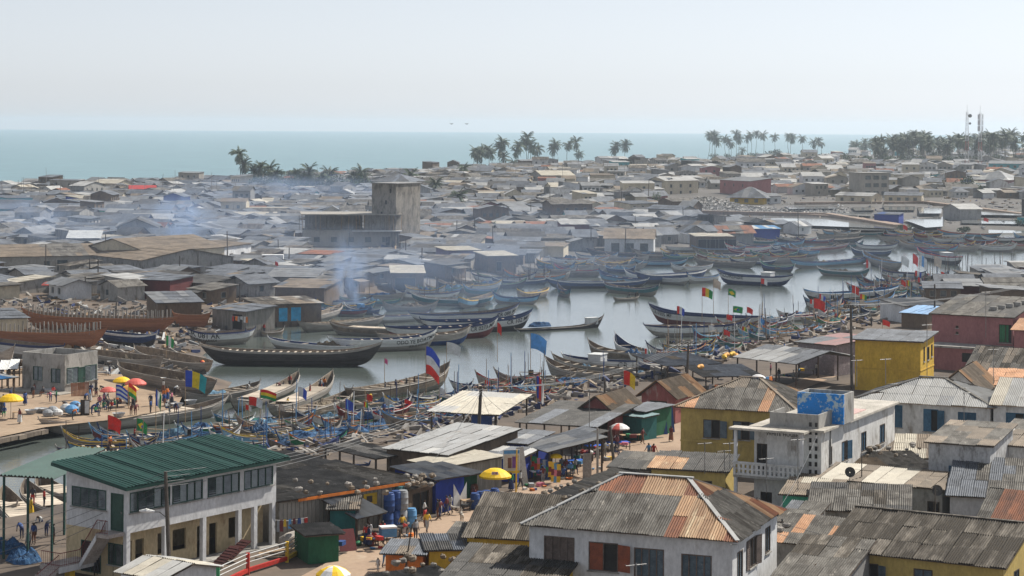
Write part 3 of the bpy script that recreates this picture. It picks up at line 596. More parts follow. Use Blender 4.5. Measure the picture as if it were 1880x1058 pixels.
building('ragged_roof_house', 'white walled house with ragged sagging grey board roof below the pink terrace', 'house', (1778,672), (1872,678), 8, 6.0, WWHITE, 'gable_x', pick1(ASBD, ASB, BRN), rise=2.0, o=.6, og=.4, sw=.6)
building('tan_gable_house', 'house with tan corrugated gable behind the long white house', 'house', (1722,712), (1800,716), 9, 7.2, WDIRTY, 'gable_y', pick1(TAN, BRN), rise=1.9, o=.4)
building('orange_roof_house', 'house with flat orange rust roof behind the long white house', 'house', (1806,706), (1920,711), 8, 7.0, WDIRTY, 'shed', pick1(ORNG), rise=.8, o=.3)
# sheds along the waterfront
building('boat_shed', 'faded red shed with tan gabled roof beside the red and yellow flag', 'shed', (1062,752), (1130,756.5), 6.8, 5.2, WRED, 'gable_y', pick1(BRN, TAN, BRN, w=(4,1,4)), [('F',.4,.1,1.6,2.0,'dark')], rise=1.5, o=.45, og=.5, sw=.9)
building('boat_shed', 'faded red shed with tan gabled roof and dark doorway, farther up the street', 'shed', (1178,722), (1240,726.5), 6.8, 5.2, WRED, 'gable_y', pick1(BRN, TAN, BRN, w=(4,1,4)), [('F',.25,.1,2.0,2.2,'dark')], rise=1.5, o=.45, og=.5, sw=.9)
def shelter(name, label, A, B, C, ez, rise, pick, roof='shed', post=WOODD, g=2.2, o=.3, low=None, **k):
    loc, ang, w, d = rect(A, B, C, ez, g); t = thing(name, label, 'shelter', loc, ang); h = ez-g; n = max(2, round(w/3.2))
    for i in range(n+1):
        for y in (0.1, d-.1):
            mb = MB(); x = .1+(w-.2)*i/n; mb.box(x-.07,y-.07,0,x+.07,y+.07,h-.05+(rise*y/d if roof == 'shed' else 0)); mb.build('post', post, t)
    mb = MB(); pls = planes(roof, w, d, h, rise, o, o)
    for pl in pls: slab(mb, plane_poly(pl), .06)
    rf = mb.build('roof', WOODD, t)
    for pl in pls: lay_sheets(rf, pl, pick, k.get('sw', 1.2), k.get('sl', 2.4), k.get('amp', .036), k.get('pitch', .16))
    if low:
        mb = MB(); nn = int(w/.22)
        for i in range(nn): mb.box(w*i/nn, .12, .2, w*i/nn+.1, .15, low+U(-.08,.08))
        mb.build('picket_fence', WOODG, t)
        mb = MB(); mb.box(w*.62,-.03,.7,w*.62+2.2,.0,h-.1); mb.build('blue_tarp', PBLUE, t)
    t['dims'] = (w, d, h); return t
shelter('open_shelter', 'open fish shelter with cream roof, picket sides and blue tarp', (790,755), (912,762), (948,741), 5.6, .9, pick1(CREAM, CREAM, TINL), low=1.5)
shelter('long_shelter', 'wide dark roofed shelter in front of the boat sheds', (952,775), (1092,784), (1135,756), 4.8, .7, pick1(DARKR, SLATE, DARKR), sw=1.5)
building('grey_roof_shed', 'shed with pale ribbed tin roof next to the blue nets', 'shed', (710,823), (822,835), (858,797), 5.0, WBROWN, 'shed', pick1(TIN, TIN, TINL, w=(6,6,1)), rise=.9, o=.3)
building('cream_roof_shed', 'small shed with flat cream panel roof above the street', 'shed', (757,846), (812,858), (862,833), 4.6, WWOOD, 'shed', pick1(CREAM), rise=.35, o=.3, sw=1.4, amp=.01)
building('market_shed', 'market shed with long grey flat sheets beside the utility pole', 'shed', (882,808), (965,815), 5, 4.9, WBLUE, 'shed', pick1(TIN, SLATE), rise=.4, o=.3)
building('market_shed', 'blue fronted market shed with thin grey roof behind yellow parasol', 'shed', (888,838), (950,843), 4, 4.3, WBLUE, 'shed', pick1(TINL, SLATE), rise=.3, o=.3)
shelter('cloth_stall', 'cloth stall with tilted tin roof hung with bright fabrics', (962,815), (1008,829), (1052,806), 4.7, .9, pick1(TIN, SLATE, TIN), sw=1.0)
shelter('market_stall', 'market stall with dark tin awning behind the cloth stall', (1010,805), (1050,812), (1064,797), 4.6, .6, pick1(SLATE, DARKR))
building('green_kiosk', 'green kiosk with pale flat roof beside blue boards', 'kiosk', (1142,752), (1182,756), (1210,744), 5.0, WGREEN, 'shed', pick1(SLATE), rise=.15, o=.2)
building('teal_kiosk', 'teal wooden kiosk in front of the green one', 'kiosk', (1136,762), (1178,767), 2.5, 4.6, WTEAL, 'shed', pick1(PTEAL), rise=.1, o=.12)
shelter('open_shed', 'open workshop shed with grey gabled roof over parked engines', (1352,655), (1462,668), (1520,650), 5.4, 1.1, pick1(SLATE, SLATE, TIN), roof='gable_x', sw=1.5)
building('mauve_shed', 'mauve grey shed with maroon edged roof beside bright yellow house', 'shed', (1465,628), (1532,634), (1560,620), 6.2, M('mauve_plaster', (.25,.21,.22), (.2,.17,.18), (.5,.48,.47), scale=.5, var=0), 'shed', pick1(SLATE, PMAROON), rise=.4, o=.4)
shelter('low_shelter', 'low shelter with sagging grey sheets and yellow canisters', (1225,672), (1320,668), 9, 4.2, .4, pick1(SLATE, BRN, SLATE), sw=1.6)
shelter('low_shelter', 'low dark roofed shelter above the washing lines', (1295,692), (1395,690), 8, 4.2, .4, pick1(DARKR, SLATE), sw=1.6)
building('blue_roof_hut', 'hut with bright blue sheet roof above the pink house', 'hut', (1655,574), (1702,577), 6, 4.6, WBROWN, 'shed', pick1(PLBLUE), rise=.7, o=.3)
building('white_gable_hut', 'white hut with long pale roof above the blue roofed hut', 'hut', (1660,562), (1740,560), 8, 5.0, WWHITE, 'shed', pick1(TIN, TINL), [('R',.3,.8,1.2,1.2,'dark')], rise=.5, o=.4)
# street side of the long block
lb = building('long_block', 'long plank walled block with dark roof and orange fascia lettering', 'building', (512,920), (742,884), 15, 5.5, WCONCL, 'shed', pick1(DARKR, ASB, DARKR), [], rise=.7, o=.35, sw=1.3)
w, d, h = dims(lb)
mb = MB(); mb.box(w*.12,-.44,h-.2,w+.2,-.4,h+.02); mb.build('orange_fascia', PORNG, lb)
mb = MB()
for k in range(int(w/.4)): mb.box(.4*k,-.03,0,.4*k+.05,.0,h-.25)
mb.build('cover_battens', WWOOD, lb)
mb = MB(); mb.box(w*.66,-.09,1.9,w*.66+1.4,-.04,2.8); sg = mb.build('painted_board', PYEL, lb)
mb = MB(); mb.box(w*.66+.3,-.1,2.1,w*.66+.9,-.092,2.6); mb.build('painted_mark', WOODD, sg)
building('rubble_roof_shop', 'open shop front under a roof strewn with rubble next to the blue shack', 'shop', (742,900), (800,884), 9, 4.7, WBROWN, 'shed', pick1(DARKR, ASBD), [('F',.25,.1,2.6,1.9,'dark')], rise=.5, o=.4)
bs = building('blue_shack', 'tall deep blue shack with white pointed door panels', 'kiosk', (800,880), (852,872), 5, 5.0, WBLUE, 'shed', pick1(TIN, SLATE), rise=.4, o=.3)
w, d, h = dims(bs)
for sx in (0, 1):
    mb = MB(); x = w*.62; a = .75; mb.face([(x+sx*a,-.02,.1),(x+sx*a+a,-.02,.1),(x+sx*a+a*(1-sx),-.02,1.5 if sx else 1.2),(x+sx*a+a*sx,-.02,2.3),(x+sx*a,-.02,2.3 if not sx else 1.2)][:5]) if False else mb.mesh([(x+sx*a,-.03,.1),(x+sx*a+a,-.03,.1),(x+sx*a+a,-.03,2.2 if sx else 1.1),(x+sx*a,-.03,1.1 if sx else 2.2),(x+sx*a,0,.1),(x+sx*a+a,0,.1)], [(0,1,2,3)])
    mb.build('white_door_panel', WHITE, bs)
building('green_shack', 'narrow green shack behind the yellow parasol', 'kiosk', (853,872), (876,868), 4, 4.5, WGREEN, 'shed', pick1(TIN), rise=.3, o=.4)
building('teal_shack', 'teal striped shack with propped tin awning by the barrels', 'kiosk', (606,934), (652,934), 3.5, 4.7, WTEAL, 'shed', pick1(BRN, ASB), rise=.3, o=.35)
aw = shelter('awning', 'propped ribbed tin awning over the teal shack doorway', (655,950), (700,940), 3, 4.1, .9, pick1(TIN, SLATE), sw=.8)
building('green_kiosk', 'round fronted green kiosk with dark flat top at the bridge end', 'kiosk', (566,983), (622,979), 3.4, 4.3, WGREEN, 'shed', pick1(DARKR), rise=.1, o=.35)
shelter('plank_shelter', 'low sheet roofed shelter behind the long block by the nets', (575,885), (690,866), 5, 4.6, .3, pick1(BRN, DARKR, SLATE))
shelter('plank_shelter', 'flat dark plank shelter beside the pale tin shed', (690,842), (745,834), 7, 4.4, .3, pick1(DARKR, WWOOD))
building('orange_stall', 'orange fronted stall with plank roof in the street', 'stall', (708,1013), (776,1016), 2.4, 4.0, PORNG, 'shed', pick1(SLATE, BRN), [('F',.55,.3,.7,.5,'dark')], rise=.3, o=.5)
building('yellow_yard', 'small yellow yard building with tarred roof by the street', 'house', (788,1010), (872,1008), 3.4, 4.2, WYEL2, 'shed', pick1(DARKR, SLATE), rise=.4, o=.2)
building('blue_shed', 'dark blue shed touching the small mossy roofed house', 'shed', (828,979), (868,981), 2.4, 4.6, WBLUE, 'shed', pick1(DARKR, ASB), rise=.3, o=.3)
building('yellow_yard', 'low yellow walled yard roofed with stones and scraps at the bottom edge', 'house', (738,1086), (850,1070), 3.6, 4.0, WYEL2, 'shed', pick1(ASB, DARKR), rise=.4, o=.2)
building('small_white_hut', 'small white hut with pale gabled roof in front of the office', 'hut', (222,1048), (300,1062), (355,1032), 4.9, WWHITE, 'gable_x', pick1(CREAM, TINL), rise=.55, o=.3, og=.3, sw=.9)
# ---------------------------------------------------------------- the white office with the green roof
SZ = 6.9
loc, ang, w, d = rect((233,943.3), (507,888), (104,929.8), SZ, 2.2)
of = thing('office_building', 'white two storey office with green ribbed roof and outside stair', 'building', loc, ang)
R2 = Matrix.Rotation(-ang, 3, 'Z')
def sF(px): p = R2 @ (at(px, 943.3+(px-233)*(888-943.3)/(507-233), SZ) - loc); return p.x
def sL(px): p = R2 @ (at(px, 929.8+(px-104)*(943.3-929.8)/(233-104), SZ) - loc); return d-p.y
hs, hw, hf, fl, rise = SZ-2.2, 1.4, 6.75, 3.3, .85
mb = MB()
fw = [(sF(238), sF(312), 5), (sF(316), sF(372), 4), (sF(381), sF(440), 4), (sF(448), sF(501), 4)]
lw = [(sL(115.6), sL(189), 4)]
opF = [(a, hs, b-a, hw) for a, b, n in fw]; opL = [(a, hs, b-a, hw) for a, b, n in lw] + [(sL(199), fl+.1, sL(226)-sL(199), 2.6)]
up = lambda m: [(u, z-fl, ww, hh) for u, z, ww, hh in m]
T = Matrix.Translation((0,0,fl))
wall_face(mb, T @ face_mat('F', w, d), w, hf-fl, hf-fl, up(opF)); wall_face(mb, T @ face_mat('R', w, d), d, hf-fl, hf-fl+rise, [])
wall_face(mb, T @ face_mat('B', w, d), w, hf-fl+rise, hf-fl+rise, []); wall_face(mb, T @ face_mat('L', w, d), d, hf-fl+rise, hf-fl, up(opL))
mb.face([(0,0,fl),(0,d,fl),(w,d,fl),(w,0,fl)]); mb.build('upper_wall', WWHITE, of)
for a, b, n in fw: window(of, 'F', w, d, a, hs, b-a, hw, 'louvre', FRAMEG, n=n)
for a, b, n in lw: window(of, 'L', w, d, a, hs, b-a, hw, 'louvre', FRAMEG, n=n)
window(of, 'L', w, d, opL[1][0], opL[1][1], opL[1][2], 2.6, 'door', FRAMEG, smat=FRAMEG, n=1)
CRM = wall('stained_cream_wall', (.55,.44,.27), (.3,.2,.11), .55)
rc = 1.3; mb = MB(); fm = Matrix.Translation((0,rc,0))
def z2s(zx): return sF(zx/3.806)
go_ = [(z2s(945),0,z2s(1015)-z2s(945),2.4,'door'), (z2s(1040),0,z2s(1100)-z2s(1040),2.4,'door'), (z2s(1195),1.0,z2s(1275)-z2s(1195),1.5,'louvre'), (z2s(1300),1.0,z2s(1395)-z2s(1300),1.5,'louvre'), (z2s(1470),0,z2s(1530)-z2s(1470),2.4,'door'), (z2s(1555),0,z2s(1610)-z2s(1555),2.4,'door'), (z2s(1690),1.0,z2s(1770)-z2s(1690),1.5,'louvre')]
wall_face(mb, fm, w, fl, fl, [g[:4] for g in go_]); wall_face(mb, face_mat('L', w, d), d-rc, fl, fl, [(d*.25,.2,2.0,2.2),(d*.7,1.0,1.4,1.5)]); wall_face(mb, face_mat('R', w, d) @ Matrix.Translation((rc,0,0)), d-rc, fl, fl, []); wall_face(mb, face_mat('B', w, d), w, fl, fl, [])
mb.build('lower_wall', CRM, of)
for (a, z, ww, hh, st) in go_:
    o = window(of, 'F', w, d, a, z, ww, hh, st, FRAMEG, smat=FRAMEG, n=2 if st == 'louvre' else 1); o.matrix_local = fm @ o.matrix_local
window(of, 'L', w, d, d*.25, .2, 2.0, 2.2, 'dark', FRAMEG); window(of, 'L', w, d, d*.7, 1.0, 1.4, 1.5, 'louvre', FRAMEG)
for px in (236, 306, 376, 441, 470, 503):
    mb = MB(); x = sF(px); mb.box(x-.18,.0,0,x+.18,.32,fl); mb.build('column', WWHITE, of)
mb = MB(); mb.box(-.2,-.3,0,w+.2,rc,.14); mb.build('veranda_floor', WCONC, of)
pl = planes('shed', w, d, hf, rise, .75, .8)[0]; mb = MB(); slab(mb, plane_poly(pl), .22); rf = mb.build('roof', GREENR, of)
lay_sheets(rf, pl, pick1(GREENR), .95, 30, amp=.03, pitch=.48, jit=.15)
o_, u_, v_, Lb_, S_r, _, _ = pl; rme = MB(); rme.box(-.03,0,0,.03,S_r,.06); rme = rme.data('roof_rib', GREENR); fmr = frame(o_, u_, v_)
for k in range(int(Lb_/.4)): link('roof_rib', rme, rf, fmr @ Matrix.Translation((.2+.4*k, 0, .06)))
# stair along the end wall
STO = M('worn_stair_concrete', (.4,.36,.33), (.3,.26,.235), (.2,.16,.14), scale=1, var=0)
mb = MB(); ns = 13; y0, z0, y1, z1 = 1.3, fl+.1, d*.5, 1.15
for k in range(ns):
    a = y0+(y1-y0)*k/ns; zt = z0-(z0-z1)*k/ns; mb.box(-1.6,a,zt-.32,-.05,a+(y1-y0)/ns+.02,zt-.01*k)
mb.box(-1.6,.2,z0-.25,-.05,y0,z0); mb.box(-3.4,y1+.02,z1-.3,-.05,y1+2.0,z1)
for k in range(7):
    a = -3.4-.3*k; mb.box(a-.3,y1+.03,z1-.17*k-.35,a,y1+1.5,z1-.17*(k+1))
mb.build('stair_flight', STO, of)
mb = MB(); mb.mesh([(-1.68,y0,z0-.05),(-1.62,y0,z0-.05),(-1.62,y1,z1-.05),(-1.68,y1,z1-.05),(-1.68,y0,z0-.45),(-1.62,y0,z0-.45),(-1.62,y1,z1-.45),(-1.68,y1,z1-.45)], [(0,1,2,3),(0,3,7,4),(1,5,6,2),(4,7,6,5)]); mb.box(-3.5,y1,z1-.42,-.04,y1+.015,z1-.01); mb.build('stringer', WWHITE, of)
def railing(pts, name='handrail'):
    mb = MB()
    for a, b in zip(pts, pts[1:]):
        a, b = Vector(a), Vector(b); n = max(2, int((b-a).length/.2)); up_ = Vector((0,0,.95))
        mb.tube([a+up_, b+up_], .03, 5); mb.tube([a+up_*.12, b+up_*.12], .02, 4)
        for k in range(n+1): p = a.lerp(b, k/n); mb.tube([p, p+up_], .014, 4, cap=False)
    return mb.build(name, PMAROON, of)
railing([(-1.55,.3,z0), (-1.55,y0,z0), (-1.55,y1,z1), (-3.35,y1+.05,z1), (-3.35,y1+1.9,z1)]); railing([(-.15,y0+.6,z0-.3), (-.15,y1,z1)]); railing([(-3.4,y1+.1,z1-.1), (-5.4,y1+.1,z1-1.1)])
mb = MB(); mb.box(-2.2,y1+.3,0,-1.7,y1+.8,z1-.3); mb.build('landing_pier', PYEL, of)
ca = shelter('canopy', 'green ribbed canopy on thin posts behind the office', (4,873), (97,878), (160,839), 8.3, .5, pick1(GREENR), post=GREENR, o=.15, sw=.95, sl=30, amp=.07, pitch=.45)
# ---------------------------------------------------------------- canoes
def hull_fn(L, B, D, rb, rs, k=.25):
    """surface of a Ghanaian plank canoe: x to the bow, pointed ends, rising sheer. t along (-1 stern .. 1 bow), w up (0 keel .. 1 rail)"""
    def P(t, w, side, ins=0.0):
        e = abs(t); b = B/2*(1-e**3.6)**.75 if e < 1 else 0.0
        top = D + (rb*(.25*max(0, t)**2+.75*max(0, t)**4.5) if t > 0 else rs*(.25*max(0, -t)**2+.75*max(0, -t)**4.5))
        bot = -k + (D*.55)*e**5
        z = bot + (top-bot)*w
        f = (.42 + .58*min(1, w/.55)**.7) if w < .55 else 1.0 + .06*(w-.55)
        x = t*L/2*(1 - .13*(1-w)**1.3*e**3)
        return Vector((x, side*max(0, b*f-ins), z))
    return P
def lerp(a, b, f): return a+(b-a)*f
HULLS = {}
def hull_mesh(L, B, D, rb, rs, n=14, floor=.3, ribs=False):
    key = (round(L*2)/2, round(B,1), round(D,1), round(rb,1), round(rs,1), n)
    if key in HULLS: return HULLS[key]
    L, B, D, rb, rs, n = key; P = hull_fn(L, B, D, rb, rs); mb = MB()
    ts = [math.sin((-1+2*i/n)*math.pi/2)*.35 + (-1+2*i/n)*.65 for i in range(n+1)]; ws = [0,.22,.45,.72,.86,1]
    for s in (-1, 1):
        for a, b in zip(ts, ts[1:]):
            for i in range(5):
                q = [P(a,ws[i],s), P(b,ws[i],s), P(b,ws[i+1],s), P(a,ws[i+1],s)]
                mb.face(q if s < 0 else q[::-1], (0,0,1,1,2)[i])
            for w0, w1 in ((floor,.65),(.65,1)):
                q = [P(a,w0,s,.07), P(a,w1,s,.07), P(b,w1,s,.07), P(b,w0,s,.07)]; mb.face(q if s < 0 else q[::-1], 3)
            q = [P(a,1,s), P(b,1,s), P(b,1,s,.07), P(a,1,s,.07)]; mb.face(q if s < 0 else q[::-1], 2)
    for a, b in zip(ts, ts[1:]): mb.face([P(a,floor,-1,.07), P(b,floor,-1,.07), P(b,floor,1,.07), P(a,floor,1,.07)], 3)
    for a, b in zip(ts, ts[1:]): mb.face([P(a,0,1), P(b,0,1), P(b,0,-1), P(a,0,-1)], 0)
    me = mb.data('hull', [WOODG]*4); HULLS[key] = me; return me
UNIT = MB(); UNIT.box(-.5,-.5,-.5,.5,.5,.5); UNITS = {}
def unit_box(mat, name='block'):
    if mat.name not in UNITS:
        b = MB(); b.box(-.5,-.5,-.5,.5,.5,.5); UNITS[mat.name] = b.data(name, mat)
    return UNITS[mat.name]
def sbox(name, mat, par, c, s, rz=0): return link(name, unit_box(mat), par, Matrix.Translation(c) @ Matrix.Rotation(rz, 4, 'Z') @ Matrix.Diagonal((*s, 1)))
HULLW = M('weathered_hull_planks', (.33,.3,.265), (.22,.195,.17), (.42,.39,.35), scale=.7, stretch=(.25,1,4), var=.25, fine=.25)
HULLB = M('tarred_hull_planks', (.055,.05,.05), (.035,.03,.03), (.1,.09,.085), scale=.7, stretch=(.25,1,4), var=.2, fine=.25)
HULLR = M('red_brown_new_planks', (.33,.14,.07), (.24,.1,.052), (.42,.22,.13), scale=.6, stretch=(.2,1,5), var=.1, fine=.25)
THW = M('pale_thwart_wood', (.5,.43,.34), (.4,.33,.26), (.28,.23,.18), scale=1, var=.25, fine=.2)
INW = M('boat_inside_wood', (.24,.19,.14), (.14,.11,.085), (.36,.3,.23), scale=.8, var=.25)
PWSH = M('washed_white_planks', (.62,.62,.6), (.47,.46,.44), (.26,.24,.22), scale=.7, stretch=(.25,1,3), var=.12, fine=.2)
PBLB = M('worn_dark_blue_planks', (.035,.06,.15), (.025,.042,.1), (.14,.16,.2), scale=.7, stretch=(.25,1,3), var=.2, fine=.2)
PLBB = M('worn_light_blue_planks', (.2,.38,.52), (.14,.28,.42), (.42,.48,.5), scale=.7, stretch=(.25,1,3), var=.2, fine=.2)
STY = {'grey': (HULLW,HULLW,HULLW,INW), 'black': (HULLB,HULLB,HULLW,INW), 'white': (HULLW,PWSH,PNAVY,INW), 'navyin': (HULLW,PWSH,PWSH,PBLB), 'blue': (HULLW,PLBB,PBLB,PBLB), 'dblue': (HULLB,PBLB,PWSH,PBLB),
       'redbot': (PMAROON,PWSH,PNAVY,PBLB), 'bluebot': (PBLUE,HULLW,HULLW,INW), 'brown': (HULLR,HULLR,HULLR,INW), 'teal': (HULLW,PTEAL,PWSH,INW), 'maroon': (HULLW,PMAROON,PLBB,INW), 'green': (HULLW,PGREEN,PWSH,INW),
       'navy2': (PNAVY,PWSH,PNAVY,PBLB), 'orange': (PRED,PORNG,PYEL,INW), 'wood': (HULLW,INW,HULLW,INW), 'striped': (HULLB,PWSH,PBLB,PBLB), 'yellow': (HULLW,PYEL,PBLUE,INW)}
SNAME = {'grey': 'weathered grey', 'black': 'black tarred', 'white': 'faded white', 'navyin': 'white, navy lined', 'blue': 'light blue', 'dblue': 'dark blue', 'redbot': 'white and maroon', 'bluebot': 'brown and blue', 'brown': 'red brown',
         'teal': 'teal', 'maroon': 'maroon', 'green': 'green', 'navy2': 'white and navy', 'orange': 'orange', 'wood': 'bare brown wood', 'striped': 'white striped', 'yellow': 'yellow and blue'}
def boat(bow, stern, sty, label=None, D=1.3, rb=1.5, rs=.8, br=None, th=0, z=0.0, text=None, cover=0, group=None, ribs=0, world=None, bulk=0, n=14, name='canoe', tilt=0, engine=False):
    if world: a, b = world
    else: a, b = at(*bow, z+D+rb*.9), at(*stern, z+D+rs*.9)
    v = Vector((a-b).xy); L = v.length; ang = math.atan2(v.y, v.x); m = (a+b)/2; B = br or min(2.6, L*.125)
    label = label or f'{SNAME[sty]} canoe'
    t = thing(name, label, 'canoe', (m.x, m.y, z), ang, group); t.rotation_euler.x = tilt
    me = hull_mesh(L, B, D, rb, rs, n); key = (round(L*2)/2, round(B,1), round(D,1), round(rb,1), round(rs,1)); P = hull_fn(*key)
    h = link('hull', me, t)
    for i, mt in enumerate(STY[sty]): h.material_slots[i].link = 'OBJECT'; h.material_slots[i].material = mt
    if group in (GC, GF) and random.random() < .6:   # a painted top strake
        h.material_slots[2].material = random.choice((PNAVY, PWSH, PYEL, PRED, PLBLUE, PGREEN, PWSH, PORNG))
        if random.random() < .35: h.material_slots[1].material = random.choice((PWSH, PLBB, PTEAL, PWSH, PMAROON))
    for i in range(th):
        tt = -.8+1.6*(i+.5)/th; p = P(tt, .9, 1); wd_ = 2*p.y
        if wd_ < .4: continue
        sbox('thwart', THW, t, (p.x, 0, p.z), (.28, wd_-.02, .07))
    for s in (-1, 1):                        # rubbing strake under the rail
        mb = MB(); pts = [P(-.93+1.86*i/10, .88, s) + Vector((0, s*.03, 0)) for i in range(11)]
        mb.tube(pts, .05, 4); mb.build('rubbing_strake', STY[sty][2], t)
    for e, tt in ((1, .985), (-1, -.985)):   # stem and stern posts
        mb = MB(); p, q = P(tt, 1, 1), P(tt*.97, .3, 1); p.y = q.y = 0
        mb.tube([q, p + Vector((e*.08, 0, .0)), p + Vector((e*.22, 0, .32))], [.07,.09,.06], 5); mb.build('stem_post' if e > 0 else 'stern_post', STY[sty][2], t)
    if cover:                                # decked over with boards
        nb = max(3, int(L*cover/.9))
        for i in range(nb):
            tt = -cover + 2*cover*(i+.5)/nb; p = P(tt, 1, 1)
            sbox('deck_board', THW, t, (p.x, 0, p.z+.03), (L*cover/nb*.92, 2*p.y*.9, .06))
    for i in range(ribs):
        tt = -.88 + 1.8*i/ribs
        for s in (-1, 1):
            p = P(tt, 1, s, .1); sbox('rib', WOODG, t, (p.x, p.y, p.z+.35+U(-.12,.15)), (.13, .12, 1.5))
    if bulk:                                 # a low wheelhouse or fish box
        p = P(bulk, 1, 1); mb = MB(); hx = L*.06; mb.box(p.x-hx,-p.y*.8,p.z-.3,p.x+hx,p.y*.8,p.z+.75); mb.box(p.x-hx-.1,-p.y*.9,p.z+.75,p.x+hx+.1,p.y*.9,p.z+.85); mb.build('fish_box', PWHITE if sty != 'dblue' else PLBLUE, t)
    if engine:
        mb = MB(); p = P(-.8, 1, -1); mb.box(p.x-.25,p.y-.35,p.z-.1,p.x+.25,p.y+.05,p.z+.55); mb.tube([(p.x,p.y-.2,p.z),(p.x-.25,p.y-.2,p.z-1.3)], .09, 5); mb.build('outboard_engine', BLACK, t)
    if text:
        for (tx, t0, w0, size, side, mt) in text:
            Lk = key[0]; dirn = 1 if side < 0 else -1
            def bend(x, y, t0=t0, w0=w0, side=side, dirn=dirn, Lk=Lk):
                tt = t0 + dirn*x/(Lk/2); w = w0; p0, p1 = P(tt, w0, side), P(tt, min(1, w0+.2), side); f = y/max(.05, (p1-p0).length)*1.0
                return p0 + (p1-p0)*f + Vector((0, side*.025, 0))
            lettering(tx, size, mt, t, Matrix.Identity(4), bend=bend)
    t['L'] = L; return t
GF_ = 0
GB, GF, GC = 'canoes moored in the lagoon', 'canoes along the far bank', 'canoes crowded along the near bank'
K = BLACK
# boatyard on the far bank, left
boat((40,566), (326,582), 'brown', 'red brown unfinished hull with upright ribs, the longer one behind', D=2.3, rb=1.2, rs=.3, z=1.3, ribs=34, br=4)
boat((196,603), (-60,597), 'brown', 'red brown unfinished hull with pale ribs above the concrete hut', D=2.3, rb=.8, rs=.6, z=1.3, ribs=30, br=4)
boat((386,574), (318,574), 'brown', 'short red brown hull end beside the board shack', D=1.8, rb=.5, rs=.3, z=1.4)
boat((288,612), (185,606), 'dblue', 'dark blue and white hull hauled out under the ribbed hulls', D=1.8, rb=.5, rs=.2, z=1.3, br=2.6)
boat((344,603), (468,602), 'white', 'faded white canoe lettered CR 081 beside the boatyard', D=1.7, rb=.9, rs=.4, z=.3, br=2.6, text=[('CR 081 AK', .62, .56, 1.15, 1, K), ('KWEKU ABAKA', .6, .3, .62, 1, K)])
boat((703,629), (366,632), 'black', 'long black canoe with pale thwarts lying across the lagoon', D=2.0, rb=1.5, rs=.9, br=3.4, th=20, n=20)
boat((303,655), (160,640), 'grey', 'grey hulk with lettered white board on its end behind the concrete hut', D=1.7, rb=.5, rs=.3, z=1.0, br=2.8, tilt=.15)
boat((250,634), (396,664), 'grey', 'dark grey upturned looking hulk resting on the mud', D=1.6, rb=.4, rs=.3, z=.8, br=2.8, tilt=-.2)
boat((218,664), (402,700), 'grey', 'big grey wreck sloping down to the landing place', D=1.9, rb=.4, rs=.2, z=1.2, br=3.2, tilt=-.12)
boat((-70,612), (118,634), 'white', 'pale blue grey hulk left of the concrete hut', D=2.2, rb=.4, rs=.4, z=1.2, br=3)
boat((25,636), (-70,640), 'grey', 'dark hulk with a pale stem standing left of the concrete hut', D=1.6, rb=1.2, rs=.3, z=1.3, br=2.4)
boat((421,726), (70,770), 'grey', 'very long plank canoe with white boarded deck moored at the quay', D=1.2, rb=1.2, rs=.8, br=3.0, cover=.55, n=20)
boat((330,716), (478,700), 'grey', 'canoe with a broad grey bow behind the long quay canoe', D=1.3, rb=1.0, rs=.6, br=2.8, th=8)
boat((548,682), (424,730), 'grey', 'plank canoe with two people working near the bow, tyre on its stern', D=1.1, rb=1.2, rs=1.0, br=2.6, cover=.5)
boat((611,681), (492,742), 'grey', 'plank canoe carrying a group standing by a dark box', D=1.1, rb=1.5, rs=.8, br=2.6, cover=.5)
boat((648,712), (512,752), 'wood', 'plank canoe piled with nets below the red yellow green flag', D=1.2, rb=.8, rs=.8, br=2.6, th=7)
boat((826,665), (632,712), 'wood', 'long brown canoe crowded with standing men and flags', D=1.6, rb=1.6, rs=.7, br=3.0, th=9)
# moored across the middle
boat((490,618), (662,634), 'navyin', 'slim white canoe with blue inside beside the long black one', D=1.0, rb=.6, rs=.4, br=2.2, th=4)
boat((803,604), (602,620), 'navyin', 'white lettered canoe with blue inside, in front of three bows', D=1.8, rb=1.4, rs=.4, br=3.0, n=18, th=9, text=[('ODO YE BOATMAN', .62, .6, .8, -1, K), ('JESUS POWER', .64, .33, .55, -1, K)])
boat((866,598), (690,612), 'bluebot', 'brown canoe with blue bottom, second bow from the front', D=1.7, rb=1.2, rs=.4, br=2.9, th=8)
boat((916,580), (705,598), 'redbot', 'white canoe with maroon bottom, third bow from the front', D=2.0, rb=1.5, rs=.4, br=3.0, n=18, th=9, text=[('CR 0273 MF', .68, .58, .9, -1, K)])
boat((978,569), (770,585), 'striped', 'dark striped canoe with the farthest reaching pale lettered bow', D=2.0, rb=1.5, rs=.4, br=3.0, n=18, th=8, text=[('CR 102 MF', .72, .58, .95, -1, K), ('ADOM', .78, .3, .6, -1, K)])
boat((954,557), (750,574), 'white', 'white lettered canoe rearmost of the bow row', D=1.8, rb=1.4, rs=.4, br=3.0, text=[('CR 088 MF', .74, .52, 1.0, -1, K)])
boat((628,557), (541,581), 'grey', 'grey canoe with wide pale thwarts by the blue stilt shack', D=1.2, rb=.9, rs=.4, br=2.6, th=10)
boat((545,590), (708,578), 'grey', 'long grey canoe with rows of pale thwarts in front of the stilt shack', D=1.3, rb=.7, rs=.5, br=2.8, th=14)
boat((604,590), (765,600), 'wood', 'brown canoe heaped with boards behind the white lettered one', D=1.3, rb=.8, rs=.5, br=2.6, cover=.5)
boat((521,601), (479,607), 'wood', 'small dark canoe with a man standing beside it', D=.7, rb=.6, rs=.3, br=1.3)
boat((632,557), (700,566), 'dblue', 'small dark canoe with blue box aboard', D=.9, rb=.8, rs=.4, bulk=.1)
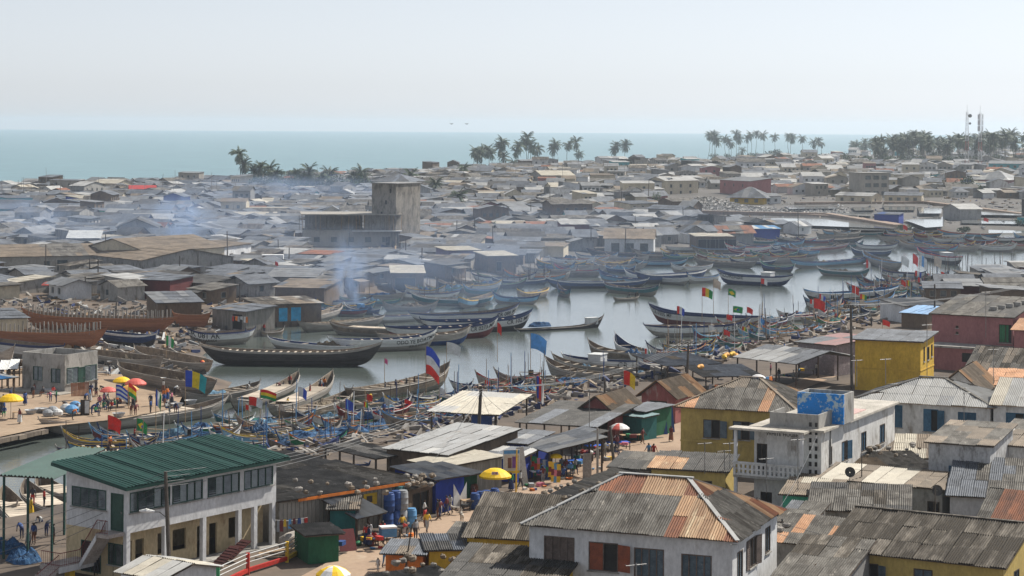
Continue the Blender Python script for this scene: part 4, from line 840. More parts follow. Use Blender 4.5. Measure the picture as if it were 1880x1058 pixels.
boat((700,551), (806,551), 'grey', 'slim dark canoe with two upturned ends behind the blue box', D=.9, rb=1.3, rs=1.2, br=1.8)
boat((682,573), (790,570), 'white', 'pale canoe with upright stern post among the bow row', D=1.2, rb=.9, rs=.5, th=5)
boat((1109,580), (944,604), 'black', 'half sunk dark log canoe pointing at the open water', D=.4, rb=1.7, rs=.1, br=1.5, bulk=.72)
boat((1126,545), (1173,543), 'grey', 'small rowing canoe with three people out on the open water', D=.5, rb=.4, rs=.4, br=1.2, name='rowing_canoe', th=3)
boat((1129,613), (1204,643), 'navyin', 'white canoe with dark blue inside, bow lifted, above the CR 135 boat', D=1.3, rb=1.6, rs=.5, br=2.4, th=3)
boat((1080,624), (1196,646), 'wood', 'brown canoe with rounded tyre hung bow above the CR 135 boat', D=1.2, rb=1.3, rs=.5, br=2.2, th=5)
boat((1222,653), (1032,650), 'navyin', 'white motor canoe lettered CR 135 AP with a low cabin', D=1.7, rb=1.2, rs=.6, br=3.0, n=18, bulk=-.3, text=[('CR 135 AP', .52, .55, 1.25, -1, K), ('THANKS TO GOD', .55, .3, .55, -1, K)])
boat((1014,650), (1196,674), 'grey', 'brown grey canoe alongside the CR 135 boat', D=1.3, rb=1.3, rs=.5, br=2.4, th=9)
boat((1001,655), (1190,690), 'grey', 'dark plank canoe with curled bow, nearest below the CR 135 boat', D=1.5, rb=1.5, rs=.5, br=2.8, th=9)
boat((1191,558), (1400,580), 'redbot', 'grey white canoe with maroon bow carrying one standing man', D=2.0, rb=1.4, rs=.3, br=3.0, text=[('CE 0205 MF', .72, .62, .85, 1, K)])
boat((1379,582), (1183,596), 'white', 'grey canoe with square stern post lettered CE 0187', D=1.8, rb=1.2, rs=.3, br=3.0, th=8, text=[('CE 0187 18', .66, .56, 1.05, -1, K), ('EBENEZER', .66, .3, .6, -1, K)])
# far side of the lagoon
boat((1317,494), (1455,505), 'navy2', 'white and navy canoe lettered along its bow on the far side', D=2.0, rb=1.2, rs=.5, br=3.2, bulk=-.35, text=[('CALORIABE', .62, .64, 1.3, 1, K)])
for bw, st, sty, kw in [((1000,509),(1192,512),'dblue',{}), ((1211,523),(1108,518),'teal',dict(th=3)), ((1099,495),(1190,510),'blue',dict(th=4)), ((1146,494),(1268,509),'navyin',dict(th=4)), ((1166,497),(1298,494),'dblue',dict(D=2.0)),
    ((1076,455),(1240,463),'black',dict(th=14)), ((1008,479),(1190,483),'grey',dict(th=13)), ((1018,484),(1100,494),'blue',{}), ((1261,501),(1322,502),'white',dict(th=3)), ((1283,460),(1400,470),'grey',dict(th=12)), ((1230,482),(1310,484),'white',dict(th=4)),
    ((1272,468),(1390,480),'grey',dict(th=10)), ((1395,478),(1460,486),'dblue',{}), ((1424,436),(1588,433),'black',dict(th=12)), ((1676,437),(1802,446),'blue',dict(th=4)), ((1651,440),(1746,452),'grey',{}), ((1684,453),(1768,471),'striped',dict(D=1.8,bulk=-.3)),
    ((1584,460),(1657,481),'grey',dict(D=1.8)), ((1449,446),(1504,460),'white',{}), ((1598,491),(1500,490),'teal',dict(th=4)), ((1614,488),(1700,498),'white',dict(D=1.8,text=[('CRO 218', .6, .6, 1.0, 1, K)])), ((1475,531),(1651,524),'dblue',dict(D=1.7)),
    ((1642,534),(1556,551),'white',dict(D=1.8,text=[('CR 0814 ST', .5, .5, 1.0, -1, K)])), ((1548,541),(1478,552),'white',dict(D=1.6)), ((1432,452),(1560,446),'grey',dict(th=8)), ((1290,442),(1420,450),'grey',dict(th=10)), ((1450,476),(1600,470),'blue',dict(th=10)), ((1400,466),(1500,470),'grey',dict(th=9)),
    ((1720,420),(1840,428),'blue',{}), ((1800,430),(1890,434),'dblue',{}), ((1560,452),(1640,458),'dblue',{}), ((1830,440),(1760,445),'teal',{}), ((850,521),(915,528),'grey',{}), ((948,530),(1008,527),'wood',{}), ((752,536),(905,545),'teal',dict(th=6)), ((842,545),(905,536),'grey',{}),
    ((1024,519),(1047,530),'white',{}), ((905,535),(990,541),'blue',{})]:
    kw = dict(kw); kw.setdefault('D', 1.3); mp_ = at((bw[0]+st[0])/2, (bw[1]+st[1])/2+4, 1); kw['z'] = max(0, gz(mp_.x, mp_.y)); boat(bw, st, sty, f'{SNAME[sty]} canoe' + (' with a row of thwarts' if kw.get('th', 0) > 6 else ' with raised bow') + ' on the far side of the lagoon', rb=1.2, rs=.6, group=GF, **kw)
# canoes left of the office
for bw, st, lb in [((46,880),(118,932),'grey plank canoe beneath the green canopy, nearest the office'), ((6,890),(66,968),'grey canoe with net gear left of the office canopy'), ((-30,935),(92,985),'broad plank canoe beside the dark net mound'), ((-40,900),(30,925),'grey canoe cut by the left edge beyond the canopy'), ((70,868),(150,905),'grey canoe half hidden behind the office canopy')]:
    boat(bw, st, 'grey', lb, D=1.0, rb=1.0, rs=.4, br=2.4, cover=.5)
# more of them drawn up along the far bank
r2 = random.Random(31); FX = [p[0] for p in FARB[:16]][::-1]; FY = [p[1] for p in FARB[:16]][::-1]; fp = []; k_ = 0
while len(fp) < 96 and k_ < 6000:
    k_ += 1; px = r2.uniform(610, 1900); py = np.interp(px, FX, FY) + r2.uniform(-3, 14 if px < 1050 else 34); c = at(px, py, .5); L = r2.uniform(9,15); a = r2.gauss(.0,.28) + (math.pi if r2.random() < .5 else 0); e = Vector((math.cos(a), math.sin(a), 0))
    if any((c-q).length < 3.6 for q in fp) or any(abs(c.y-o.location.y) < 2.6 and abs(c.x-o.location.x) < o['L']*.4 for o in THINGS if 'L' in o): continue
    fp.append(c); sty = r2.choice(('grey','blue','dblue','white','wood','grey','navyin','teal','black')); boat(None, None, sty, f"{SNAME[sty]} canoe drawn up {'by the smoky waterside' if px < 1000 else 'below the far houses' if px < 1400 else 'near the salt ponds' if px < 1650 else 'across the right hand channel'}", D=r2.uniform(.9,1.4), rb=r2.uniform(.8,1.4), rs=r2.uniform(.4,.9), br=2.0, th=r2.choice((0,5,8)), z=max(0, min(1.2, gz(c.x, c.y))), world=(c+e*L/2, c-e*L/2), group=GF, n=12)
# painted boat below the nets
pb = boat((488,806), (680,852), 'yellow', 'canoe painted in yellow and blue blocks lettered SIAH', D=1.9, rb=1.0, rs=.3, br=2.8, th=5, z=.2, text=[('SIAH', .72, .62, .9, 1, K)])
P_ = hull_fn(round(pb['L']*2)/2, 2.8, 1.9, 1.0, .3)
for k, (t0, t1, mt) in enumerate(((.38,.16,PBLUE), (-.06,-.26,PWSH), (-.26,-.7,PWSH))):
    mb = MB()
    for i in range(6):
        a, b = t0+(t1-t0)*i/6, t0+(t1-t0)*(i+1)/6; e = Vector((0,.02,0)); mb.face([P_(a,.45,1)+e, P_(b,.45,1)+e, P_(b,.86,1)+e, P_(a,.86,1)+e])
    mb.build('painted_panel', mt, pb)
# the crowd of smaller canoes along the near bank
rs_ = random.Random(11); placed = []
NL = [Vector((p[0], p[1])) for p in LAG[:len(NEAR)]]
def near_pt(px, off):
    x = np.interp(px, [n[0] for n in NEAR], [n[1] for n in NEAR]); p = at(px, x, 0); q = at(px+20, np.interp(px+20, [n[0] for n in NEAR], [n[1] for n in NEAR]), 0)
    tg = Vector((q-p).xy).normalized(); nrm = Vector((-tg.y, tg.x)); return Vector(p.xy) + nrm*off, tg, nrm
styles = ['grey','blue','white','dblue','wood','navyin','teal','grey','maroon','blue','wood','green','navyin','grey']
NETS = []; CL = []
def nreg(px): return 'beyond the office roof' if px < 450 else 'by the big blue nets' if px < 700 else 'behind the cream roofed shelter' if px < 1000 else 'behind the red sheds' if px < 1250 else 'above the open workshop shed' if px < 1500 else 'in the crowd toward the right edge'
ZONE = np.array([(185,812),(330,796),(450,772),(560,772),(650,742),(770,722),(900,702),(1000,690),(1190,700),(1235,628),(1420,588),(1500,556),(1600,520),(1900,492),(1900,560),(1720,560),(1560,612),(1300,672),(1000,755),(800,805),(500,862),(250,880),(190,850)], float)
tries = 0
while len(CL) < 165 and tries < 9000:
    tries += 1; px = rs_.uniform(215, 1900)
    depth = np.interp(px, [200, 420, 600, 900, 1000, 1180, 1300, 1500, 1880], [26, 40, 40, 45, 45, 50, 60, 60, 50]); off = rs_.uniform(-2.5, depth)
    c, tg, nrm = near_pt(px, off)
    if sdist(np.array([pix((c.x, c.y, .5))]), ZONE)[0] < 0: continue
    L = rs_.uniform(8.5, 13)
    dirn = (-tg*math.cos(a := rs_.gauss(.45, .22)) + nrm*math.sin(a)); 
    if rs_.random() < .2: dirn = -dirn
    if any(abs((c-q).dot(Vector((-e.y, e.x)))) < 1.45 and abs((c-q).dot(e)) < (L+l)/2*.6 for q, e, l in placed): continue
    if any((c - Vector(((o.location.x), (o.location.y)))).length < (o.get('L', 0)*.30) for o in THINGS if o.get('category') == 'canoe' and 'L' in o and not o.get('group') == GC): continue
    placed.append((c, dirn, L)); sty = rs_.choice(styles); z = max(-.1, gz(c.x, c.y)); z = min(z, 1.2)
    a3 = Vector((*(c+dirn*L/2), z+2)); b3 = Vector((*(c-dirn*L/2), z+2))
    o = boat(None, None, sty, f'{SNAME[sty]} small canoe {nreg(pix((c.x, c.y, .5))[0])}', D=rs_.uniform(.75,1.1), rb=rs_.uniform(.8,1.5), rs=rs_.uniform(.3,.8), br=rs_.choice((1.5,1.7,1.9)), th=rs_.randint(4,7), z=z, world=(a3,b3), group=GC, n=12, engine=rs_.random()<.25)
    CL.append((o, c, dirn, L, z))
    # upright poles and a cross beam that carry nets and flags
    for k in range(rs_.choice((1,2,2,3))):
        mb = MB(); x = rs_.uniform(-.4,.42)*L; y = rs_.choice((-.5,.5)); hgt = rs_.uniform(1.6,3.4) if rs_.random() < .75 else rs_.uniform(3.6,6); mb.tube([(x,y,.3),(x+rs_.uniform(-.2,.2),y+rs_.uniform(-.15,.15),hgt)], [.055,.04], 5)
        mb.build('pole', rs_.choice((WOOD, PLBLUE, WOODG, WOODD, PBLUE, WHITE)), o)
    if rs_.random() < .6:
        mb = MB(); x = rs_.uniform(-.3,0)*L; mb.tube([(x,-.3,1.5),(x+rs_.uniform(2,4.5),.3,rs_.uniform(1.4,2.0))], .05, 5); mb.build('spar', rs_.choice((WOOD, WOODG)), o)
    NETS.append((o, c, dirn, L, z))
    ex = ' with outboard engine' if any(ch.name.startswith('outboard') for ch in o.children) else ' with long spar' if any(ch.name.startswith('spar') for ch in o.children) else ''
    o['label'] = o['label'].replace('small canoe', 'small canoe'+ex)
NETM = [M('blue_fishing_net', (.035,.095,.2), (.015,.045,.1), (.13,.24,.36), scale=2.2, rough=.9, var=.3, fine=.55, lo=.42, hi=.56), M('pale_blue_net', (.13,.24,.33), (.07,.14,.21), (.3,.36,.38), scale=2.2, rough=.9, var=.3, fine=.55, lo=.42, hi=.56),
        M('brown_net', (.2,.16,.11), (.1,.08,.06), (.36,.3,.22), scale=2.2, rough=.9, var=.3, fine=.55), M('green_net', (.05,.2,.17), (.025,.1,.09), (.15,.32,.28), scale=2.2, rough=.9, var=.3, fine=.55)]
def heap_mesh(mat, seed):
    r = np.random.default_rng(seed); n = 25; mb = MB(); g = []
    ph = r.uniform(0, 6, 8)
    for j in range(n):
        for i in range(n):
            x, y = -1+2*i/(n-1), -1+2*j/(n-1); d = math.hypot(x, y); h = max(0, 1-d**2)**.6*(.75+.3*math.sin(5*x+ph[0])*math.cos(4*y+ph[1])+.18*math.sin(11*x+ph[2]+3*y)) + r.uniform(0,.2)*(d < .95)
            g.append((x*(1+.12*math.sin(3*y+ph[3])), y*(1+.12*math.sin(4*x+ph[4])), h if d < 1 else -.05))
    f = [(j*n+i, j*n+i+1, (j+1)*n+i+1, (j+1)*n+i) for j in range(n-1) for i in range(n-1)]; mb.mesh(g, f); return mb.data('net_pile', mat)
HEAPS = [heap_mesh(m, i*3+k) for i, m in enumerate(NETM) for k in range(3)]
HN = ['blue', 'pale blue', 'brown', 'green']
def heap(c, s, kind=None, label=None, group='net piles among the near bank canoes', rz=None):
    k = kind if kind is not None else rs_.choices(range(4), (5,3,2,1.2))[0]; o = link('net_pile', rs_.choice(HEAPS[k*3:k*3+3])); o.location = c; o.scale = s; o.rotation_euler.z = U(0,6) if rz is None else rz
    return tag(o, label or f'heap of {HN[k]} fishing net in a canoe {nreg(pix(c)[0])}', 'fishing net', group)
for o in [q for q in THINGS if q.get('category') == 'canoe' and q.get('group') != GC and q.location.y < 650]:   # gear in the moored canoes
    if rs_.random() < .6 and o['L'] > 8 and not any(ch.name.startswith(('rib','deck')) for ch in o.children):
        a = o.rotation_euler.z; q = Vector(o.location) + Vector((math.cos(a), math.sin(a), 0))*o['L']*rs_.uniform(-.28,.2); k = rs_.choice((0,1,2,2,2)); heap((q.x, q.y, o.location.z+.7), (rs_.uniform(1.5,3), .8, rs_.uniform(.6,1.0)), k, f'{HN[k]} net heaped in a moored canoe, {"near the tower side" if pix(q)[0] < 1000 else "below the far houses" if pix(q)[0] < 1300 else "toward the salt ponds" if pix(q)[0] < 1580 else "at the right end of the channel"}', 'nets in the moored canoes', a)
for (o, c, e, L, z) in NETS:
    if rs_.random() < .8:
        q = c + e*rs_.uniform(-.25,.25)*L; heap((q.x, q.y, z+.45), (rs_.uniform(1.2,2.4), rs_.uniform(.6,.85), rs_.uniform(.5,1.0)), rz=math.atan2(e.y, e.x))
for px, py, s in [(575,800,5.5),(640,792,5),(540,812,4),(610,812,5),(700,780,4),(480,788,3.5),(1310,640,4),(1250,655,4),(1180,690,4),(1420,610,4),(700,762,3.5),(960,715,4),(1050,700,3.5)]:
    c = at(px, py, 1.2); heap((c.x, c.y, .9), (s*.62, s*.36, .8), 0 if rs_.random()<.8 else 1, 'large heap of blue fishing net spread over the near bank boats')
for px, py, s, k in [(15,1010,3.2,0),(45,1028,3,0)]:
    c = at(px, py, 2.3); heap((c.x, c.y, 2.2), (s*.45, s*.4, .9), k, 'dark blue net mound beside the office steps', None)
print('clutter boats', len(CL), tries)
# ---------------------------------------------------------------- the town on the far bank
def panel_roof(mb, pls, mi, sw=1.3, sl=2.4, jit=.05, T=None, rnd=random):
    """roof planes of loosely lapped sheets in one mesh; mi() gives a material slot"""
    for pl in pls:
        o, u, v, Lb, S, il, ir = pl; o, u, v = Vector(o), Vector(u), Vector(v); n = u.cross(v)
        nc, nr = max(1, round(Lb/sw)), max(1, round(S/sl))
        def vm(x):
            m = S
            if il > 1e-3: m = min(m, S*x/il)
            if ir > 1e-3: m = min(m, S*(Lb-x)/ir)
            return m
        for c in range(nc):
            for r in range(nr):
                x0, x1, y0, y1 = Lb*c/nc, Lb*(c+1)/nc, S*r/nr, S*(r+1)/nr; a, b = min(y1, vm(x0)), min(y1, vm(x1))
                if max(a, b)-y0 < .05: continue
                l = n*(.05+rnd.uniform(0, jit)+.012*r); e = -.1 if r else -rnd.uniform(0,.25)
                q = [o+u*x0+v*(y0+e)+l, o+u*x1+v*(y0+e)+l, o+u*x1+v*max(b,y0)+l*.6, o+u*x0+v*max(a,y0)+l*.6]
                if T is not None: q = [T @ p for p in q]
                mb.face(q, mi())
def far_house(name, label, cat, loc, ang, w, d, h, roof, rise, wallm, rms, wins=(), o=.4, hin=None, group=None, porch=0):
    t = thing(name, label, cat, loc, ang, group); mb = MB(); hb = h+rise if roof == 'shed' else h
    wins = [(f, s*(w if f in 'FB' else d) if s <= 1 else s, z, a, b) for f, s, z, a, b in wins]
    for fc in 'FRBL':
        tp = {'F': (h,h), 'R': (h,hb), 'B': (hb,hb), 'L': (hb,h)}[fc]
        wall_face(mb, face_mat(fc, w, d), FACES(w, d)[fc][2], *tp, [x[1:] for x in wins if x[0] == fc])
        for v in ((0,0),(w,0)): pass
    if roof == 'gable_x':
        for x in (0, w): mb.face([(x,0,h),(x,d,h),(x,d/2,h+rise)])
    if roof == 'gable_y':
        for y in (0, d): mb.face([(0,y,h),(w,y,h),(w/2,y,h+rise)])
    sk = -1.5; mb.box(0.02,0.02,sk,w-.02,d-.02,.0); mb.build('wall', wallm, t)
    for f, s, z, a, b in wins:
        fr = MB(); q_ = [(-.09,-.09),(a+.09,-.09),(a+.09,b+.09),(-.09,b+.09)]; r_ = [(0,0),(a,0),(a,b),(0,b)]; fr.mesh([(x,-.05,zv) for x, zv in q_]+[(x,-.05,zv) for x, zv in r_]+[(x,.0,zv) for x, zv in q_], [(k,(k+1)%4,(k+1)%4+4,k+4) for k in range(4)]+[((k+1)%4,k,k+8,(k+1)%4+8) for k in range(4)])
        fo = fr.build('door_frame' if z < .3 else 'window', WOODG, t); fo.matrix_local = face_mat(f, w, d) @ Matrix.Translation((s,0,z))
        mb = MB(); mb.face([(0,.14,0),(a,.14,0),(a,.14,b),(0,.14,b)]); mb.build('pane', GLASS if z > .3 else DARK, fo)
    mb = MB()
    if roof == 'flat': mb.box(-o,-o,h,w+o,d+o,h+.2)
    else:
        pls = planes(roof, w, d, h, rise, o, o, hin)
        for pl in pls: slab(mb, plane_poly(pl), .08)
        k = len(rms); st_ = [0]
        def mi():
            if random.random() < .13: st_[0] = random.choices(range(k), [5]+[1.2]*(k-1))[0]
            return st_[0]
        panel_roof(mb, pls, mi)
    mb.build('roof', list(rms), t)
    if porch:
        mb = MB(); pd_ = porch; x0, x1 = w*.1, w*.75; hh = min(h, 2.5); slab(mb, [Vector((x0,-pd_,hh-.45)), Vector((x1,-pd_,hh-.45)), Vector((x1,-.02,hh)), Vector((x0,-.02,hh))], .05)
        for x in (x0+.1, x1-.1): mb.box(x-.05,-pd_+.05,-.5,x+.05,-pd_+.15,hh-.48)
        mb.build('awning', rms[1 if len(rms) > 1 else 0], t)
    return t
def far_at(A, B, C, ez_h, **k):              # from eave corners in the photograph: eave height above its own ground
    p = atg((A[0]+B[0])/2, (A[1]+B[1])/2 + ez_h*10, 6); g = p.z
    for _ in range(6):
        q = at((A[0]+B[0])/2, (A[1]+B[1])/2, g+ez_h); g = max(gz(q.x, q.y), .6)
    loc, ang, w, d = rect(A, B, C, g+ez_h, g); return loc, ang, w, d
RES = []                                     # footprints taken
def named(name, label, cat, A, B, C, h, roof, rise, wallm, rms, wins=(), **k):
    loc, ang, w, d = far_at(A, B, C, h); o = far_house(name, label, cat, loc, ang, w, d, h, roof, rise, wallm, rms, wins, **k)
    c = loc + Matrix.Rotation(ang, 3, 'Z') @ Vector((w/2, d/2, 0)); RES.append((c.x, c.y, math.hypot(w, d)/2*.8, loc.copy(), ang, w, d)); o['dims'] = (w, d, h); return o
def row(n, z, a, b, f='F', s0=.06, s1=.94): return [(f, s0+(s1-s0)*(i+.28)/n, z, a, b) for i in range(n)]
# landmarks
tw = named('concrete_tower', 'tall windowless concrete tower block above the shanties', 'tower', (683,337), (727,338), (757,336), 16.8, 'flat', 0, wall('rain_streaked_concrete', (.27,.245,.21), (.11,.1,.09), .46, scale=.3), [WGREY], o=.3)
w, d, h = dims(tw)
for k in range(4): mb = MB(); mb.box(w*.2+k*1.4,-.06,h*.3+k*3.1,w*.2+k*1.4+.5,.0,h*.3+k*3.1+1.1); mb.build('slit_window', DARK, tw)
mb = MB(); mb.box(w,d*.45,h*.12,w+.1,d*.55,h*.2); mb.build('dark_opening', DARK, tw)
ub = named('unfinished_building', 'unfinished two storey concrete building with bamboo props under its slab', 'building', (557,424), (735,424), 16, 4.2, 'flat', 0, WCONCL, [WCONC], row(5,1.2,1.5,1.3)+[('F',.85,.2,1.4,2.4)], o=.2)
w, d, h = dims(ub); mb = MB(); mb.box(-.7,-1,h+4.2,w+.4,d+.6,h+4.5); mb.build('upper_slab', WCONCL, ub)
for i in range(26):
    mb = MB(); x = -1+(w+1)*i/25+U(-.3,.3); y = U(-.8,.2); mb.tube([(x,y,h+.2),(x+U(-.25,.25),y,h+4.2)], .07, 4); mb.build('bamboo_prop', random.choice((WOOD, WOODG)), ub)
mb = MB(); mb.box(.5,d*.35,h+.2,w*.62,d*.4,h+4.2); mb.box(w*.62,1.2,h+.2,w,1.4,h+4.2); mb.build('upper_wall', WGREY, ub)
mb = MB(); mb.box(w*.5,-2.2,h-.1,w+.3,-.21,h+.1); mb.build('balcony_slab', WWHITE, ub)
W2 = lambda n: row(n,1.0,1.3,1.2)
named('brown_roof_house', 'long grey house with sloping brown tin roof at the left edge', 'house', (-40,472), (182,468), 18, 4.0, 'gable_x', 2.0, WCONCL, [BRN, ASB], [('F',.54,1.2,1.2,1.6),('F',.65,.8,2.2,2.2),('F',.78,.9,1.2,1.6),('F',.9,1.0,1.1,1.5)])
bh2 = named('fish_hall', 'big fish hall with broad brown roof and open pillared front', 'building', (268,462), (412,453), 20, 5.0, 'gable_x', 2.4, WCREAM, [BRN, TAN], [('F',.1+.16*i,.2,2.6,3.4) for i in range(5)])
named('brown_roof_house', 'low warehouse wing with brown roof left of the fish hall', 'building', (152,466), (262,478), 22, 4.0, 'gable_x', 2.0, WCONC, [BRN], [('F',.7,.5,1.4,2)])
named('end_block', 'pale end block with two dark doorways beside the fish hall', 'building', (412,453), (461,447), 9, 5.0, 'shed', .5, WWHITE, [BRN], [('F',.2,.2,1.6,3.0),('F',.62,.2,1.6,3.0)])
named('gate_house', 'small white gate house with red door near the parked lorry', 'house', (377,472), (416,471), 5, 3.0, 'shed', .3, WWHITE, [TIN], [('F',.3,.1,1.6,2.2),('F',.65,.9,1.2,1.2)])
named('upstairs_house', 'small two level house with pink wall and roof on posts', 'house', (240,475), (304,473), 8, 3.6, 'flat', 0, WCREAM, [WCONC], [('F',.6,1.0,1.0,1.2)])
named('grey_barn', 'grey gabled barn with cream patch on its roof', 'barn', (215,417), (288,417), (338,411), 4.6, 'gable_y', 2.2, WGREY, [DARKR, CREAM, SLATE], [])
named('two_storey_house', 'long white two storey house with grey roof below the palms', 'house', (1130,332), (1222,334), 9, 6.6, 'gable_x', 1.6, WWHITE, [SLATE, TIN], row(5,3.8,1.3,1.4)+row(5,.9,1.3,1.3))
named('two_storey_house', 'pale two storey house with white roof beside the long white one', 'house', (1222,332), (1282,331), (1301,329), 6.8, 'gable_x', 1.5, WCREAM, [TINL], row(3,3.8,1.2,1.3)+row(3,.9,1.2,1.3)+row(2,3.9,1.1,1.2,'R'))
named('yellow_hip_house', 'yellow house with wide grey pyramid roof beside the rubble mound', 'house', (1340,359), (1402,360), 14, 3.6, 'hip', 3.4, WYEL2, [SLATE, TIN], row(3,1.0,1.4,1.2), o=1.6)
named('white_annexe', 'white annexe with tin roof joined to the yellow pyramid roofed house', 'house', (1403,360), (1434,360), 8, 3.2, 'shed', .8, WWHITE, [TIN], row(2,1.0,1.0,1.0))
named('pink_far_house', 'pink two storey house up the slope behind the yellow one', 'house', (1322,330), (1378,333), 10, 6.4, 'shed', 1.2, WPINK, [TIN, SLATE], row(3,3.8,1.0,1.2))
named('three_storey_block', 'three storey grey white block with six dark windows', 'building', (1582,318), (1632,318), 13, 10.5, 'flat', 0, WCONCL, [WCONC], row(3,1.2,2.4,1.6)+row(3,4.6,2.4,1.6)+row(3,7.8,2.4,1.6), o=.8)
named('hip_roof_house', 'house with pale pyramid tin roof below the far palm wood', 'house', (1796,327), (1848,328), 16, 5.5, 'hip', 3.6, WPINK, [TINL, TIN], row(3,1.2,1.4,1.4), o=1.5)
named('green_school', 'long mint green block under the palm wood at the right', 'building', (1815,300), (1900,301), 12, 5.5, 'gable_x', 1.4, WTURQ, [TIN, SLATE], row(6,3.2,1.4,1.2))
named('cream_long_house', 'low cream house with pale roof facing the salt ponds', 'house', (1534,358), (1600,360), 8, 3.2, 'gable_x', 1.1, WCREAM, [TINL, TIN], W2(3)+[('R',.3,1,1,1)])
named('cream_long_house', 'low cream house with grey roof right of the three storey block', 'house', (1624,358), (1692,359), 8, 3.2, 'gable_x', 1.1, WCREAM, [SLATE, TIN], W2(4)+[('R',.3,1,1,1)])
named('shore_house', 'large cream roofed house on the shore beneath the palm clump', 'house', (995,322), (1055,322), (1072,320), 5.2, 'gable_x', 2.0, WCONC, [CREAM], row(4,2.2,1.1,1.1))
named('shore_house', 'tan flat roofed house next to the cream roofed shore house', 'house', (1070,322), (1130,322), 12, 5.4, 'shed', .6, WCREAM, [BRN], row(5,2.4,1.2,1.2))
named('shore_house', 'house with a gabled cream porch below the cream roofed shore house', 'house', (1012,343), (1078,343), 11, 4.6, 'gable_x', 1.6, WCREAM, [CREAM, BRN], row(4,1.6,1.2,1.3))
named('dark_roof_hall', 'hall with dark roof at the tip behind the concrete tower', 'building', (680,333), (752,334), 24, 4, 'hip', 3.4, WGREY, [DARKR, SLATE])
named('thatched_house', 'white walled house with brown thatch like roof on the far waterside', 'house', (1110,437), (1200,438), 12, 4.0, 'gable_x', 2.2, WWHITE, [BRN, ASBD], row(3,.4,2.0,2.2))
named('maroon_house', 'maroon walled house with pale split roof above the far canoes', 'house', (1032,412), (1082,412), 9, 4.6, 'shed', .9, WMAROON, [TINL, TIN], [('F',.5,1,1,1)])
named('teal_roof_house', 'house with turquoise gable behind the maroon house', 'house', (1040,395), (1078,395), 8, 3.6, 'gable_x', 1.3, WTURQ, [SLATE], [])
named('tent_hall', 'open pavilion with cream flat roof near the far boats', 'shelter', (1278,434), (1345,434), 9, 3.6, 'shed', .3, WBROWN, [CREAM], [('F',.06+.24*i,.1,3.2,2.6) for i in range(4)])
named('blue_tarp_hall', 'blue and white tarpaulin hall facing the salt ponds', 'shelter', (1350,420), (1432,420), 8, 3.2, 'shed', .5, WBLUE, [PWHITE, PLBLUE], [])
named('salt_hut', 'dark hut with white gabled roof standing by the salt ponds', 'hut', (1731,382), (1762,384), 9, 4.0, 'gable_y', 1.6, WGREY, [TINL], [])
named('blue_shed', 'long blue tarpaulin sheds between the ponds', 'shed', (1605,393), (1650,394), 7, 3.4, 'shed', .4, WBLUE, [SLATE, PBLUE], [])
named('turquoise_house', 'turquoise walled shack near the left shore', 'house', (14,364), (60,363), 9, 4.2, 'shed', .5, WTURQ, [SLATE], [])
named('blue_wall_house', 'shack with bright blue wall and cream roof near the left shore', 'house', (148,364), (190,363), 10, 3.6, 'shed', .6, WBLUE, [CREAM], [])
named('mint_wall_house', 'shack with mint door wall in the smoke', 'house', (192,387), (224,385), 9, 3.4, 'shed', .4, WMINT, [SLATE], [])
named('cream_gable_house', 'cream roofed house on the left shore', 'house', (170,336), (215,337), 12, 3.4, 'gable_x', 1.6, WCREAM, [CREAM], [])
named('red_roof_house', 'house with red sheet roof on the left shore', 'house', (238,347), (286,347), 10, 3.2, 'gable_x', 1.4, WGREY, [PRED, RUST], [])
named('red_awning_house', 'building with red and white striped sheet roof in the smoke', 'building', (124,437), (182,437), 8, 3.2, 'shed', 1.4, WCONC, [PWHITE, PRED], [])
named('cream_roof_stall', 'stall with cream tilted roof on stilts by the smoky water', 'shelter', (720,501), (778,501), 9, 3.6, 'shed', .8, WBROWN, [CREAM, TINL], [('F',.1,.1,4,2.4)])
named('violet_wall_house', 'lilac walled house with cream roof near the waterside', 'house', (822,460), (880,459), 8, 3.6, 'shed', .4, WPURP, [CREAM], [('F',.3,1,1,1)])
named('cream_flat_house', 'waterside shack with flat cream roof', 'house', (896,470), (948,469), 8, 3.6, 'shed', .5, WBROWN, [CREAM, BRN], [('F',.3,.2,1.2,2)])
named('tin_roof_house', 'shack with broad bare tin roof above the blue stilt shack', 'house', (490,508), (578,509), 10, 3.2, 'shed', .9, WGREY, [TIN, TINL], [])
named('rust_strip_house', 'low shack with rust striped roof above the blue stilt shack', 'house', (505,527), (595,529), 10, 3.0, 'shed', .8, WBROWN, [BRN, RUST, SLATE], [])
ss = named('stilt_shack', 'ragged shack on stilts with bright blue cloth walls', 'hut', (478,560), (590,556), 8, 3.2, 'shed', .5, WBROWN, [ASBD, WWOOD, BRN], [])
w, d, h = dims(ss)
for i in range(9):
    mb = MB(); x = .2+(w-.4)*i/8; mb.tube([(x,-.1,-3),(x,-.1,.2)], .1, 5); mb.build('stilt', WOODD, ss)
for i, (a, b) in enumerate(((.04,.2),(.3,.44),(.5,.66))): mb = MB(); mb.box(w*a,-.06,.3,w*b,-.02,h-.3+U(-.5,0)); mb.build('blue_cloth', PCYAN, ss)
named('board_shack', 'board shack with partly blue sheet roof and hanging clothes by the boatyard', 'house', (390,566), (452,572), 6, 3.2, 'shed', .5, WWOOD, [SLATE, PLBLUE, BRN], [('F',.6,.2,2.4,2.4)])
named('grey_roof_house', 'shack with wide grey roof behind the boatyard', 'house', (290,556), (370,554), 9, 3.6, 'shed', 1.0, WBROWN, [SLATE, TIN], [])
named('maroon_wall_shack', 'maroon walled shack with flat grey roof above the boatyard', 'house', (262,513), (312,515), 8, 3.6, 'shed', .4, WMAROON, [SLATE], [])
named('tan_wall_shack', 'long shack with bare curving brown roof at the left edge', 'house', (-30,586), (50,583), 9, 4.0, 'shed', .6, WCREAM, [SLATE, DARKR], [])
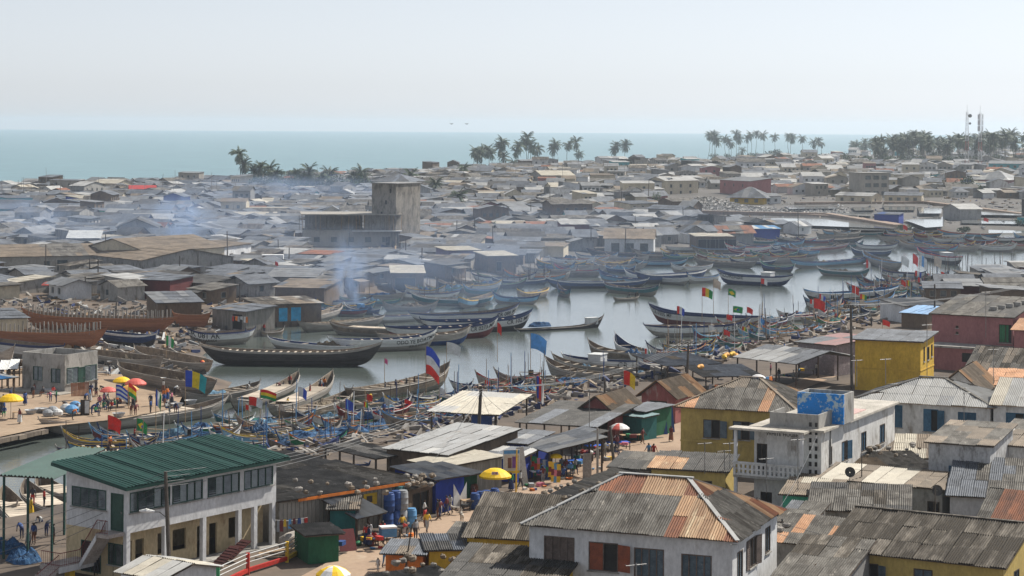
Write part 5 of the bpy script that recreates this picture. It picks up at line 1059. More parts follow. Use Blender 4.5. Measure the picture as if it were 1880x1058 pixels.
# everything between them
ROOFS = [SLATE, ASB, DARKR, TIN, BRN, TINL, CREAM, ASBD, RUST]; RN = {'grey_roofing':'grey', 'weathered_asbestos':'brown grey', 'tarred_roof':'black', 'galvanised_tin':'tin', 'brown_tin':'brown', 'pale_new_tin':'white tin', 'cream_roofing':'cream', 'mossy_asbestos':'mossy', 'rusted_sheet':'rusty'}
WALLS = [WBROWN, WWOOD, WCONC, WGREY, WCREAM, WWHITE, WTURQ, WBLUE, WMAROON, WPINK, WDIRTY, WCONCL]; WN = {'brown_board_wall':'brown board', 'grey_weathered_boards':'grey board', 'bare_concrete':'concrete', 'grey_block_wall':'grey block', 'cream_wall':'cream', 'whitewashed_wall':'white', 'turquoise_wall':'turquoise', 'blue_painted_wall':'blue', 'maroon_wall':'maroon', 'pink_wall':'pink', 'stained_white_wall':'stained white', 'pale_concrete':'pale concrete'}
rt = random.Random(5); spots = []
YARD = np.array([(-80,590),(330,586),(390,584),(470,590),(480,660),(420,760),(-80,820)], float); PONDS = np.array([(1205,366),(1330,364),(1480,376),(1760,376),(1900,380),(1900,425),(1660,432),(1340,410),(1200,388)], float)
Y = 395.0
while Y < 2400:
    hw_ = Y*.262; st = 9.0
    X = -hw_ + rt.uniform(0, st)
    while X < hw_:
        x, y = X+rt.uniform(-2.5,2.5), Y+rt.uniform(-4,4); w = rt.uniform(6,11) if rt.random() < .8 else rt.uniform(11,17); dd = rt.uniform(5,8.5)
        px, py = pix((x, y, 2)); X += w + (rt.uniform(.2,1.8) if Y < 800 else rt.uniform(.5,4))
        spots.append((x, y, w, dd, px, py))
    Y += (7.8 if Y < 640 else 11 if Y < 900 else 17 if Y < 1300 else 40)
SP = np.array([(s[0], s[1]) for s in spots]); sdl = sdist(SP, LAG); zz = ground_z(SP); cy = coast_y(SP[:,0], SP[:,1]); PX = np.array([(s[4], s[5]) for s in spots])
yd, pd = sdist(PX, YARD), sdist(PX, PONDS)
keep = []
for i, (x, y, w, dd, px, py) in enumerate(spots):
    if sdl[i] > -2.5 or zz[i] < .7 or y > cy[i]-95 or yd[i] > -4 or pd[i] > -3 or px < -60 or px > 1940: continue
    if 548 < px < 750 and 505 < y < 572: continue
    if px > 1540 and y > 1450 and rt.random() < .6: continue
    if any((x-r[0])**2+(y-r[1])**2 < (r[2]+max(w, dd)*.45)**2 for r in RES): continue
    keep.append((x, y, w, dd, px, py, zz[i]))
def region(px, py, y):
    if y > 1050: return 'near the open sea shore' if px < 1000 else 'high on the right slope'
    if px < 240: return 'in the smoky far left quarter'
    if px < 470: return 'in smoke behind the fish hall' if y > 560 else 'between fish hall and boatyard'
    if px < 690: return 'left of the concrete tower' if y > 620 else 'below the unfinished building'
    if px < 1000: return 'right of the concrete tower' if y > 600 else 'by the smoky waterside'
    if px < 1260: return 'above the far row of canoes' if y < 850 else 'below the long white house'
    if px < 1560: return 'near the yellow pyramid roof' if y > 700 else 'behind the far canoes'
    return 'below the far palm wood' if y > 850 else 'around the salt ponds'
keep.sort(key=lambda k: -min(k[2],14)*F/k[1]*(1.25 if 300 < k[5] < 600 else 1))
bulkm = ROOFS+WALLS+[GLASS]; bulk = MB(); nb_ = 0
for i, (x, y, w, dd, px, py, z) in enumerate(keep):
    right = px > 980 and y > 720
    fld = math.sin(x*.013)*.5 + math.sin(y*.009+1.3)*.4; ang = fld + rt.gauss(0, .12) + (math.pi/2 if rt.random() < .25 else 0)
    two = rt.random() < (.16 if right else .03); h = rt.uniform(2.4,3.3)*(2 if two else 1); roof = rt.choices(['gable_x','gable_y','shed','hip','flat'], (5,2.5,5,.8 if right else .2,.5))[0]
    if y < 570:
        w = min(w, rt.uniform(5,9.5)); h = rt.uniform(2.2,2.8); roof = rt.choices(['gable_x','gable_y','shed'], (2,1,6))[0]
    rise = rt.uniform(.9,1.8)*(.7 if y < 570 else 1) if roof != 'shed' else rt.uniform(.25,.9)
    r1 = rt.choices(ROOFS, (9,4,2.5,3.4,1.1,1.6,.5,1.0,.4) if not right else (6,3,1,5,1.2,3.6,1.0,.6,.5))[0]; r2 = rt.choice(ROOFS[:6])
    wm = rt.choices(WALLS, (5,4,3,3,1.5,1.2,.5,.18,.25,.1,1.4,1.4) if not right else (1,1,3,2,5,3,.4,.15,.2,.5,4,4))[0]
    wins = []
    if two: wins += row(rt.randint(2,4), h*.6, 1.1, 1.1)
    if rt.random() < (.95 if right else .75): wins += row(rt.randint(1,3), .95, 1.0, 1.0)
    elif rt.random() < .7: wins.append(('F', rt.uniform(.2,.7), .1, .95, 1.9))
    sidef = 'R' if px < 940 else 'L'
    if rt.random() < .5: wins.append((sidef, .4, 1.0, 1.0, 1.0))
    off = Matrix.Rotation(ang, 3, 'Z') @ Vector((w/2, dd/2, 0)); loc = Vector((x, y, z)) - off
    if i < 290:
        nm = 'shack' if wm in (WBROWN, WWOOD) else 'house'
        size = 'big ' if w > 11 else 'small ' if w < 7 else ''
        far_house(nm, f'{size}{"two storey " if two else ""}{WN[wm.name]} {nm} with {RN[r1.name]} {"flat" if roof in ("flat","shed") else "pitched"} roof {region(px, py, y)}', nm, loc, ang, w, dd, h, roof, rise, wm, [r1, r2, r1], wins, o=rt.uniform(.3,.7), porch=rt.uniform(1.4,2.6) if rt.random() < .35 else 0, group='houses of the far bank town')
    else:
        T = Matrix.Translation(loc) @ Matrix.Rotation(ang, 4, 'Z'); wi = len(ROOFS)+WALLS.index(wm); hb = h+rise if roof == 'shed' else h
        for fc in 'FRL': 
            tp = {'F': (h,h), 'R': (h,hb), 'B': (hb,hb), 'L': (hb,h)}[fc]; ops = [(a[1]*w, *a[2:]) for a in wins if a[0] == fc == 'F']
            wall_face(bulk, T @ face_mat(fc, w, dd), FACES(w, dd)[fc][2], *tp, ops, m=wi)
            for q in ops: bulk.face([T @ face_mat(fc, w, dd) @ Vector(v) for v in ((q[0],.14,q[1]),(q[0]+q[2],.14,q[1]),(q[0]+q[2],.14,q[1]+q[3]),(q[0],.14,q[1]+q[3]))], len(bulkm)-1)
        if roof == 'gable_x':
            for xx in (0, w): bulk.face([T @ Vector(v) for v in ((xx,0,h),(xx,dd,h),(xx,dd/2,h+rise))], wi)
        if roof == 'gable_y': bulk.face([T @ Vector(v) for v in ((0,0,h),(w,0,h),(w/2,0,h+rise))], wi)
        a_, b_ = ROOFS.index(r1), ROOFS.index(r2); pls = planes(roof, w, dd, h, rise, .45, .4) or [((-.3,-.3,h),(1,0,0),(0,1,0),w+.6,dd+.6,0,0)]
        panel_roof(bulk, pls, lambda: a_ if rt.random() < .92 else b_, 2.6, 3, .05, T, rt); nb_ += 1
bo = bulk.build('distant_houses', bulkm); bo['kind'] = 'stuff'; bo['label'] = 'mass of distant houses packed between the nearer ones'
print('town', len(keep), nb_, len(bulk.f))
# loose boards, basins, firewood and rubbish between the houses
deb = MB(); DM = [WOODG, WOODD, TIN, INW, WOODG, WOOD, BRN, DARKR, PWHITE, PNAVY]
for i in range(6100):
    y = rt.uniform(400, 900)**1.0; x = rt.uniform(-.25, .25)*y; 
    if i >= 5400: px = rt.uniform(470,1900); py = np.interp(px, [n_[0] for n_ in NEAR], [n_[1] for n_ in NEAR])+rt.uniform(-2,22)
    elif i >= 3600: px, py = rt.uniform(-20,480), rt.uniform(545,720)
    if i >= 3600: p = at(px, py, 1.4); x, y = p.x, p.y
    z = 0
    a = rt.uniform(0, 3.14); L = rt.uniform(.4,2.6); wq = rt.uniform(.12,.45); hq = rt.uniform(.06,.5)
    deb_t = (x, y, a, L, wq, hq, rt.randrange(len(DM)))
    spots.append(None); RES_ = deb_t
    if i == 0: DL = []
    DL.append(deb_t)
dp = np.array([(q[0], q[1]) for q in DL]); ds, dz = sdist(dp, LAG), ground_z(dp)
for q, s_, z in zip(DL, ds, dz):
    if s_ > -1 or z < .3: continue
    px, py = pix((q[0], q[1], z))
    if py > 690 and px < 420: continue
    c, s = math.cos(q[2]), math.sin(q[2]); L, wq, hq = q[3]/2, q[4]/2, q[5]; tl = rt.uniform(-.3,.5)
    v = [(q[0]+x*c-y*s, q[1]+x*s+y*c, z+zz_+tl*x*(zz_ > 0)) for zz_ in (-.05, hq) for x, y in ((-L,-wq),(L,-wq),(L,wq),(-L,wq))]
    deb.mesh(v, [(4,5,6,7),(0,1,5,4),(1,2,6,5),(2,3,7,6),(3,0,4,7)], q[6] if py < 545 or px < 480 else (0,1,3,4,9)[q[6] % 5])
do = deb.build('debris', DM); do['kind'] = 'stuff'; do['label'] = 'loose boards, boxes and rubbish between the shacks'
# salt ponds, banks and the mound of broken stone
PONDM = water('salt_pond', ((.2,.21,.2),(.26,.26,.25)), .04, .5, .5, .05)
for k, q in enumerate([[(1400,398),(1490,396),(1570,406),(1660,412),(1640,420),(1480,414),(1400,410)], [(1440,378),(1545,378),(1540,383),(1450,384)], [(1562,381),(1606,380),(1606,386),(1570,387)], [(1684,380),(1730,382),(1728,392),(1688,392)], [(1660,404),(1735,398),(1732,416),(1700,418)], [(1765,402),(1880,405),(1890,412),(1765,410)], [(1560,415),(1680,418),(1660,424),(1560,422)], [(1815,422),(1890,424),(1890,428),(1815,428)], [(1480,386),(1600,390),(1600,397),(1500,393)], [(1770,384),(1890,388),(1890,396),(1775,394)], [(1620,378),(1680,379),(1680,386),(1625,386)]]):
    mb = MB(); g = [atg(x, y) for x, y in q]; zt = max(p.z for p in g)+.12; mb.face([at(x, y, zt) for x, y in q]); struct('salt_pond_water', mb, PONDM)
bank = M('earth_bank', (.3,.22,.165), (.22,.165,.125), scale=.1, var=0)
def bankline(pxs, wd_, hh, label):
    mb = MB(); ps = [atg(*p) for p in pxs]
    for a, b in zip(ps, ps[1:]): mb.beam(a+Vector((0,0,hh/2)), b+Vector((0,0,hh/2)), wd_, hh)
    struct('earth_bank', mb, bank)
bankline([(1235,392),(1410,396),(1520,398),(1650,420)], 3, 1.3, ''); bankline([(1410,394),(1560,402),(1650,416)], 2.5, .9, ''); bankline([(1460,376),(1700,374),(1890,398)], 3, 1.0, '')
rk = MB(); RKM = [M('pale_broken_stone', (.5,.48,.45), (.38,.36,.33), scale=.3, var=0, fine=.4), M('grey_broken_stone', (.3,.29,.28), (.22,.21,.2), scale=.3, var=0)]
for i in range(2600):
    px = rt.uniform(1222, 1425) if i < 2100 else rt.uniform(1400,1560); t_ = rt.random(); hh = 4.2*math.exp(-((px-1290)/62)**2)+.5; p = atg(px, 389 - 5*t_ if i < 2100 else rt.uniform(384,394)); zt = p.z + hh*t_
    r = rt.uniform(.3,.9); q = [(p.x+rt.uniform(-r,r), p.y+rt.uniform(-r,r)-hh*(1-t_)*.3, zt+rt.uniform(-r,r)*.7) for _ in range(6)]
    rk.mesh(q, [(0,1,2),(0,2,3),(0,3,4),(0,4,1),(5,2,1),(5,3,2),(5,4,3),(5,1,4)], 0 if rt.random() < .75 else 1)
mdm = MB(); n = 24
mo = rk.build('stone_rubble', RKM); mo['kind'] = 'stuff'; mo['label'] = 'long mound of pale broken stone beside the salt ponds'
# ---------------------------------------------------------------- palms, shrubs, masts
FROND = M('palm_frond', (.045,.075,.024), (.028,.05,.017), (.08,.095,.04), scale=.5, rough=.6, var=.3, fine=.3)
TRUNK = M('palm_trunk', (.2,.17,.135), (.13,.11,.09), scale=1.5, stretch=(1,1,3), var=.2)
LEAFM = M('shrub_leaves', (.05,.085,.03), (.03,.055,.02), (.085,.11,.04), scale=1, rough=.6, var=.35, fine=.35)
def crown_mesh(seed, nf=24, L=5.2):
    r = random.Random(seed); mb = MB()
    for k in range(nf):
        az = 2*math.pi*k/nf*1.0 + r.uniform(-.25,.25); el = r.choice((1.2,.8,.45,.15,-.2,-.55,-.9)) + r.uniform(-.15,.15); ln = L*r.uniform(.8,1.1); droop = r.uniform(.5,1.0)
        pts = []
        for i in range(8):
            s = i/7; e = el - droop*1.5*s*s; 
            if i == 0: p = Vector((0,0,0))
            else: p = pts[-1] + Vector((math.cos(e)*math.cos(az), math.cos(e)*math.sin(az), math.sin(e)))*ln/7
            pts.append(p)
        side = Vector((-math.sin(az), math.cos(az), 0))
        mb.tube(pts, [.05,.045,.04,.035,.03,.025,.02,.012], 3, cap=False)
        for i in range(1, 20):                # leaflets hanging from the rib
            s = i/19.5; f = s*7; j = min(6, int(f)); p = pts[j].lerp(pts[j+1], f-j); d = (pts[j+1]-pts[j]).normalized(); w = ln*.27*math.sin(math.pi*min(1, s*.85+.15))**.6*r.uniform(.8,1.1)
            for sg in (-1, 1):
                q = p + side*sg*w*.75 + d*w*.55 + Vector((0,0,-w*r.uniform(.35,.8))); mb.face([p-d*.07, p+d*.2, q])
    return mb.data('crown', FROND)
CROWNS = [crown_mesh(i, 32+i) for i in range(5)]
def palm(px, ty, by, label, group, base=None, r=random, cs=1.0):
    b = atg(px, by) if base is None else base; u, v = uv_of(px, ty); h = max(6.0, min(27.0, CZ - v*b.y/F - b.z)) - 1.5
    t = thing('palm_tree', label, 'palm tree', b, 0, group); lean = r.uniform(-.1,.1); bend = r.uniform(-.06,.06); pts = []
    for i in range(7): s = i/6; pts.append((h*(lean*(s-1) + bend*math.sin(s*3.1)), h*.03*math.sin(s*2.5), h*s))
    mb = MB(); mb.tube(pts, [.3-.14*i/6 for i in range(7)], 6); mb.build('trunk', TRUNK, t)
    c = link('crown', r.choice(CROWNS), t, Matrix.Translation(pts[-1]) @ Matrix.Rotation(r.uniform(0,6.28), 4, 'Z') @ Matrix.Diagonal((*[cs*min(1.45, .85+h*.028)*r.uniform(.88,1.12)]*3, 1)))
    return t
rp = random.Random(21)
for grp, lab, lst in [('palms on the left shore', 'coconut palm on the shore left of the concrete tower', [(438,277,334),(448,297,334),(478,303,346),(466,311,346),(495,303,347),(508,314,348),(543,317,350),(567,309,352),(604,316,350),(648,319,352),(662,312,351),(558,322,352),(590,322,352)]),
    ('palms behind the tower', 'coconut palm among houses right of the concrete tower', [(851,304,326),(799,334,362),(754,321,340),(842,352,384)]),
    ('palm clump on the centre shore', 'tall coconut palm in the clump on the centre shore', [(873,275,317),(880,280,317),(886,271,316),(895,272,316),(902,279,316),(922,257,315),(918,268,315),(925,284,316),(942,295,315),(952,265,312),(947,275,312),(968,249,310),(963,258,310),(974,262,310),(979,268,310),(987,270,309)]),
    ('scattered shore palms', 'slender coconut palm standing against the sea', [(1019,261,304),(1015,270,304),(1044,262,304),(1057,258,303),(1063,279,302),(1131,265,302),(1149,263,302),(1127,272,302)]),
    ('palm row on the right shore', 'coconut palm in the row on the right hand shore', [(1309,243,293),(1317,257,293),(1302,246,292),(1313,250,293),(1331,252,290),(1343,263,290),(1338,258,290),(1351,242,289),(1357,252,289),(1377,245,287),(1372,252,287),(1389,243,287),(1400,246,286),(1422,249,285),(1447,249,286),(1454,251,290),(1473,252,288),(1363,274,290),(1494,260,289),(1502,257,288),(1508,262,288)])]:
    for px, ty, by in lst: palm(px, ty, by, lab, grp, r=rp)
for i in range(120):                         # the palm wood
    px = rp.uniform(1562, 1895); ty = np.interp(px, [1560,1600,1640,1680,1720,1738,1752,1780,1830,1890], [262,253,250,246,250,256,252,247,243,241]) + abs(rp.gauss(0, 13)); by = rp.uniform(288, 300) if px < 1750 else rp.uniform(284, 302)
    palm(px, ty, by, cs=.95, label=f"{'tall' if by-ty > 42 else 'short' if by-ty < 34 else 'middle sized'} palm of the dense wood {'well left of' if px < 1660 else 'left of' if px < 1765 else 'around' if px < 1812 else 'right of'} the telecom masts", group='palms of the right hand wood', r=rp)
def shrub(p, rx, rz, label, group=None, n=420, seed=0, name='shrub'):
    r = random.Random(seed); t = thing(name, label, 'shrub', p, 0, group); mb = MB()
    for k in range(5): a = r.uniform(0,6.28); mb.tube([(0,0,0),(math.cos(a)*rx*.3,math.sin(a)*rx*.3,rz*.6)], [.12,.04], 4)
    mb.build('stem', TRUNK, t); mb = MB(); cl = [(r.uniform(-.65,.65)*rx, r.uniform(-.5,.5)*rx, r.uniform(.4,.85)*rz, r.uniform(.28,.5)) for _ in range(9)]
    for k in range(n):
        c = r.choice(cl); d = Vector((r.gauss(0,1), r.gauss(0,1), r.gauss(0,1))).normalized(); p_ = Vector(c[:3]) + Vector((d.x*rx, d.y*rx, d.z*rz))*c[3]*r.uniform(.7,1.05); s = rx*r.uniform(.07,.15)
        a, b = Vector((r.gauss(0,1), r.gauss(0,1), r.gauss(0,.6))).normalized(), Vector((r.gauss(0,1), r.gauss(0,1), r.gauss(0,.6))).normalized()
        mb.face([p_-a*s, p_+b*s*.6, p_+a*s, p_-b*s*.6])
    mb.build('leaves', LEAFM, t); return t
for i, (px, py, wpx, hpx) in enumerate([(488,350,30,22),(530,352,34,18),(575,352,40,20),(620,352,26,14),(650,353,34,18),(690,352,30,14),(1420,291,42,14),(1383,293,26,12),(1552,300,22,18),(1522,296,16,10),(1590,300,22,12),(1768,355,44,30),(1800,357,26,16),(1205,372,22,16),(1345,412,26,16),(1140,424,18,14),(910,432,22,22),(1660,425,30,10),(1770,428,36,10),(1870,415,22,12),(90,446,12,8),(1000,352,12,12),(1640,362,14,10),(1205,348,16,10),(930,375,18,12)] + [(470+i*17, 350+(i%3), 34, 24+5*(i%2)) for i in range(13)] + [(1565+i*17, 298+(i%3)*2, 28, 13) for i in range(20)] + [(1310+i*24, 292, 20, 9) for i in range(10)]):
    p = atg(px, py); s = p.y/F; shrub(p, wpx*s*.5, hpx*s, 'round green bush ' + ('below the left shore palms' if px < 700 and py < 360 else 'below the palm wood' if px > 1540 and py < 310 else 'on the right shore' if py < 300 else 'between houses of the far town'), 'bushes of the far town', 360, i)
# telecom masts
for px, ty, by, lab in ((1775,205,312,'lattice telecom mast with one drum dish, left of the pair'), (1799,207,313,'lattice telecom mast crowded with panel antennas, right of the pair')):
    b = atg(px, by); u, v = uv_of(px, ty); h = CZ - v*b.y/F - b.z; t = thing('telecom_mast', lab, 'mast', b); nsg = 12
    PW, PR = M('mast_white', (.6,.6,.6), (.5,.5,.5), var=0), M('mast_red', (.33,.12,.1), (.3,.13,.11), var=0)
    for sgi in range(nsg):
        mb = MB(); z0, z1 = h*sgi/nsg, h*(sgi+1)/nsg; w0, w1 = 1.2-.75*sgi/nsg, 1.2-.75*(sgi+1)/nsg; c0 = [(w0,w0),(-w0,w0),(-w0,-w0),(w0,-w0)]; c1 = [(w1,w1),(-w1,w1),(-w1,-w1),(w1,-w1)]
        for k in range(4):
            j = (k+1) % 4; mb.tube([(*c0[k],z0),(*c1[k],z1)], .08, 4); mb.tube([(*c0[k],z0),(*c1[j],z1)], .05, 4); mb.tube([(*c0[k],z0),(*c0[j],z0)], .05, 4)
        mb.build('lattice_section', PR if sgi % 4 < 2 and sgi < 7 else PW, t)
    if px < 1780:
        for zz_, r_ in ((h-2.5,1.1),(h-7,.7)):
            mb = MB(); mb.lathe([(r_,-.3),(r_,.3)], 10); o = mb.build('drum_dish', METAL, t); o.matrix_local = Matrix.Translation((1.6,-.5,zz_)) @ Matrix.Rotation(math.pi/2, 4, 'X')
    else:
        for k in range(9):
            a = k*2.1; mb = MB(); mb.box(-.35,-.2,-1.5,.35,.2,1.5); o = mb.build('panel_antenna', PW, t); o.matrix_local = Matrix.Translation((1.5*math.cos(a), 1.5*math.sin(a), h-2.5-3.4*(k//3))) @ Matrix.Rotation(a+1.57, 4, 'Z')
    mb = MB(); mb.tube([(0,0,h),(0,0,h+4)], .06, 4); mb.build('lightning_rod', METAL, t)
# ---------------------------------------------------------------- poles, wires, flags, parasols
def pole(base, top, r, label, mat=POLEM, cross=0, name='utility_pole', lamp=False, group=None):
    t = thing(name, label, 'pole', base, 0, group); d = Vector(top)-Vector(base); mb = MB(); mb.tube([(0,0,-.3), d*.5, d], [r, r*.9, r*.75], 7); mb.build('shaft', mat, t)
    for k in range(cross):
        mb = MB(); p = d*(1-.06*k-.03); mb.beam(p+Vector((-.9,0,0)), p+Vector((.9,0,0)), .1, .1); c = mb.build('crossarm', WOODD, t)
        for x in (-.8,-.3,.3,.8): m2 = MB(); m2.lathe([(.05,0),(.07,.08),(.03,.16)], 6, c=(p.x+x,p.y,p.z+.06)); m2.build('insulator', BLACK, c)
    if lamp:
        p = d*.56; mb = MB(); mb.tube([p, p+Vector((-.5,-.3,.5)), p+Vector((-1.1,-.5,.55))], .035, 5); a = mb.build('lamp_arm', METAL, t)
        mb = MB(); q = p+Vector((-1.1,-.5,.55)); mb.tube([q+Vector((.25,.1,.0)), q+Vector((-.3,-.1,.1)), q+Vector((-.75,-.25,.1))], [.07,.17,.05], 8); mb.build('lamp_head', WHITE, a)
    return t
def pole_px(px, ty, by, z, r=.13, label='', **k):
    b = at(px if not isinstance(px, tuple) else px[1], by, z); tx = px if not isinstance(px, tuple) else px[0]; tp = at_d(tx, ty, b.y); o = pole(b, tp, r, label, **k); return tp
TP = {}
TP['a'] = pole_px((304,312), 866, 1062, 2.2, .17, 'dark wooden pole with pale street lamp in front of the office', lamp=True)
TP['b'] = pole_px((883,877), 709, 832, 2.2, .2, 'stout dark pole gathering many wires beside the cream shelter', cross=1)
TP['c'] = pole_px((1264,1260), 628, 724, 2.2, .17, 'tall dark utility pole between red shed and washing lines', cross=1)
TP['d'] = pole_px((1562,1564), 560, 724, 2.2, .19, 'tall dark utility pole at the corner of the bright yellow house', cross=2)
TP['e'] = pole_px(1110, 693, 757, 2.2, .14, 'short dark pole beside the left red shed')
TP['f'] = pole_px(1097, 786, 882, 2.2, .12, 'grey post standing at the edge of the street', mat=WOODG)
TP['g'] = pole_px((1120,1130), 783, 878, 2.2, .16, 'leaning dark post at the edge of the street')
TP['h'] = pole_px((757,741), 962, 1062, 2.2, .06, 'thin leaning black pole rising from a scrap roof')
TP['i'] = pole_px(1716, 522, 600, 2.2, .17, 'utility pole behind the pink house')
TP['j'] = pole_px((1415,1408), 955, 1075, 2.2, .2, 'thick dark pole against the right wall of the white house', cross=1)
pole_px((949,947), 826, 915, 2.2, .08, 'yellowish sign post by the yellow parasol', mat=PYEL)
for px, ty, by, z in [(1582,836,876,5.5),(1717,890,940,5.2),(1303+0,0,0,0)][:2]: pole_px(px, ty, by, z, .05, 'thin aerial pole on a roof' + (' above the mint house' if px < 1600 else ' above the dark flat roof'), name='aerial_pole')
for i, (px, ty, by) in enumerate([(84,449,506),(193,430,470),(273,441,492),(418,425,497),(363,462,510),(158,508,545),(212,555,590),(180,475,530),(165,475,520),(1466,382,440),(838,405,450),(872,402,445),(640,420,455),(1147,420,470),(1320,395,425),(1168,396,430),(60,395,430),(512,440,480),(530,455,500),(774,455,500),(1190,330,372),(1064,335,380),(1010,340,385),(1140,345,392),(1330,388,415),(975,370,410),(1255,380,415),(745,440,480),(905,415,460),(330,470,520),(440,520,570),(590,405,450),(1085,420,455)]):
    b = atg(px, by); pole(b, at_d(px+U(-2,2), ty, b.y), .14, 'thin dark utility pole among the far bank houses', group='poles of the far bank')
for i in range(70):                          # bamboo aerials along the sea front
    px = rp.uniform(0, 1300); y_ = np.interp(px, [0,400,700,1000,1300], [352,345,350,322,305]) + rp.uniform(0,22); b = atg(px, y_); pole(b, b+Vector((rp.uniform(-.6,.6),0,rp.uniform(7,11))), .09, 'thin bamboo aerial above the '+('left shore houses' if px < 430 else 'houses before the tower' if px < 760 else 'houses by the palm clump' if px < 1010 else 'shore houses right of the palm clump'), mat=WOODG, name='aerial_pole', group='bamboo aerials of the shore town')
def wire(a, b, sag, label, r=.016, group='overhead wires'):
    a, b = Vector(a), Vector(b); mb = MB(); n = 14; mb.tube([a.lerp(b, i/n) - Vector((0,0,sag*4*(i/n)*(1-i/n))) for i in range(n+1)], r, 4, cap=False)
    o = mb.build('overhead_wire', WIREM); return tag(o, label, 'wire', group)
WIREM = M('cable', (.16,.16,.16), (.11,.11,.11), rough=.5, var=.2)
off4 = [Vector((x,0,0)) for x in (-.7,-.25,.25,.7)]
L0 = at_d(-60, 985, 150)
for k, o in enumerate(off4):
    wire(L0+Vector((0,0,-.9*k)), TP['a']+Vector((0,0,-.35*k)), .5, 'overhead wire crossing in front of the office stair'); wire(TP['a']+Vector((0,0,-.35*k)), TP['b']+o-Vector((0,0,.2)), 1.4, 'overhead wire from the office to the wire laden pole')
    wire(TP['b']+o, TP['c']+o, 1.6, 'overhead wire above the boat sheds'); wire(TP['c']+o, TP['d']+o, 1.5, 'overhead wire running to the bright yellow house'); wire(TP['d']+o, at_d(1960,505,330)+o, 1.0, 'overhead wire passing above the pink house')
for k, (x, y) in enumerate([(830,800),(850,790),(905,770),(780,795),(960,775),(800,840)]): wire(TP['b']-Vector((0,0,.5)), at(x, y, 5.0), .4, 'service wire dropping from the wire laden pole')
for x, y, z in [(1340,1000,8),(1500,800,9),(1130,800,5)]: wire(TP['g'] if x == 1130 else TP['j'], at(x, y, z), .5, 'service wire between pole and house wall')
wire(TP['j'], at_d(1960,1055,146), .6, 'overhead wire drawn across the mossy roof'); wire(TP['j']-Vector((0,0,.8)), at_d(1960,1075,146), .6, 'overhead wire drawn across the mossy roof, lower one')
FC = {'r': paint('flag_red', (.75,.03,.02), var=.05), 'y': paint('flag_yellow', (.85,.6,.02), var=.05), 'g': paint('flag_green', (.02,.3,.08), var=.05), 'b': paint('flag_blue', (.03,.08,.5), var=.05), 'w': paint('flag_white', (.72,.72,.7), var=.05), 't': paint('flag_teal', (.02,.33,.35), var=.05),
      's': paint('flag_sky', (.1,.35,.75), var=.05), 'k': BLACK, 'p': paint('flag_pink', (.75,.12,.3), var=.05), 'c': paint('flag_cream', (.62,.52,.42), var=.05)}
def flag(px, by, ty, fw, fh, cols, label, z=.8, vert=True, lean=0, droop=.5, emblem=None):
    b = at(px, by, z); tp = at_d(px+lean, ty, b.y); s = b.y/F; t = thing('flag', label, 'flag', b); d = tp-b; mb = MB(); mb.tube([(0,0,0), d], [.045,.03], 5); mb.build('flag_pole', WOOD, t)
    w, h = fw*s, fh*s; nx, ny = 9, 6; mb = MB(); ph = U(0,6); g = []
    for j in range(ny+1):
        for i in range(nx+1): u, v = i/nx, j/ny; g.append(d + Vector((u*w*(1-.12*v*droop), .22*h*math.sin(u*5+ph+v*1.2)*u, -v*h - droop*u*u*h*.9*(1-.15*v))))
    cl = list(dict.fromkeys(cols)); 
    for j in range(ny):
        for i in range(nx): k = int((i/nx if vert else j/ny)*len(cols)); mb.face([g[j*(nx+1)+i], g[j*(nx+1)+i+1], g[(j+1)*(nx+1)+i+1], g[(j+1)*(nx+1)+i]], cl.index(cols[k]))
    c = mb.build('cloth', [FC[k] for k in cl], t, True)
    if emblem:
        mb = MB(); P = lambda i, j: Vector(g[j*(nx+1)+i])
        for kk, (i0,i1,j0,j1) in enumerate(emblem[1]):
            e = Vector((0,-.03-.01*kk,0)); a = (P(i0,j0)+P(i0,j1))/2; b_ = (P(i0,j0)+P(i1,j0))/2; c_ = (P(i1,j0)+P(i1,j1))/2; d_ = (P(i0,j1)+P(i1,j1))/2; mb.face([a+e, b_+e, c_+e, d_+e], kk)
        mb.build('emblem', [FC[k] for k in emblem[0]], c)
    return t
BRZ = ('yb', [(1,8,1,5),(3,6,2,4)])
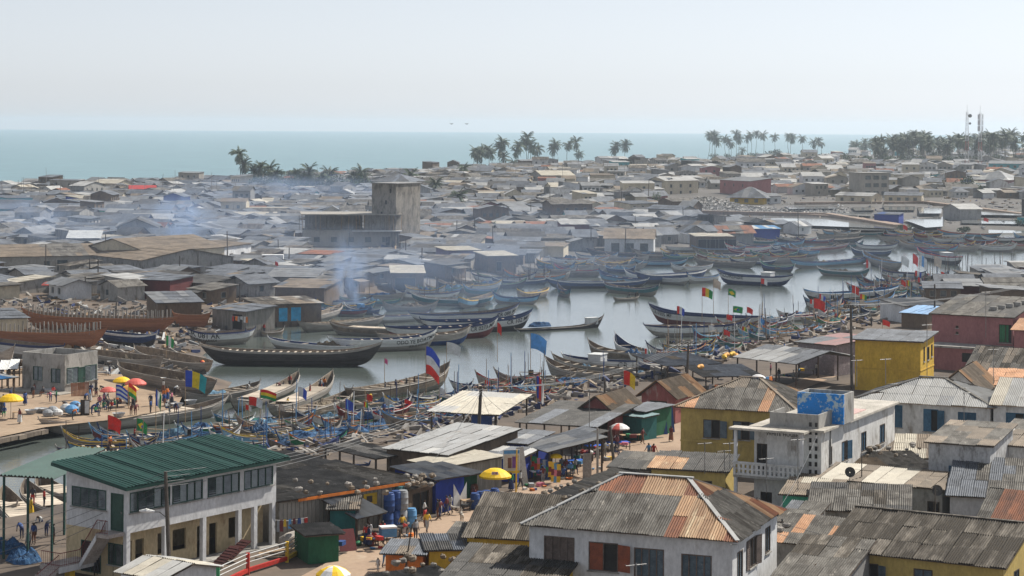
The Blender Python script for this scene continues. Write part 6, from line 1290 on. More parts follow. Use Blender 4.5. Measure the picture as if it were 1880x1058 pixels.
for a in [(198,822,762,24,26,'r','plain red flag above the office roof'), (251,812,768,20,22,'g','green flag with yellow diamond above the office roof'), (213,800,706,22,24,'bwbwbw','blue and white striped flag at the quay'), (236,760,703,14,24,'ryg','red yellow green flag drooping by the quay parasols'),
    (286,800,715,10,30,'bwg','narrow dark blue white and green pennant'), (340,776,680,40,30,'byt','large blue yellow and teal flag over the plank canoe'), (457,790,728,26,16,'rw','red and grey flag beside the bolder striped one'), (478,770,715,30,16,'ryg','red yellow green flag over the netted canoe'), (548,760,710,16,18,'wb','pale chequered flag over the plank canoes'),
    (634,776,733,16,18,'b','small blue flag low among canoes'), (782,725,636,26,50,'bwr','large tattered blue white red flag on the crowded canoe'), (820,690,628,26,20,'w','plain white flag beside the tricolour'), (913,665,592,8,18,'r','small red flag over the open water'), (974,690,612,30,28,'s','big sky blue flag against the water'),
    (1145,745,680,22,26,'ry','red and yellow flag over the red shed'), (985,770,690,14,40,'brw','tattered blue and red flag hanging limp'), (1243,640,562,14,14,'rwb','red white blue flag above the lettered canoes'), (1184,665,640,10,12,'rwg','small red white green flag on the CR 135 boat'), (1289,592,528,20,16,'ryg','red and green pennant in front of open water'),
    (1310,590,512,14,16,'c','tall beige flag in front of open water'), (1337,580,530,14,12,'g','green flag with yellow diamond flying near the beige flag'), (1346,590,562,18,12,'g','green flag with yellow diamond hung flat on a boat'), (1494,590,548,22,18,'r','large red flag beside a blue tarpaulin'), (1564,556,524,14,14,'r','red flag above the far lettered canoe'),
    (1397,545,511,12,10,'rw','red and white flag near the mid channel'), (1655,500,470,14,16,'w','white flag in the moored cluster'), (1676,500,466,10,18,'r','red pennant in the moored cluster'), (1688,505,468,14,20,'wsw','white and blue flag in the moored cluster'), (1715,505,470,14,18,'c','cream pennant at the end of the moored cluster'),
    (1680,525,497,12,10,'rwb','red white blue crossed flag'), (1846,530,496,12,14,'r','red flag by the right edge'), (1658,440,413,8,8,'r','tiny red flag near the ponds'), (1806,420,400,9,6,'r','tiny red flag by the pond huts'), (706,705,658,6,9,'p','small pink flag over standing men'), (305,670,616,14,18,'gwg','green and white flag above the wrecks'),
    (1620,620,587,14,10,'r','red cloth flag by the waterside stalls'), (1557,640,615,8,14,'r','red flag behind the utility pole'), (505,520,480,6,7,'r','small red flag among smoky roofs'), (1590,500,476,8,16,'rw','red white pennant on the far canoe stern')]:
    em = BRZ if 'diamond' in a[6] else None; flag(a[0], a[1], a[2], a[3], a[4], a[5], a[6], vert=len(a[5]) != 6 and a[6][:8] not in ('red yell',) and 'blue white red flag' not in a[6] or False, emblem=em, droop=.25 if 'flat' in a[6] else .55)
rf_ = random.Random(77)
for k in range(46):
    px = rf_.uniform(1640,1800) if k >= 30 else rf_.uniform(1240,1880) if k < 22 else rf_.uniform(260,1000); py = np.interp(px, [250,600,1000,1240,1500,1880], [800,770,720,640,575,515]) + rf_.uniform(-12,14); cl = rf_.choice(('r','r','w','w','rw','b','ryg','rwb','s','c') if k < 30 else ('w','w','r','c')); h_ = rf_.uniform(24,46)*np.interp(px, [250,1880], [1.2,.7])
    nm = {'r':'plain red','w':'plain white','rw':'red and white','b':'dark blue','ryg':'red yellow green','rwb':'red white blue','s':'pale blue','c':'cream'}[cl]
    flag(px, py, py-h_, rf_.uniform(7,13), rf_.uniform(7,11), cl, f'small {nm} flag {nreg(px)}', droop=rf_.uniform(.3,.8), lean=rf_.uniform(-4,4))
def parasol(px, py, dia_px, cols, label, g, hgt=2.3, name='parasol'):
    apex = at(px, py, g+hgt+.35); s = apex.y/F; R = dia_px*s/2; t = thing(name, label, 'parasol', (apex.x, apex.y, g)); mb = MB(); mb.tube([(0,0,0),(0,0,hgt+.3)], .03, 6); mb.build('shaft', METAL, t)
    n = 16; prof = [(0,.36),(.35,.31),(.7,.14),(1.0,-.12)]; mb = MB()
    for k in range(n):
        a0, a1 = 2*math.pi*k/n, 2*math.pi*(k+1)/n; sc_ = lambda a: 1.0
        for (r0,z0),(r1,z1) in zip(prof, prof[1:]):
            P = lambda r, z, a: (R*r*math.cos(a), R*r*math.sin(a), hgt+z*R*.95)
            q = [P(r0,z0,a0), P(r1,z1,a0), P(r1,z1,a1), P(r0,z0,a1)]; mb.face(q if r0 else q[:3], (k//2) % len(cols))
        mb.face([P(1,-.12,a0), P(1.0,-.24,a0), P(1.0,-.24,a1), P(1,-.12,a1)], (k//2) % len(cols))
    mb.build('canopy', cols, t)
    for k in range(8): mb = MB(); a = 2*math.pi*k/8; mb.tube([(0,0,hgt-.1*R),(R*.62*math.cos(a),R*.62*math.sin(a),hgt+.12*R)], .012, 4); mb.build('rib', METAL, t)
    return t
UY, UR, UW, UO = paint('parasol_yellow', (.85,.52,.01), var=.02, fade=.9), paint('parasol_red', (.62,.12,.09), var=.02, fade=.9), paint('parasol_white', (.66,.64,.62), var=.02, fade=.9), paint('parasol_orange', (.7,.35,.08), var=.02, fade=.9)
ym = parasol(909, 862, 60, [UY], 'big yellow parasol with a small emblem over street tables', 2.2, 2.3)
mb = MB(); R_ = 60*at(909,862,4.8).y/F/2
mb.mesh([(-.3,-R_*.78,2.37),(.3,-R_*.78,2.37),(.26,-R_*.7,2.6),(-.26,-R_*.7,2.6)], [(0,1,2,3)]); mb.build('emblem', PWHITE, ym)
lettering('KSB', .26, PRED, ym, Matrix.Translation((0,-R_*.79,2.40)) @ Matrix.Rotation(math.radians(75), 4, 'X'))
parasol(612, 1040, 64, [UY, UW], 'yellow and white parasol cut by the bottom edge', 2.2); parasol(1020, 830, 26, [UY], 'small yellow parasol by the cloth stall', 2.2, 2.0); parasol(1137, 777, 38, [UW, UW, UR], 'white parasol with red underside by the street', 2.2, 2.2)
parasol(224, 692, 34, [UY], 'yellow parasol on the sandy landing', 1.36); parasol(249, 696, 40, [UR], 'faded red parasol behind its neighbours on the landing', 1.36); parasol(238, 707, 34, [UO], 'orange parasol half hidden on the landing', 1.36, 2.1); parasol(199, 710, 32, [UR], 'small red parasol in front of the landing crowd', 1.36, 2.0)
parasol(20, 725, 46, [UY], 'yellow parasol at the left edge of the landing', 1.36); parasol(1392, 687, 30, [UW], 'grey white parasol by the washing lines', 2.2, 2.0); parasol(1337, 703, 26, [UR], 'red parasol behind the yellow house roof', 2.2, 2.2); parasol(88, 518, 24, [UR], 'red parasol in the smoky quarter', 1.5, 2.0); parasol(877, 441, 14, [UR, UW], 'red and white parasol by the lilac house', 1.5, 2.0)
# the concrete hut and quay of the landing place
hut = building('concrete_hut', 'small grey roofless concrete hut on the sandy landing', 'hut', (41,646), (119,652), (176.5,643.7), 5.9, WCONC, 'none', None, [('F',.26,1.2,1.5,1.7,'louvre',dict(fmat=FRAMEG,n=2)), ('F',.68,1.1,1.5,1.7,'louvre',dict(fmat=FRAMEG,n=2)), ('R',.06,1.0,2.2,1.9,'louvre',dict(fmat=FRAMEG,n=2)), ('R',.4,.1,1.2,2.7,'door',dict(fmat=FRAMEG,smat=FRAMEG,n=1)), ('R',.6,1.0,2.2,1.9,'louvre',dict(fmat=FRAMEG,n=2))], g=1.36)
w, d, h = dims(hut); mb = MB(); mb.box(.2,.2,h-1.3,w-.2,d-.2,h-1.1); mb.build('roof', WGREY, hut)
mb = MB()
for bx in ((.2,.2,w-.2,.22),(.2,d-.22,w-.2,d-.2),(.2,.22,.22,d-.22),(w-.22,.22,w-.2,d-.22)): mb.box(bx[0],bx[1],h-1.1,bx[2],bx[3],h-.002)
for bx in ((0,0,w,.2),(0,d-.2,w,d),(0,.2,.2,d-.2),(w-.2,.2,w,d-.2)): mb.face([(bx[0],bx[1],h+.003),(bx[2],bx[1],h+.003),(bx[2],bx[3],h+.003),(bx[0],bx[3],h+.003)])
mb.build('parapet', WCONC, hut)
mb = MB(); mb.box(-1.5,-2.6,0,w+1.5,-.02,.12); mb.build('apron', WCONCL, hut)
pl_ = MB(); n = 14
for k in range(n): pl_.box(.13*k,-.02,0,.13*k+.1,.03,1.5)
lp = pl_.build('corrugated_panel', RUST); p = at(131, 728, 1.36); lp.location = p; lp.rotation_euler = (-.35,0,.35); lp.scale = (1.2,1,1.1); tag(lp, 'brown ribbed panel leaning on the concrete hut', 'panel')
qs = MB(); qp = [(-60,818),(0,806),(45,797),(85,788)]
for a, b in zip(qp, qp[1:]):
    pa, pb_ = at(*a, .4), at(*b, .4); n = int((pb_-pa).length/1.6)
QUAYM = M('dark_quay_stone', (.2,.16,.12), (.13,.1,.08), (.28,.23,.18), scale=1, var=.25)
qw = thing('quay_wall', 'low stone quay edge of the sandy landing', 'wall', at(0, 806, 0))
for a, b in zip(qp, qp[1:]):
    pa, pb_ = at(*a, 1.3), at(*b, 1.3); n = max(2, int((pb_-pa).length/1.3))
    for k in range(n):
        for r in range(1):
            p, q = pa.lerp(pb_, k/n), pa.lerp(pb_, (k+.94)/n); mb = MB(); zc = 1.12+U(-.03,.03); mb.beam(Vector((*p.xy, zc)), Vector((*q.xy, zc)), .6+U(0,.2), .45); o = mb.build('stone', QUAYM, qw); o.location = -qw.location
# ---------------------------------------------------------------- people
def skirt_mesh(): 
    mb = MB(); mb.lathe([(.15,1.0),(.2,.85),(.24,.5),(.27,.2)], 12, cap=False); return mb.data('skirt', PBLUE, True)
SK = skirt_mesh()
CC = {'red': PRED, 'orange': PORNG, 'yellow': PYEL, 'blue': PBLUE, 'navy': PNAVY, 'white': PWHITE, 'grey': PGREY, 'green': PGREEN, 'maroon': PMAROON, 'brown': PBROWN, 'pink': PPINK, 'light blue': PLBLUE, 'black': BLACK, 'purple': PPURP, 'dark': paint('dark_cloth', (.035,.035,.045)), 'bare': SKIN}
def person(px, py, z, ps, top, bot, label, rz=None, skirt=False, load=None, size=1.0, group=None, base=None):
    p = base if base is not None else at(px, py, z); t = thing('person', label, 'person', p, U(-3,3) if rz is None else rz, group); s = size*U(.96,1.03); t.scale = (s, s, s)
    b = link('body', POSES[ps], t)
    for i, mt in enumerate((SKIN, CC[top], CC[bot] if not skirt else SKIN, HAIR)): b.material_slots[i].link = 'OBJECT'; b.material_slots[i].material = mt
    if skirt: o = link('skirt', SK, t); o.material_slots[0].link = 'OBJECT'; o.material_slots[0].material = CC[bot]
    if load: 
        mb = MB(); mb.lathe([(.2,0),(.34,.16),(.36,.17),(.33,.15),(.19,.03)], 12, c=(0,0,0), cap=True); o = link('head_load', mb.data('basin', CC[load]), None); o.location = (p.x, p.y, p.z+1.73*s); tag(o, f'{load} basin balanced on a head', 'basin')
    return t
G = 2.25
person(1232,811,G,'walk','maroon','brown','woman in long brown patterned dress walking up the street', rz=2.6, skirt=True)
person(784,978,G,'walk','yellow','grey','person in yellow shirt and short trousers crossing the street', rz=.4); person(763,992,G,'stand','grey','dark','person in grey shirt and jeans standing by the motorbike', rz=.6); person(703,1000,G,'stand','orange','dark','person in orange shirt beside the blue cool box', rz=1.8); person(677,1004,G,'stand','navy','navy','person in long dark blue dress by the teal shack', rz=2, skirt=True)
person(707,1042,G,'walk','navy','light blue','person in navy top walking with a child', rz=2.8); person(694,1050,G,'stand','white','white','small child in white held by the hand', size=.6); person(727,1036,G,'sit','navy','dark','person sitting beside the orange stall')
person(1191,845,G,'walk','light blue','grey','person in pale shirt beside one in red on the street'); person(1200,845,G,'walk','red','red','person in red walking up the street'); person(1020,886,G,'walk','grey','dark','person in grey walking past the cloth stall'); person(1110,841,G,'stand','grey','grey','person in grey shirt at the blue tables'); person(1158,785,G,'stand','dark','dark','person standing near leaning blue boards')
person(196,962,2.2+2.75,'sit','white','dark','person in white sitting on the office stair', rz=-1)
person(81,932,1.2,'stand','red','dark','person in red shirt standing on the boats left of the office', rz=2); person(60,930,1.2,'stand','dark','red','bare armed person beside the one in red left of the office'); person(57,950,1.2,'stand','yellow','yellow','person wrapped in yellow left of the office', skirt=True)
for i, (px, py) in enumerate([(40,990),(62,1000),(85,985),(98,1000),(52,1018),(75,975)]): person(px, py, 2.2 if py > 980 else 1.5, random.choice(('stand','bend','sit')), random.choice(('dark','grey','blue','white','maroon')), random.choice(('dark','navy','brown')), 'worker among the nets left of the office stair', group='workers by the office nets')
for px, py, l in [(176,1058,'person in dark shirt below the office stair'),(188,1050,'person in grey shirt below the office stair, farther right'),(205,1056,'person at the foot of the office wall')]: person(px, py, 2.2, 'stand', random.choice(('dark','grey')), 'dark', l)
LG = 'people on the sandy landing'
for px, py, ps, tp, bt, sk_, ld in [(165,738,'stand','light blue','white',True,None),(156,742,'bend','blue','dark',False,None),(46,744,'stand','blue','navy',True,None),(36,778,'stand','maroon','white',True,None),(8,765,'sit','blue','green',False,None),(176,725,'carry','dark','dark',False,'grey'),(183,745,'sit','pink','blue',False,None),(190,755,'sit','green','blue',False,None),(198,752,'sit','dark','navy',False,None),(205,755,'sit','red','dark',False,None),(212,750,'sit','white','blue',False,None),(178,757,'sit','blue','dark',False,None),(222,748,'sit','maroon','dark',False,None),(235,745,'stand','orange','dark',True,None),(248,742,'stand','yellow','brown',True,None),(300,722,'stand','white','brown',True,'white'),(320,727,'bend','white','dark',False,None),(64,722,'sit','maroon','dark',False,None),(97,727,'sit','red','white',False,None),(80,728,'sit','dark','brown',False,None),(201,690,'carry','dark','navy',False,'grey'),(18,690,'stand','dark','dark',False,None)]:
    person(px, py, 1.37, ps, tp, bt, f'person in {tp} {"bending" if ps=="bend" else "sitting" if ps=="sit" else "carrying a basin overhead" if ps=="carry" else "standing"} on the sandy landing', skirt=sk_, load=ld, group=LG)
BG_ = 'people standing in the plank canoes'
BOATS_ = [o for o in THINGS if o.get('category') == 'canoe' and o.get('group') != GC]
def snap(p):                                 # into the nearest hull
    best = None
    for o in BOATS_:
        a = o.rotation_euler.z; e = Vector((math.cos(a), math.sin(a))); c = Vector(o.location.xy); r = Vector(p.xy)-c; s = max(-.36*o['L'], min(.36*o['L'], r.dot(e))); q = c+e*s; dd = (q-Vector(p.xy)).length
        if best is None or dd < best[0]: best = (dd, q, o)
    return Vector((*best[1], best[2].location.z+.45))
for px, py, ps, tp, bt, z in [(526,698,'stand','red','dark',1.2),(496,708,'bend','maroon','dark',1.2),(504,706,'sit','dark','dark',1.2),(560,708,'stand','white','red',1.2),(576,700,'stand','dark','dark',1.3),(581,704,'stand','orange','brown',1.3),(590,690,'carry','bare','dark',1.5),(588,718,'stand','maroon','red',1.2),(643,706,'stand','dark','dark',1.5),(655,704,'bend','dark','navy',1.5),(683,702,'stand','navy','dark',1.5),(684,694,'stand','dark','black',1.7),(695,708,'stand','dark','grey',1.5),(748,695,'walk','bare','dark',1.7),(727,700,'bend','brown','dark',1.6),(820,675,'carry','dark','black',2.0),(420,690,'bend','orange','dark',1.0),(410,695,'bend','brown','dark',1.0),(440,690,'bend','red','dark',1.0),(437,710,'bend','white','dark',1.1),(461,708,'walk','dark','dark',1.1),(472,618,'stand','blue','dark',.8),(469,612,'stand','red','dark',.8),(1218,568,'stand','dark','black',2.4),(1134,546,'sit','dark','dark',.3),(1152,545,'bend','black','dark',.3),(1163,543,'stand','dark','black',.3),(499,735,'sit','yellow','dark',1.2)]:
    bb_ = snap(at(px, py, z))
    person(px, py, z, ps, tp, bt, f'person in {tp if tp != "bare" else "dark shorts"}, {dict(bend="bending", sit="sitting", carry="arms raised", walk="stepping", stand="standing")[ps]} in a canoe', group=BG_, base=bb_)
rq = random.Random(4)
for i in range(44):                          # fishermen at work in the crowd of canoes
    o, c, e, L, z = rq.choice(CL); q = c + e*rq.uniform(-.35,.35)*L; tp = rq.choice(('dark','dark','navy','red','white','blue','orange','yellow','grey','maroon'))
    person(0, 0, 0, rq.choice(('stand','stand','bend','sit')), tp, rq.choice(('dark','navy','black','brown')), f'fisher in {tp} at work in the crowded near bank canoes', base=Vector((q.x, q.y, z+.35)), group='fishers in the near bank canoes')
for i in range(26):
    px = rq.uniform(1680,1885); py = np.interp(px, [1680,1880], [520,500]) + rq.uniform(-6,8); p = at(px, py, 1.2); person(0,0,0,'stand', rq.choice(('dark','navy','black','maroon')), 'dark', 'dark clad fisher in the crowd by the right edge', base=p, group='crowd on the canoes at the right')
for px, py, l in [(1440,650,'blue'),(1555,650,'blue'),(1548,662,'dark'),(1500,690,'white'),(1430,700,'dark'),(1415,690,'pink'),(1380,705,'red'),(1600,600,'dark'),(1660,600,'red'),(1700,590,'dark')]: person(px, py, G, 'stand', l, 'dark', f'person in {l} among the stalls near the bright yellow house', group='people among the upper stalls')

for i in range(34):                          # more of the crowd around the parasols
    px, py = rq.uniform(165,330), rq.uniform(722,764); 
    if i > 24: px, py = rq.uniform(0,140), rq.uniform(722,775)
    tp = rq.choice(('dark','blue','red','white','green','maroon','orange','pink','navy')); ps = rq.choice(('stand','sit','bend','stand')); w_ = rq.random() < .5 and ps == 'stand'
    person(px, py, 1.37, ps, tp, rq.choice(('blue','dark','brown','navy','maroon')), f'person in {tp}, {dict(stand="standing", sit="sitting", bend="bending")[ps]}, in the landing crowd by the parasols', skirt=w_, group=LG)
for i in range(26):                          # along the stalls of the street
    s_ = rq.random(); px = 660+s_*560; py = np.interp(px, [660,760,880,1000,1100,1180,1220], [1006,966,924,886,846,808,795]) + rq.uniform(-4,10); tp = rq.choice(('dark','blue','red','white','green','maroon','orange','navy','yellow')); ps = rq.choice(('stand','sit','walk','stand'))
    person(px, py, G, ps, tp, rq.choice(('dark','navy','brown','grey')), f'person in {tp}, {dict(stand="standing", sit="sitting", walk="walking")[ps]}, by the street stalls', skirt=rq.random() < .4 and ps == 'stand', group='people by the street stalls')
# ---------------------------------------------------------------- goods and clutter of the street
def barrel(p, mat, label, s=1.0, group='water barrels by the long block'):
    t = thing('barrel', label, 'barrel', p, U(0,6), group); mb = MB(); mb.lathe([(.27*s,0),(.3*s,.08*s),(.3*s,.3*s),(.315*s,.32*s),(.3*s,.34*s),(.3*s,.62*s),(.315*s,.64*s),(.3*s,.66*s),(.29*s,.92*s),(.26*s,.98*s)], 14); mb.build('drum', mat, t, True)
    mb = MB(); mb.lathe([(.25*s,.985*s),(.25*s,1.03*s),(.1*s,1.04*s)], 14); mb.build('lid', mat, t); return t
for px, py, lv, mt, nm in [(712,975,0,PBLUE,'blue'),(725,972,0,PBLUE,'blue'),(738,970,0,PGREY,'grey'),(714,975,1,PBLUE,'blue'),(727,971,1,PBLUE,'blue'),(739,970,1,PGREY,'grey'),(733,962,0,PTEAL,'dull blue'),(733,962,1,PTEAL,'dull blue'),(755,968,0,PLBLUE,'light blue')]:
    p = at(px, py, 2.25); barrel((p.x, p.y, 2.25+1.5*lv), mt, f'{nm} water barrel {"stacked on another" if lv else "on the ground"} beside the rubble roofed shop', 1.45)
for px, py, mt, nm in [(872,935,PBLUE,'blue'),(882,932,PBLUE,'blue'),(893,930,PBLUE,'blue'),(908,926,PBLUE,'blue'),(870,918,PBROWN,'brown')]: barrel(at(px, py, 2.25), mt, f'{nm} barrel in front of the green shack', 1.3)
def table(px, py, w, d, cm, label, h=.78, rz=.35, z=2.25):
    t = thing('market_table', label, 'table', at(px, py, z), rz); mb = MB(); mb.box(-w/2,-d/2,h-.05,w/2,d/2,h); tp = mb.build('table_top', cm, t)
    for x in (-w/2+.06, w/2-.06):
        for y in (-d/2+.06, d/2-.06): m2 = MB(); m2.box(x-.035,y-.035,0,x+.035,y+.035,h-.05); m2.build('leg', WOODD, t)
    return t
rm = random.Random(9); GC_ = [PRED, PWHITE, PYEL, PGREEN, PBLUE, PORNG, PGREY, PMAROON, PPINK, PLBLUE]; GN = ['red','white','yellow','green','blue','orange','grey','maroon','pink','light blue']
def goods(px, py, z, n, where, sp=1.0):
    c = at(px, py, z)
    for i in range(n):
        k = rm.randrange(len(GC_)); s = rm.uniform(.12,.28); o = link('goods_bundle', GOODS[rm.randrange(3)][k] if False else goods_mesh(rm.randrange(3), GC_[k])); o.location = c + Vector((rm.uniform(-sp,sp), rm.uniform(-.3,.3), 0)); o.scale = (s*1.3, s, s); o.rotation_euler.z = rm.uniform(0,3); tag(o, f'{GN[k]} goods laid out {where}', 'goods', 'goods on the market tables')
GM = {}
def goods_mesh(k, mat):
    if (k, mat.name) not in GM:
        mb = MB()
        if k == 0: mb.box(-1,-.8,0,1,.8,1.0); mb.box(-1.05,-.85,1.0,1.05,.85,1.15)
        elif k == 1: mb.lathe([(.5,0),(.95,.3),(1.0,.9),(.6,1.3),(.2,1.45)], 10)
        else: mb.lathe([(.6,0),(1.1,.6),(1.15,.62),(1.0,.58),(.5,.05)], 12)
        GM[(k, mat.name)] = mb.data('goods_bundle', mat)
    return GM[(k, mat.name)]
BLT = paint('blue_plastic_cloth', (.02,.12,.55), var=.08)
for px, py, w, cm, lab, g in [(708,990,2.2,WOODD,'dark market table in front of the teal shack',0),(690,1000,1.6,WOODG,'low market table by the teal shack',5),(1000,880,2.6,WHITE,'table with white cloth below the hanging fabrics',4),(1030,868,2.4,BLT,'blue covered table by the small yellow parasol',5),(1050,860,2.2,BLT,'blue covered table farther along the stalls',5),(1062,850,2.4,WOODG,'bare table stacked with goods',5),(1078,842,2.2,WOODD,'dark table stacked with goods',5),(1095,832,2.2,BLT,'blue covered table under the grey post',3),(1135,826,2.2,BLT,'blue covered table below the white parasol',3),(1158,812,2.2,WOOD,'long wooden bench table near the white parasol',2),(1195,792,2.2,WOOD,'yellow wooden bench before the green kiosk',0),(906,922,2.0,WOODG,'table under the big yellow parasol',5),(860,935,1.2,WOOD,'wooden chair like frame beside the blue shack',0),(610,1010,1.8,WOODD,'dark table loaded with white sacks by the green kiosk',3),(1440,700,3,WOODG,'stall table beside the green kiosk up the street',5),(1478,690,3,WOODG,'stall table in front of the mauve shed',5),(1405,712,2.4,WOOD,'low stall table by the workshop shed',4),(1380,700,2.4,WOODD,'dark stall table by the washing',4)]:
    table(px, py, w, 1.0, cm, lab)
    if g: goods(px, py-9, 2.25+.8, g, 'on the '+' '.join(lab.split()[:6]), w*.4)
for px, py in [(640,1000),(655,992),(668,1000),(700,1008),(745,985),(975,900),(985,893),(1005,893),(1040,880),(1085,862),(1120,845),(1450,690),(1410,700),(1530,668),(1560,660)]: goods(px, py, 2.26, 3, 'on the ground beside the street stalls', .9)
bx = MB(); bx.box(-.45,-.3,0,.45,.3,.5); cb = bx.build('cool_box', PLBLUE); cb.location = at(712, 985, 3.05); cb.rotation_euler.z = .35; cb.scale = (1.3,1.3,1.3); tag(cb, 'blue cool box with white lid on the street table', 'cool box')
lm = MB(); lm.box(-.47,-.32,.5,.47,.32,.6); lm.build('lid', WHITE, cb)
# hanging fabrics of the cloth stall
for k in range(13):
    px = 960 + k*5.2; py = 833 + k*1.6; p = at(px, py, 4.25); mb = MB(); w_ = .34; ln = rm.uniform(1.2,1.9); c = rm.randrange(len(GC_)); q = [GC_[c], GC_[(c*3+1) % len(GC_)]]
    for r in range(6): x0 = .05*math.sin(r); mb.face([(x0,-.03*(r%2),-ln*(r+1)/6),(w_+x0,.05,-ln*(r+1)/6),(w_,.05,-ln*r/6),(0,-.03*((r+1)%2),-ln*r/6)], r//2 % 2)
    o = mb.build('hanging_cloth', q); o.location = p; o.rotation_euler.z = -.25; tag(o, f'{GN[c]} printed cloth hanging from the cloth stall', 'cloth', 'fabrics of the cloth stall')
# washing lines
def washing(a, b, z, n, label, group):
    pa, pb_ = at(*a, z), at(*b, z); t = thing('washing_line', label, 'washing line', pa); d = pb_-pa; mb = MB(); mb.tube([(0,0,0), d*.5-Vector((0,0,.15)), d], .012, 4); mb.build('line', WHITE, t)
    for k in range(n):
        s = (k+rm.uniform(.1,.6))/n; w_ = d.length/n*rm.uniform(.5,.85); h_ = rm.uniform(.5,1.1); u = d.normalized(); p = d*s; mb = MB(); mb.face([p, p+u*w_, p+u*w_+Vector((.05,-.1,-h_)), p+Vector((-.03,-.12,-h_*rm.uniform(.85,1)))]); mb.build('garment', rm.choice(GC_), t)
washing((512,895),(560,885), 4.6, 7, 'washing line with a white shirt beside the office', ''); washing((505,955),(565,950), 4.4, 8, 'washing line in front of the long plank block', ''); washing((1340,700),(1420,690), 5.0, 8, 'washing line above the workshop shelters', ''); washing((1440,935),(1480,930), 4.0, 6, 'washing line on the mint green wall', ''); washing((1300,705),(1380,712), 4.6, 8, 'washing line behind the yellow house', ''); washing((425,580),(455,582), 4.4, 6, 'washing line of red clothes at the board shack', '')
# leaning boards, sign, hurdles
def board(px, py, w, h, mat, label, rz=.3, tilt=-.25, z=2.25, name='board'):
    mb = MB(); mb.box(-w/2,-.03,0,w/2,.03,h); o = mb.build(name, mat); o.location = at(px, py, z); o.rotation_euler = (tilt, 0, rz); return tag(o, label, 'board')
board(1215, 798, 1.3, 2.6, PBLUE, 'blue board leaning by the green kiosk, left of two'); board(1228, 794, 1.3, 2.6, PBLUE, 'blue board leaning by the green kiosk, right of two'); board(964, 892, .7, 3.4, WOODG, 'pale plank frame leaning beside the sign post', .5, -.3); board(640, 1012, 1.3, 1.7, PMAROON, 'maroon board with pale painted panel by the kiosk', .4, -.5); board(1078, 878, .8, 2.2, WOODG, 'plank hurdle standing at the street edge', .2, -.05)
sg = MB(); sg.box(-.75,-.03,0,.75,.03,2.1); so_ = sg.build('poster_board', PWHITE); so_.location = at(939, 870, 3.6); so_.rotation_euler.z = .25; tag(so_, 'poster board with blue edge and brown picture on the sign post', 'sign')
for (x0,x1,z0,z1,mt) in ((-.7,.7,1.75,2.05,PLBLUE),(-.65,.65,.35,1.65,THW),(-.35,.0,.5,1.4,PBROWN),(.05,.4,.5,1.5,PPURP),(-.7,.7,.05,.28,PYEL)): m2 = MB(); m2.box(x0,-.04-(.01 if x1-x0 < .5 else 0),z0,x1,-.031,z1); m2.build('print', mt, so_)
# painted bridge rail beside the office
br = thing('bridge_rail', 'red yellow and green painted rail with white bars beside the office', 'fence', at(420, 1066, 2.2)); o0 = br.location
pts = [at(x, y, 2.3) for x, y in ((400,1078),(455,1052),(527,1030),(562,1010))]
for i, p in enumerate(pts):
    mb = MB(); q = p-o0; mb.box(q.x-.12,q.y-.12,0,q.x+.12,q.y+.12,1.5); mb.build('post', (PGREEN, PRED, PYEL, PYEL)[i], br)
for a, b, cm in zip(pts, pts[1:], (PRED, PRED, PYEL)):
    for k, hh in enumerate((.75,1.05,1.35)): mb = MB(); mb.tube([a-o0+Vector((0,0,hh)), b-o0+Vector((0,0,hh))], .04, 5); mb.build('rail', PWHITE, br)
    mb = MB(); mb.beam(a-o0+Vector((0,0,.2)), b-o0+Vector((0,0,.2)), .2, .28); mb.build('kerb', cm, br)
for k, (px, py, rz) in enumerate([(435,1010,.9),(415,1022,.9)]):
    mb = MB(); mb.box(-1.1,-.5,0,1.1,.5,.08)
    for j in range(7): mb.box(-1.05+j*.31,-.48,.08,-.9+j*.31,.48,.11)
    o = mb.build('drying_rack', M('dark_maroon_wood', (.1,.03,.028), (.07,.025,.022), scale=1, var=.15)); o.location = at(px, py, 3.0); o.rotation_euler = (0,-.5,rz); tag(o, 'maroon slatted rack tilted beside the office, '+('right' if k == 0 else 'left')+' one', 'rack')
for k in range(6):
    px, py = 505+k*14, 1012+rm.uniform(-4,8); mb = MB(); mb.beam((-1.2,0,.1),(1.2,.1,.3), .5, .06); o = mb.build('plank', WOOD); o.location = at(px, py, 2.4); o.rotation_euler.z = rm.uniform(-.2,.8); tag(o, 'loose brown plank lying by the bridge rail', 'plank', 'planks by the bridge rail')
bt = boat(None, None, 'wood', 'upturned brown dinghy lying by the office end', D=.8, rb=.4, rs=.3, z=2.3, world=(at(548,985,3), at(512,996,3)), br=1.6, name='dinghy'); bt.rotation_euler.x = 2.6; bt.location.z = 3.2
# motorbike
mt_ = thing('motorbike', 'parked black motorbike beside the water barrels', 'motorbike', at(740, 985, 2.25), .9)
for x in (-.65,.65):
    mb = MB(); n = 18
    for k in range(n):
        a, b = 2*math.pi*k/n, 2*math.pi*(k+1)/n; mb.tube([(x+.29*math.cos(a),0,.3+.29*math.sin(a)),(x+.29*math.cos(b),0,.3+.29*math.sin(b))], .055, 5, cap=False)
    wh = mb.build('wheel', BLACK, mt_); m2 = MB(); m2.lathe([(.2,-.02),(.2,.02)], 12); r_ = m2.build('rim', METAL, wh); r_.matrix_local = Matrix.Translation((x,0,.3)) @ Matrix.Rotation(math.pi/2, 4, 'X')
mb = MB(); mb.tube([(.65,0,.3),(.45,0,.85),(.38,0,1.05)], .05, 6); mb.tube([(.38,-.35,1.08),(.38,.35,1.08)], .025, 5); mb.build('fork_and_handlebar', METAL, mt_)
mb = MB(); mb.tube([(.4,0,.8),(.1,0,.85),(-.1,0,.72)], [.1,.16,.1], 8); mb.build('fuel_tank', PRED, mt_); mb = MB(); mb.tube([(-.1,0,.78),(-.5,0,.8),(-.8,0,.86)], [.12,.14,.08], 8); mb.build('seat', BLACK, mt_)
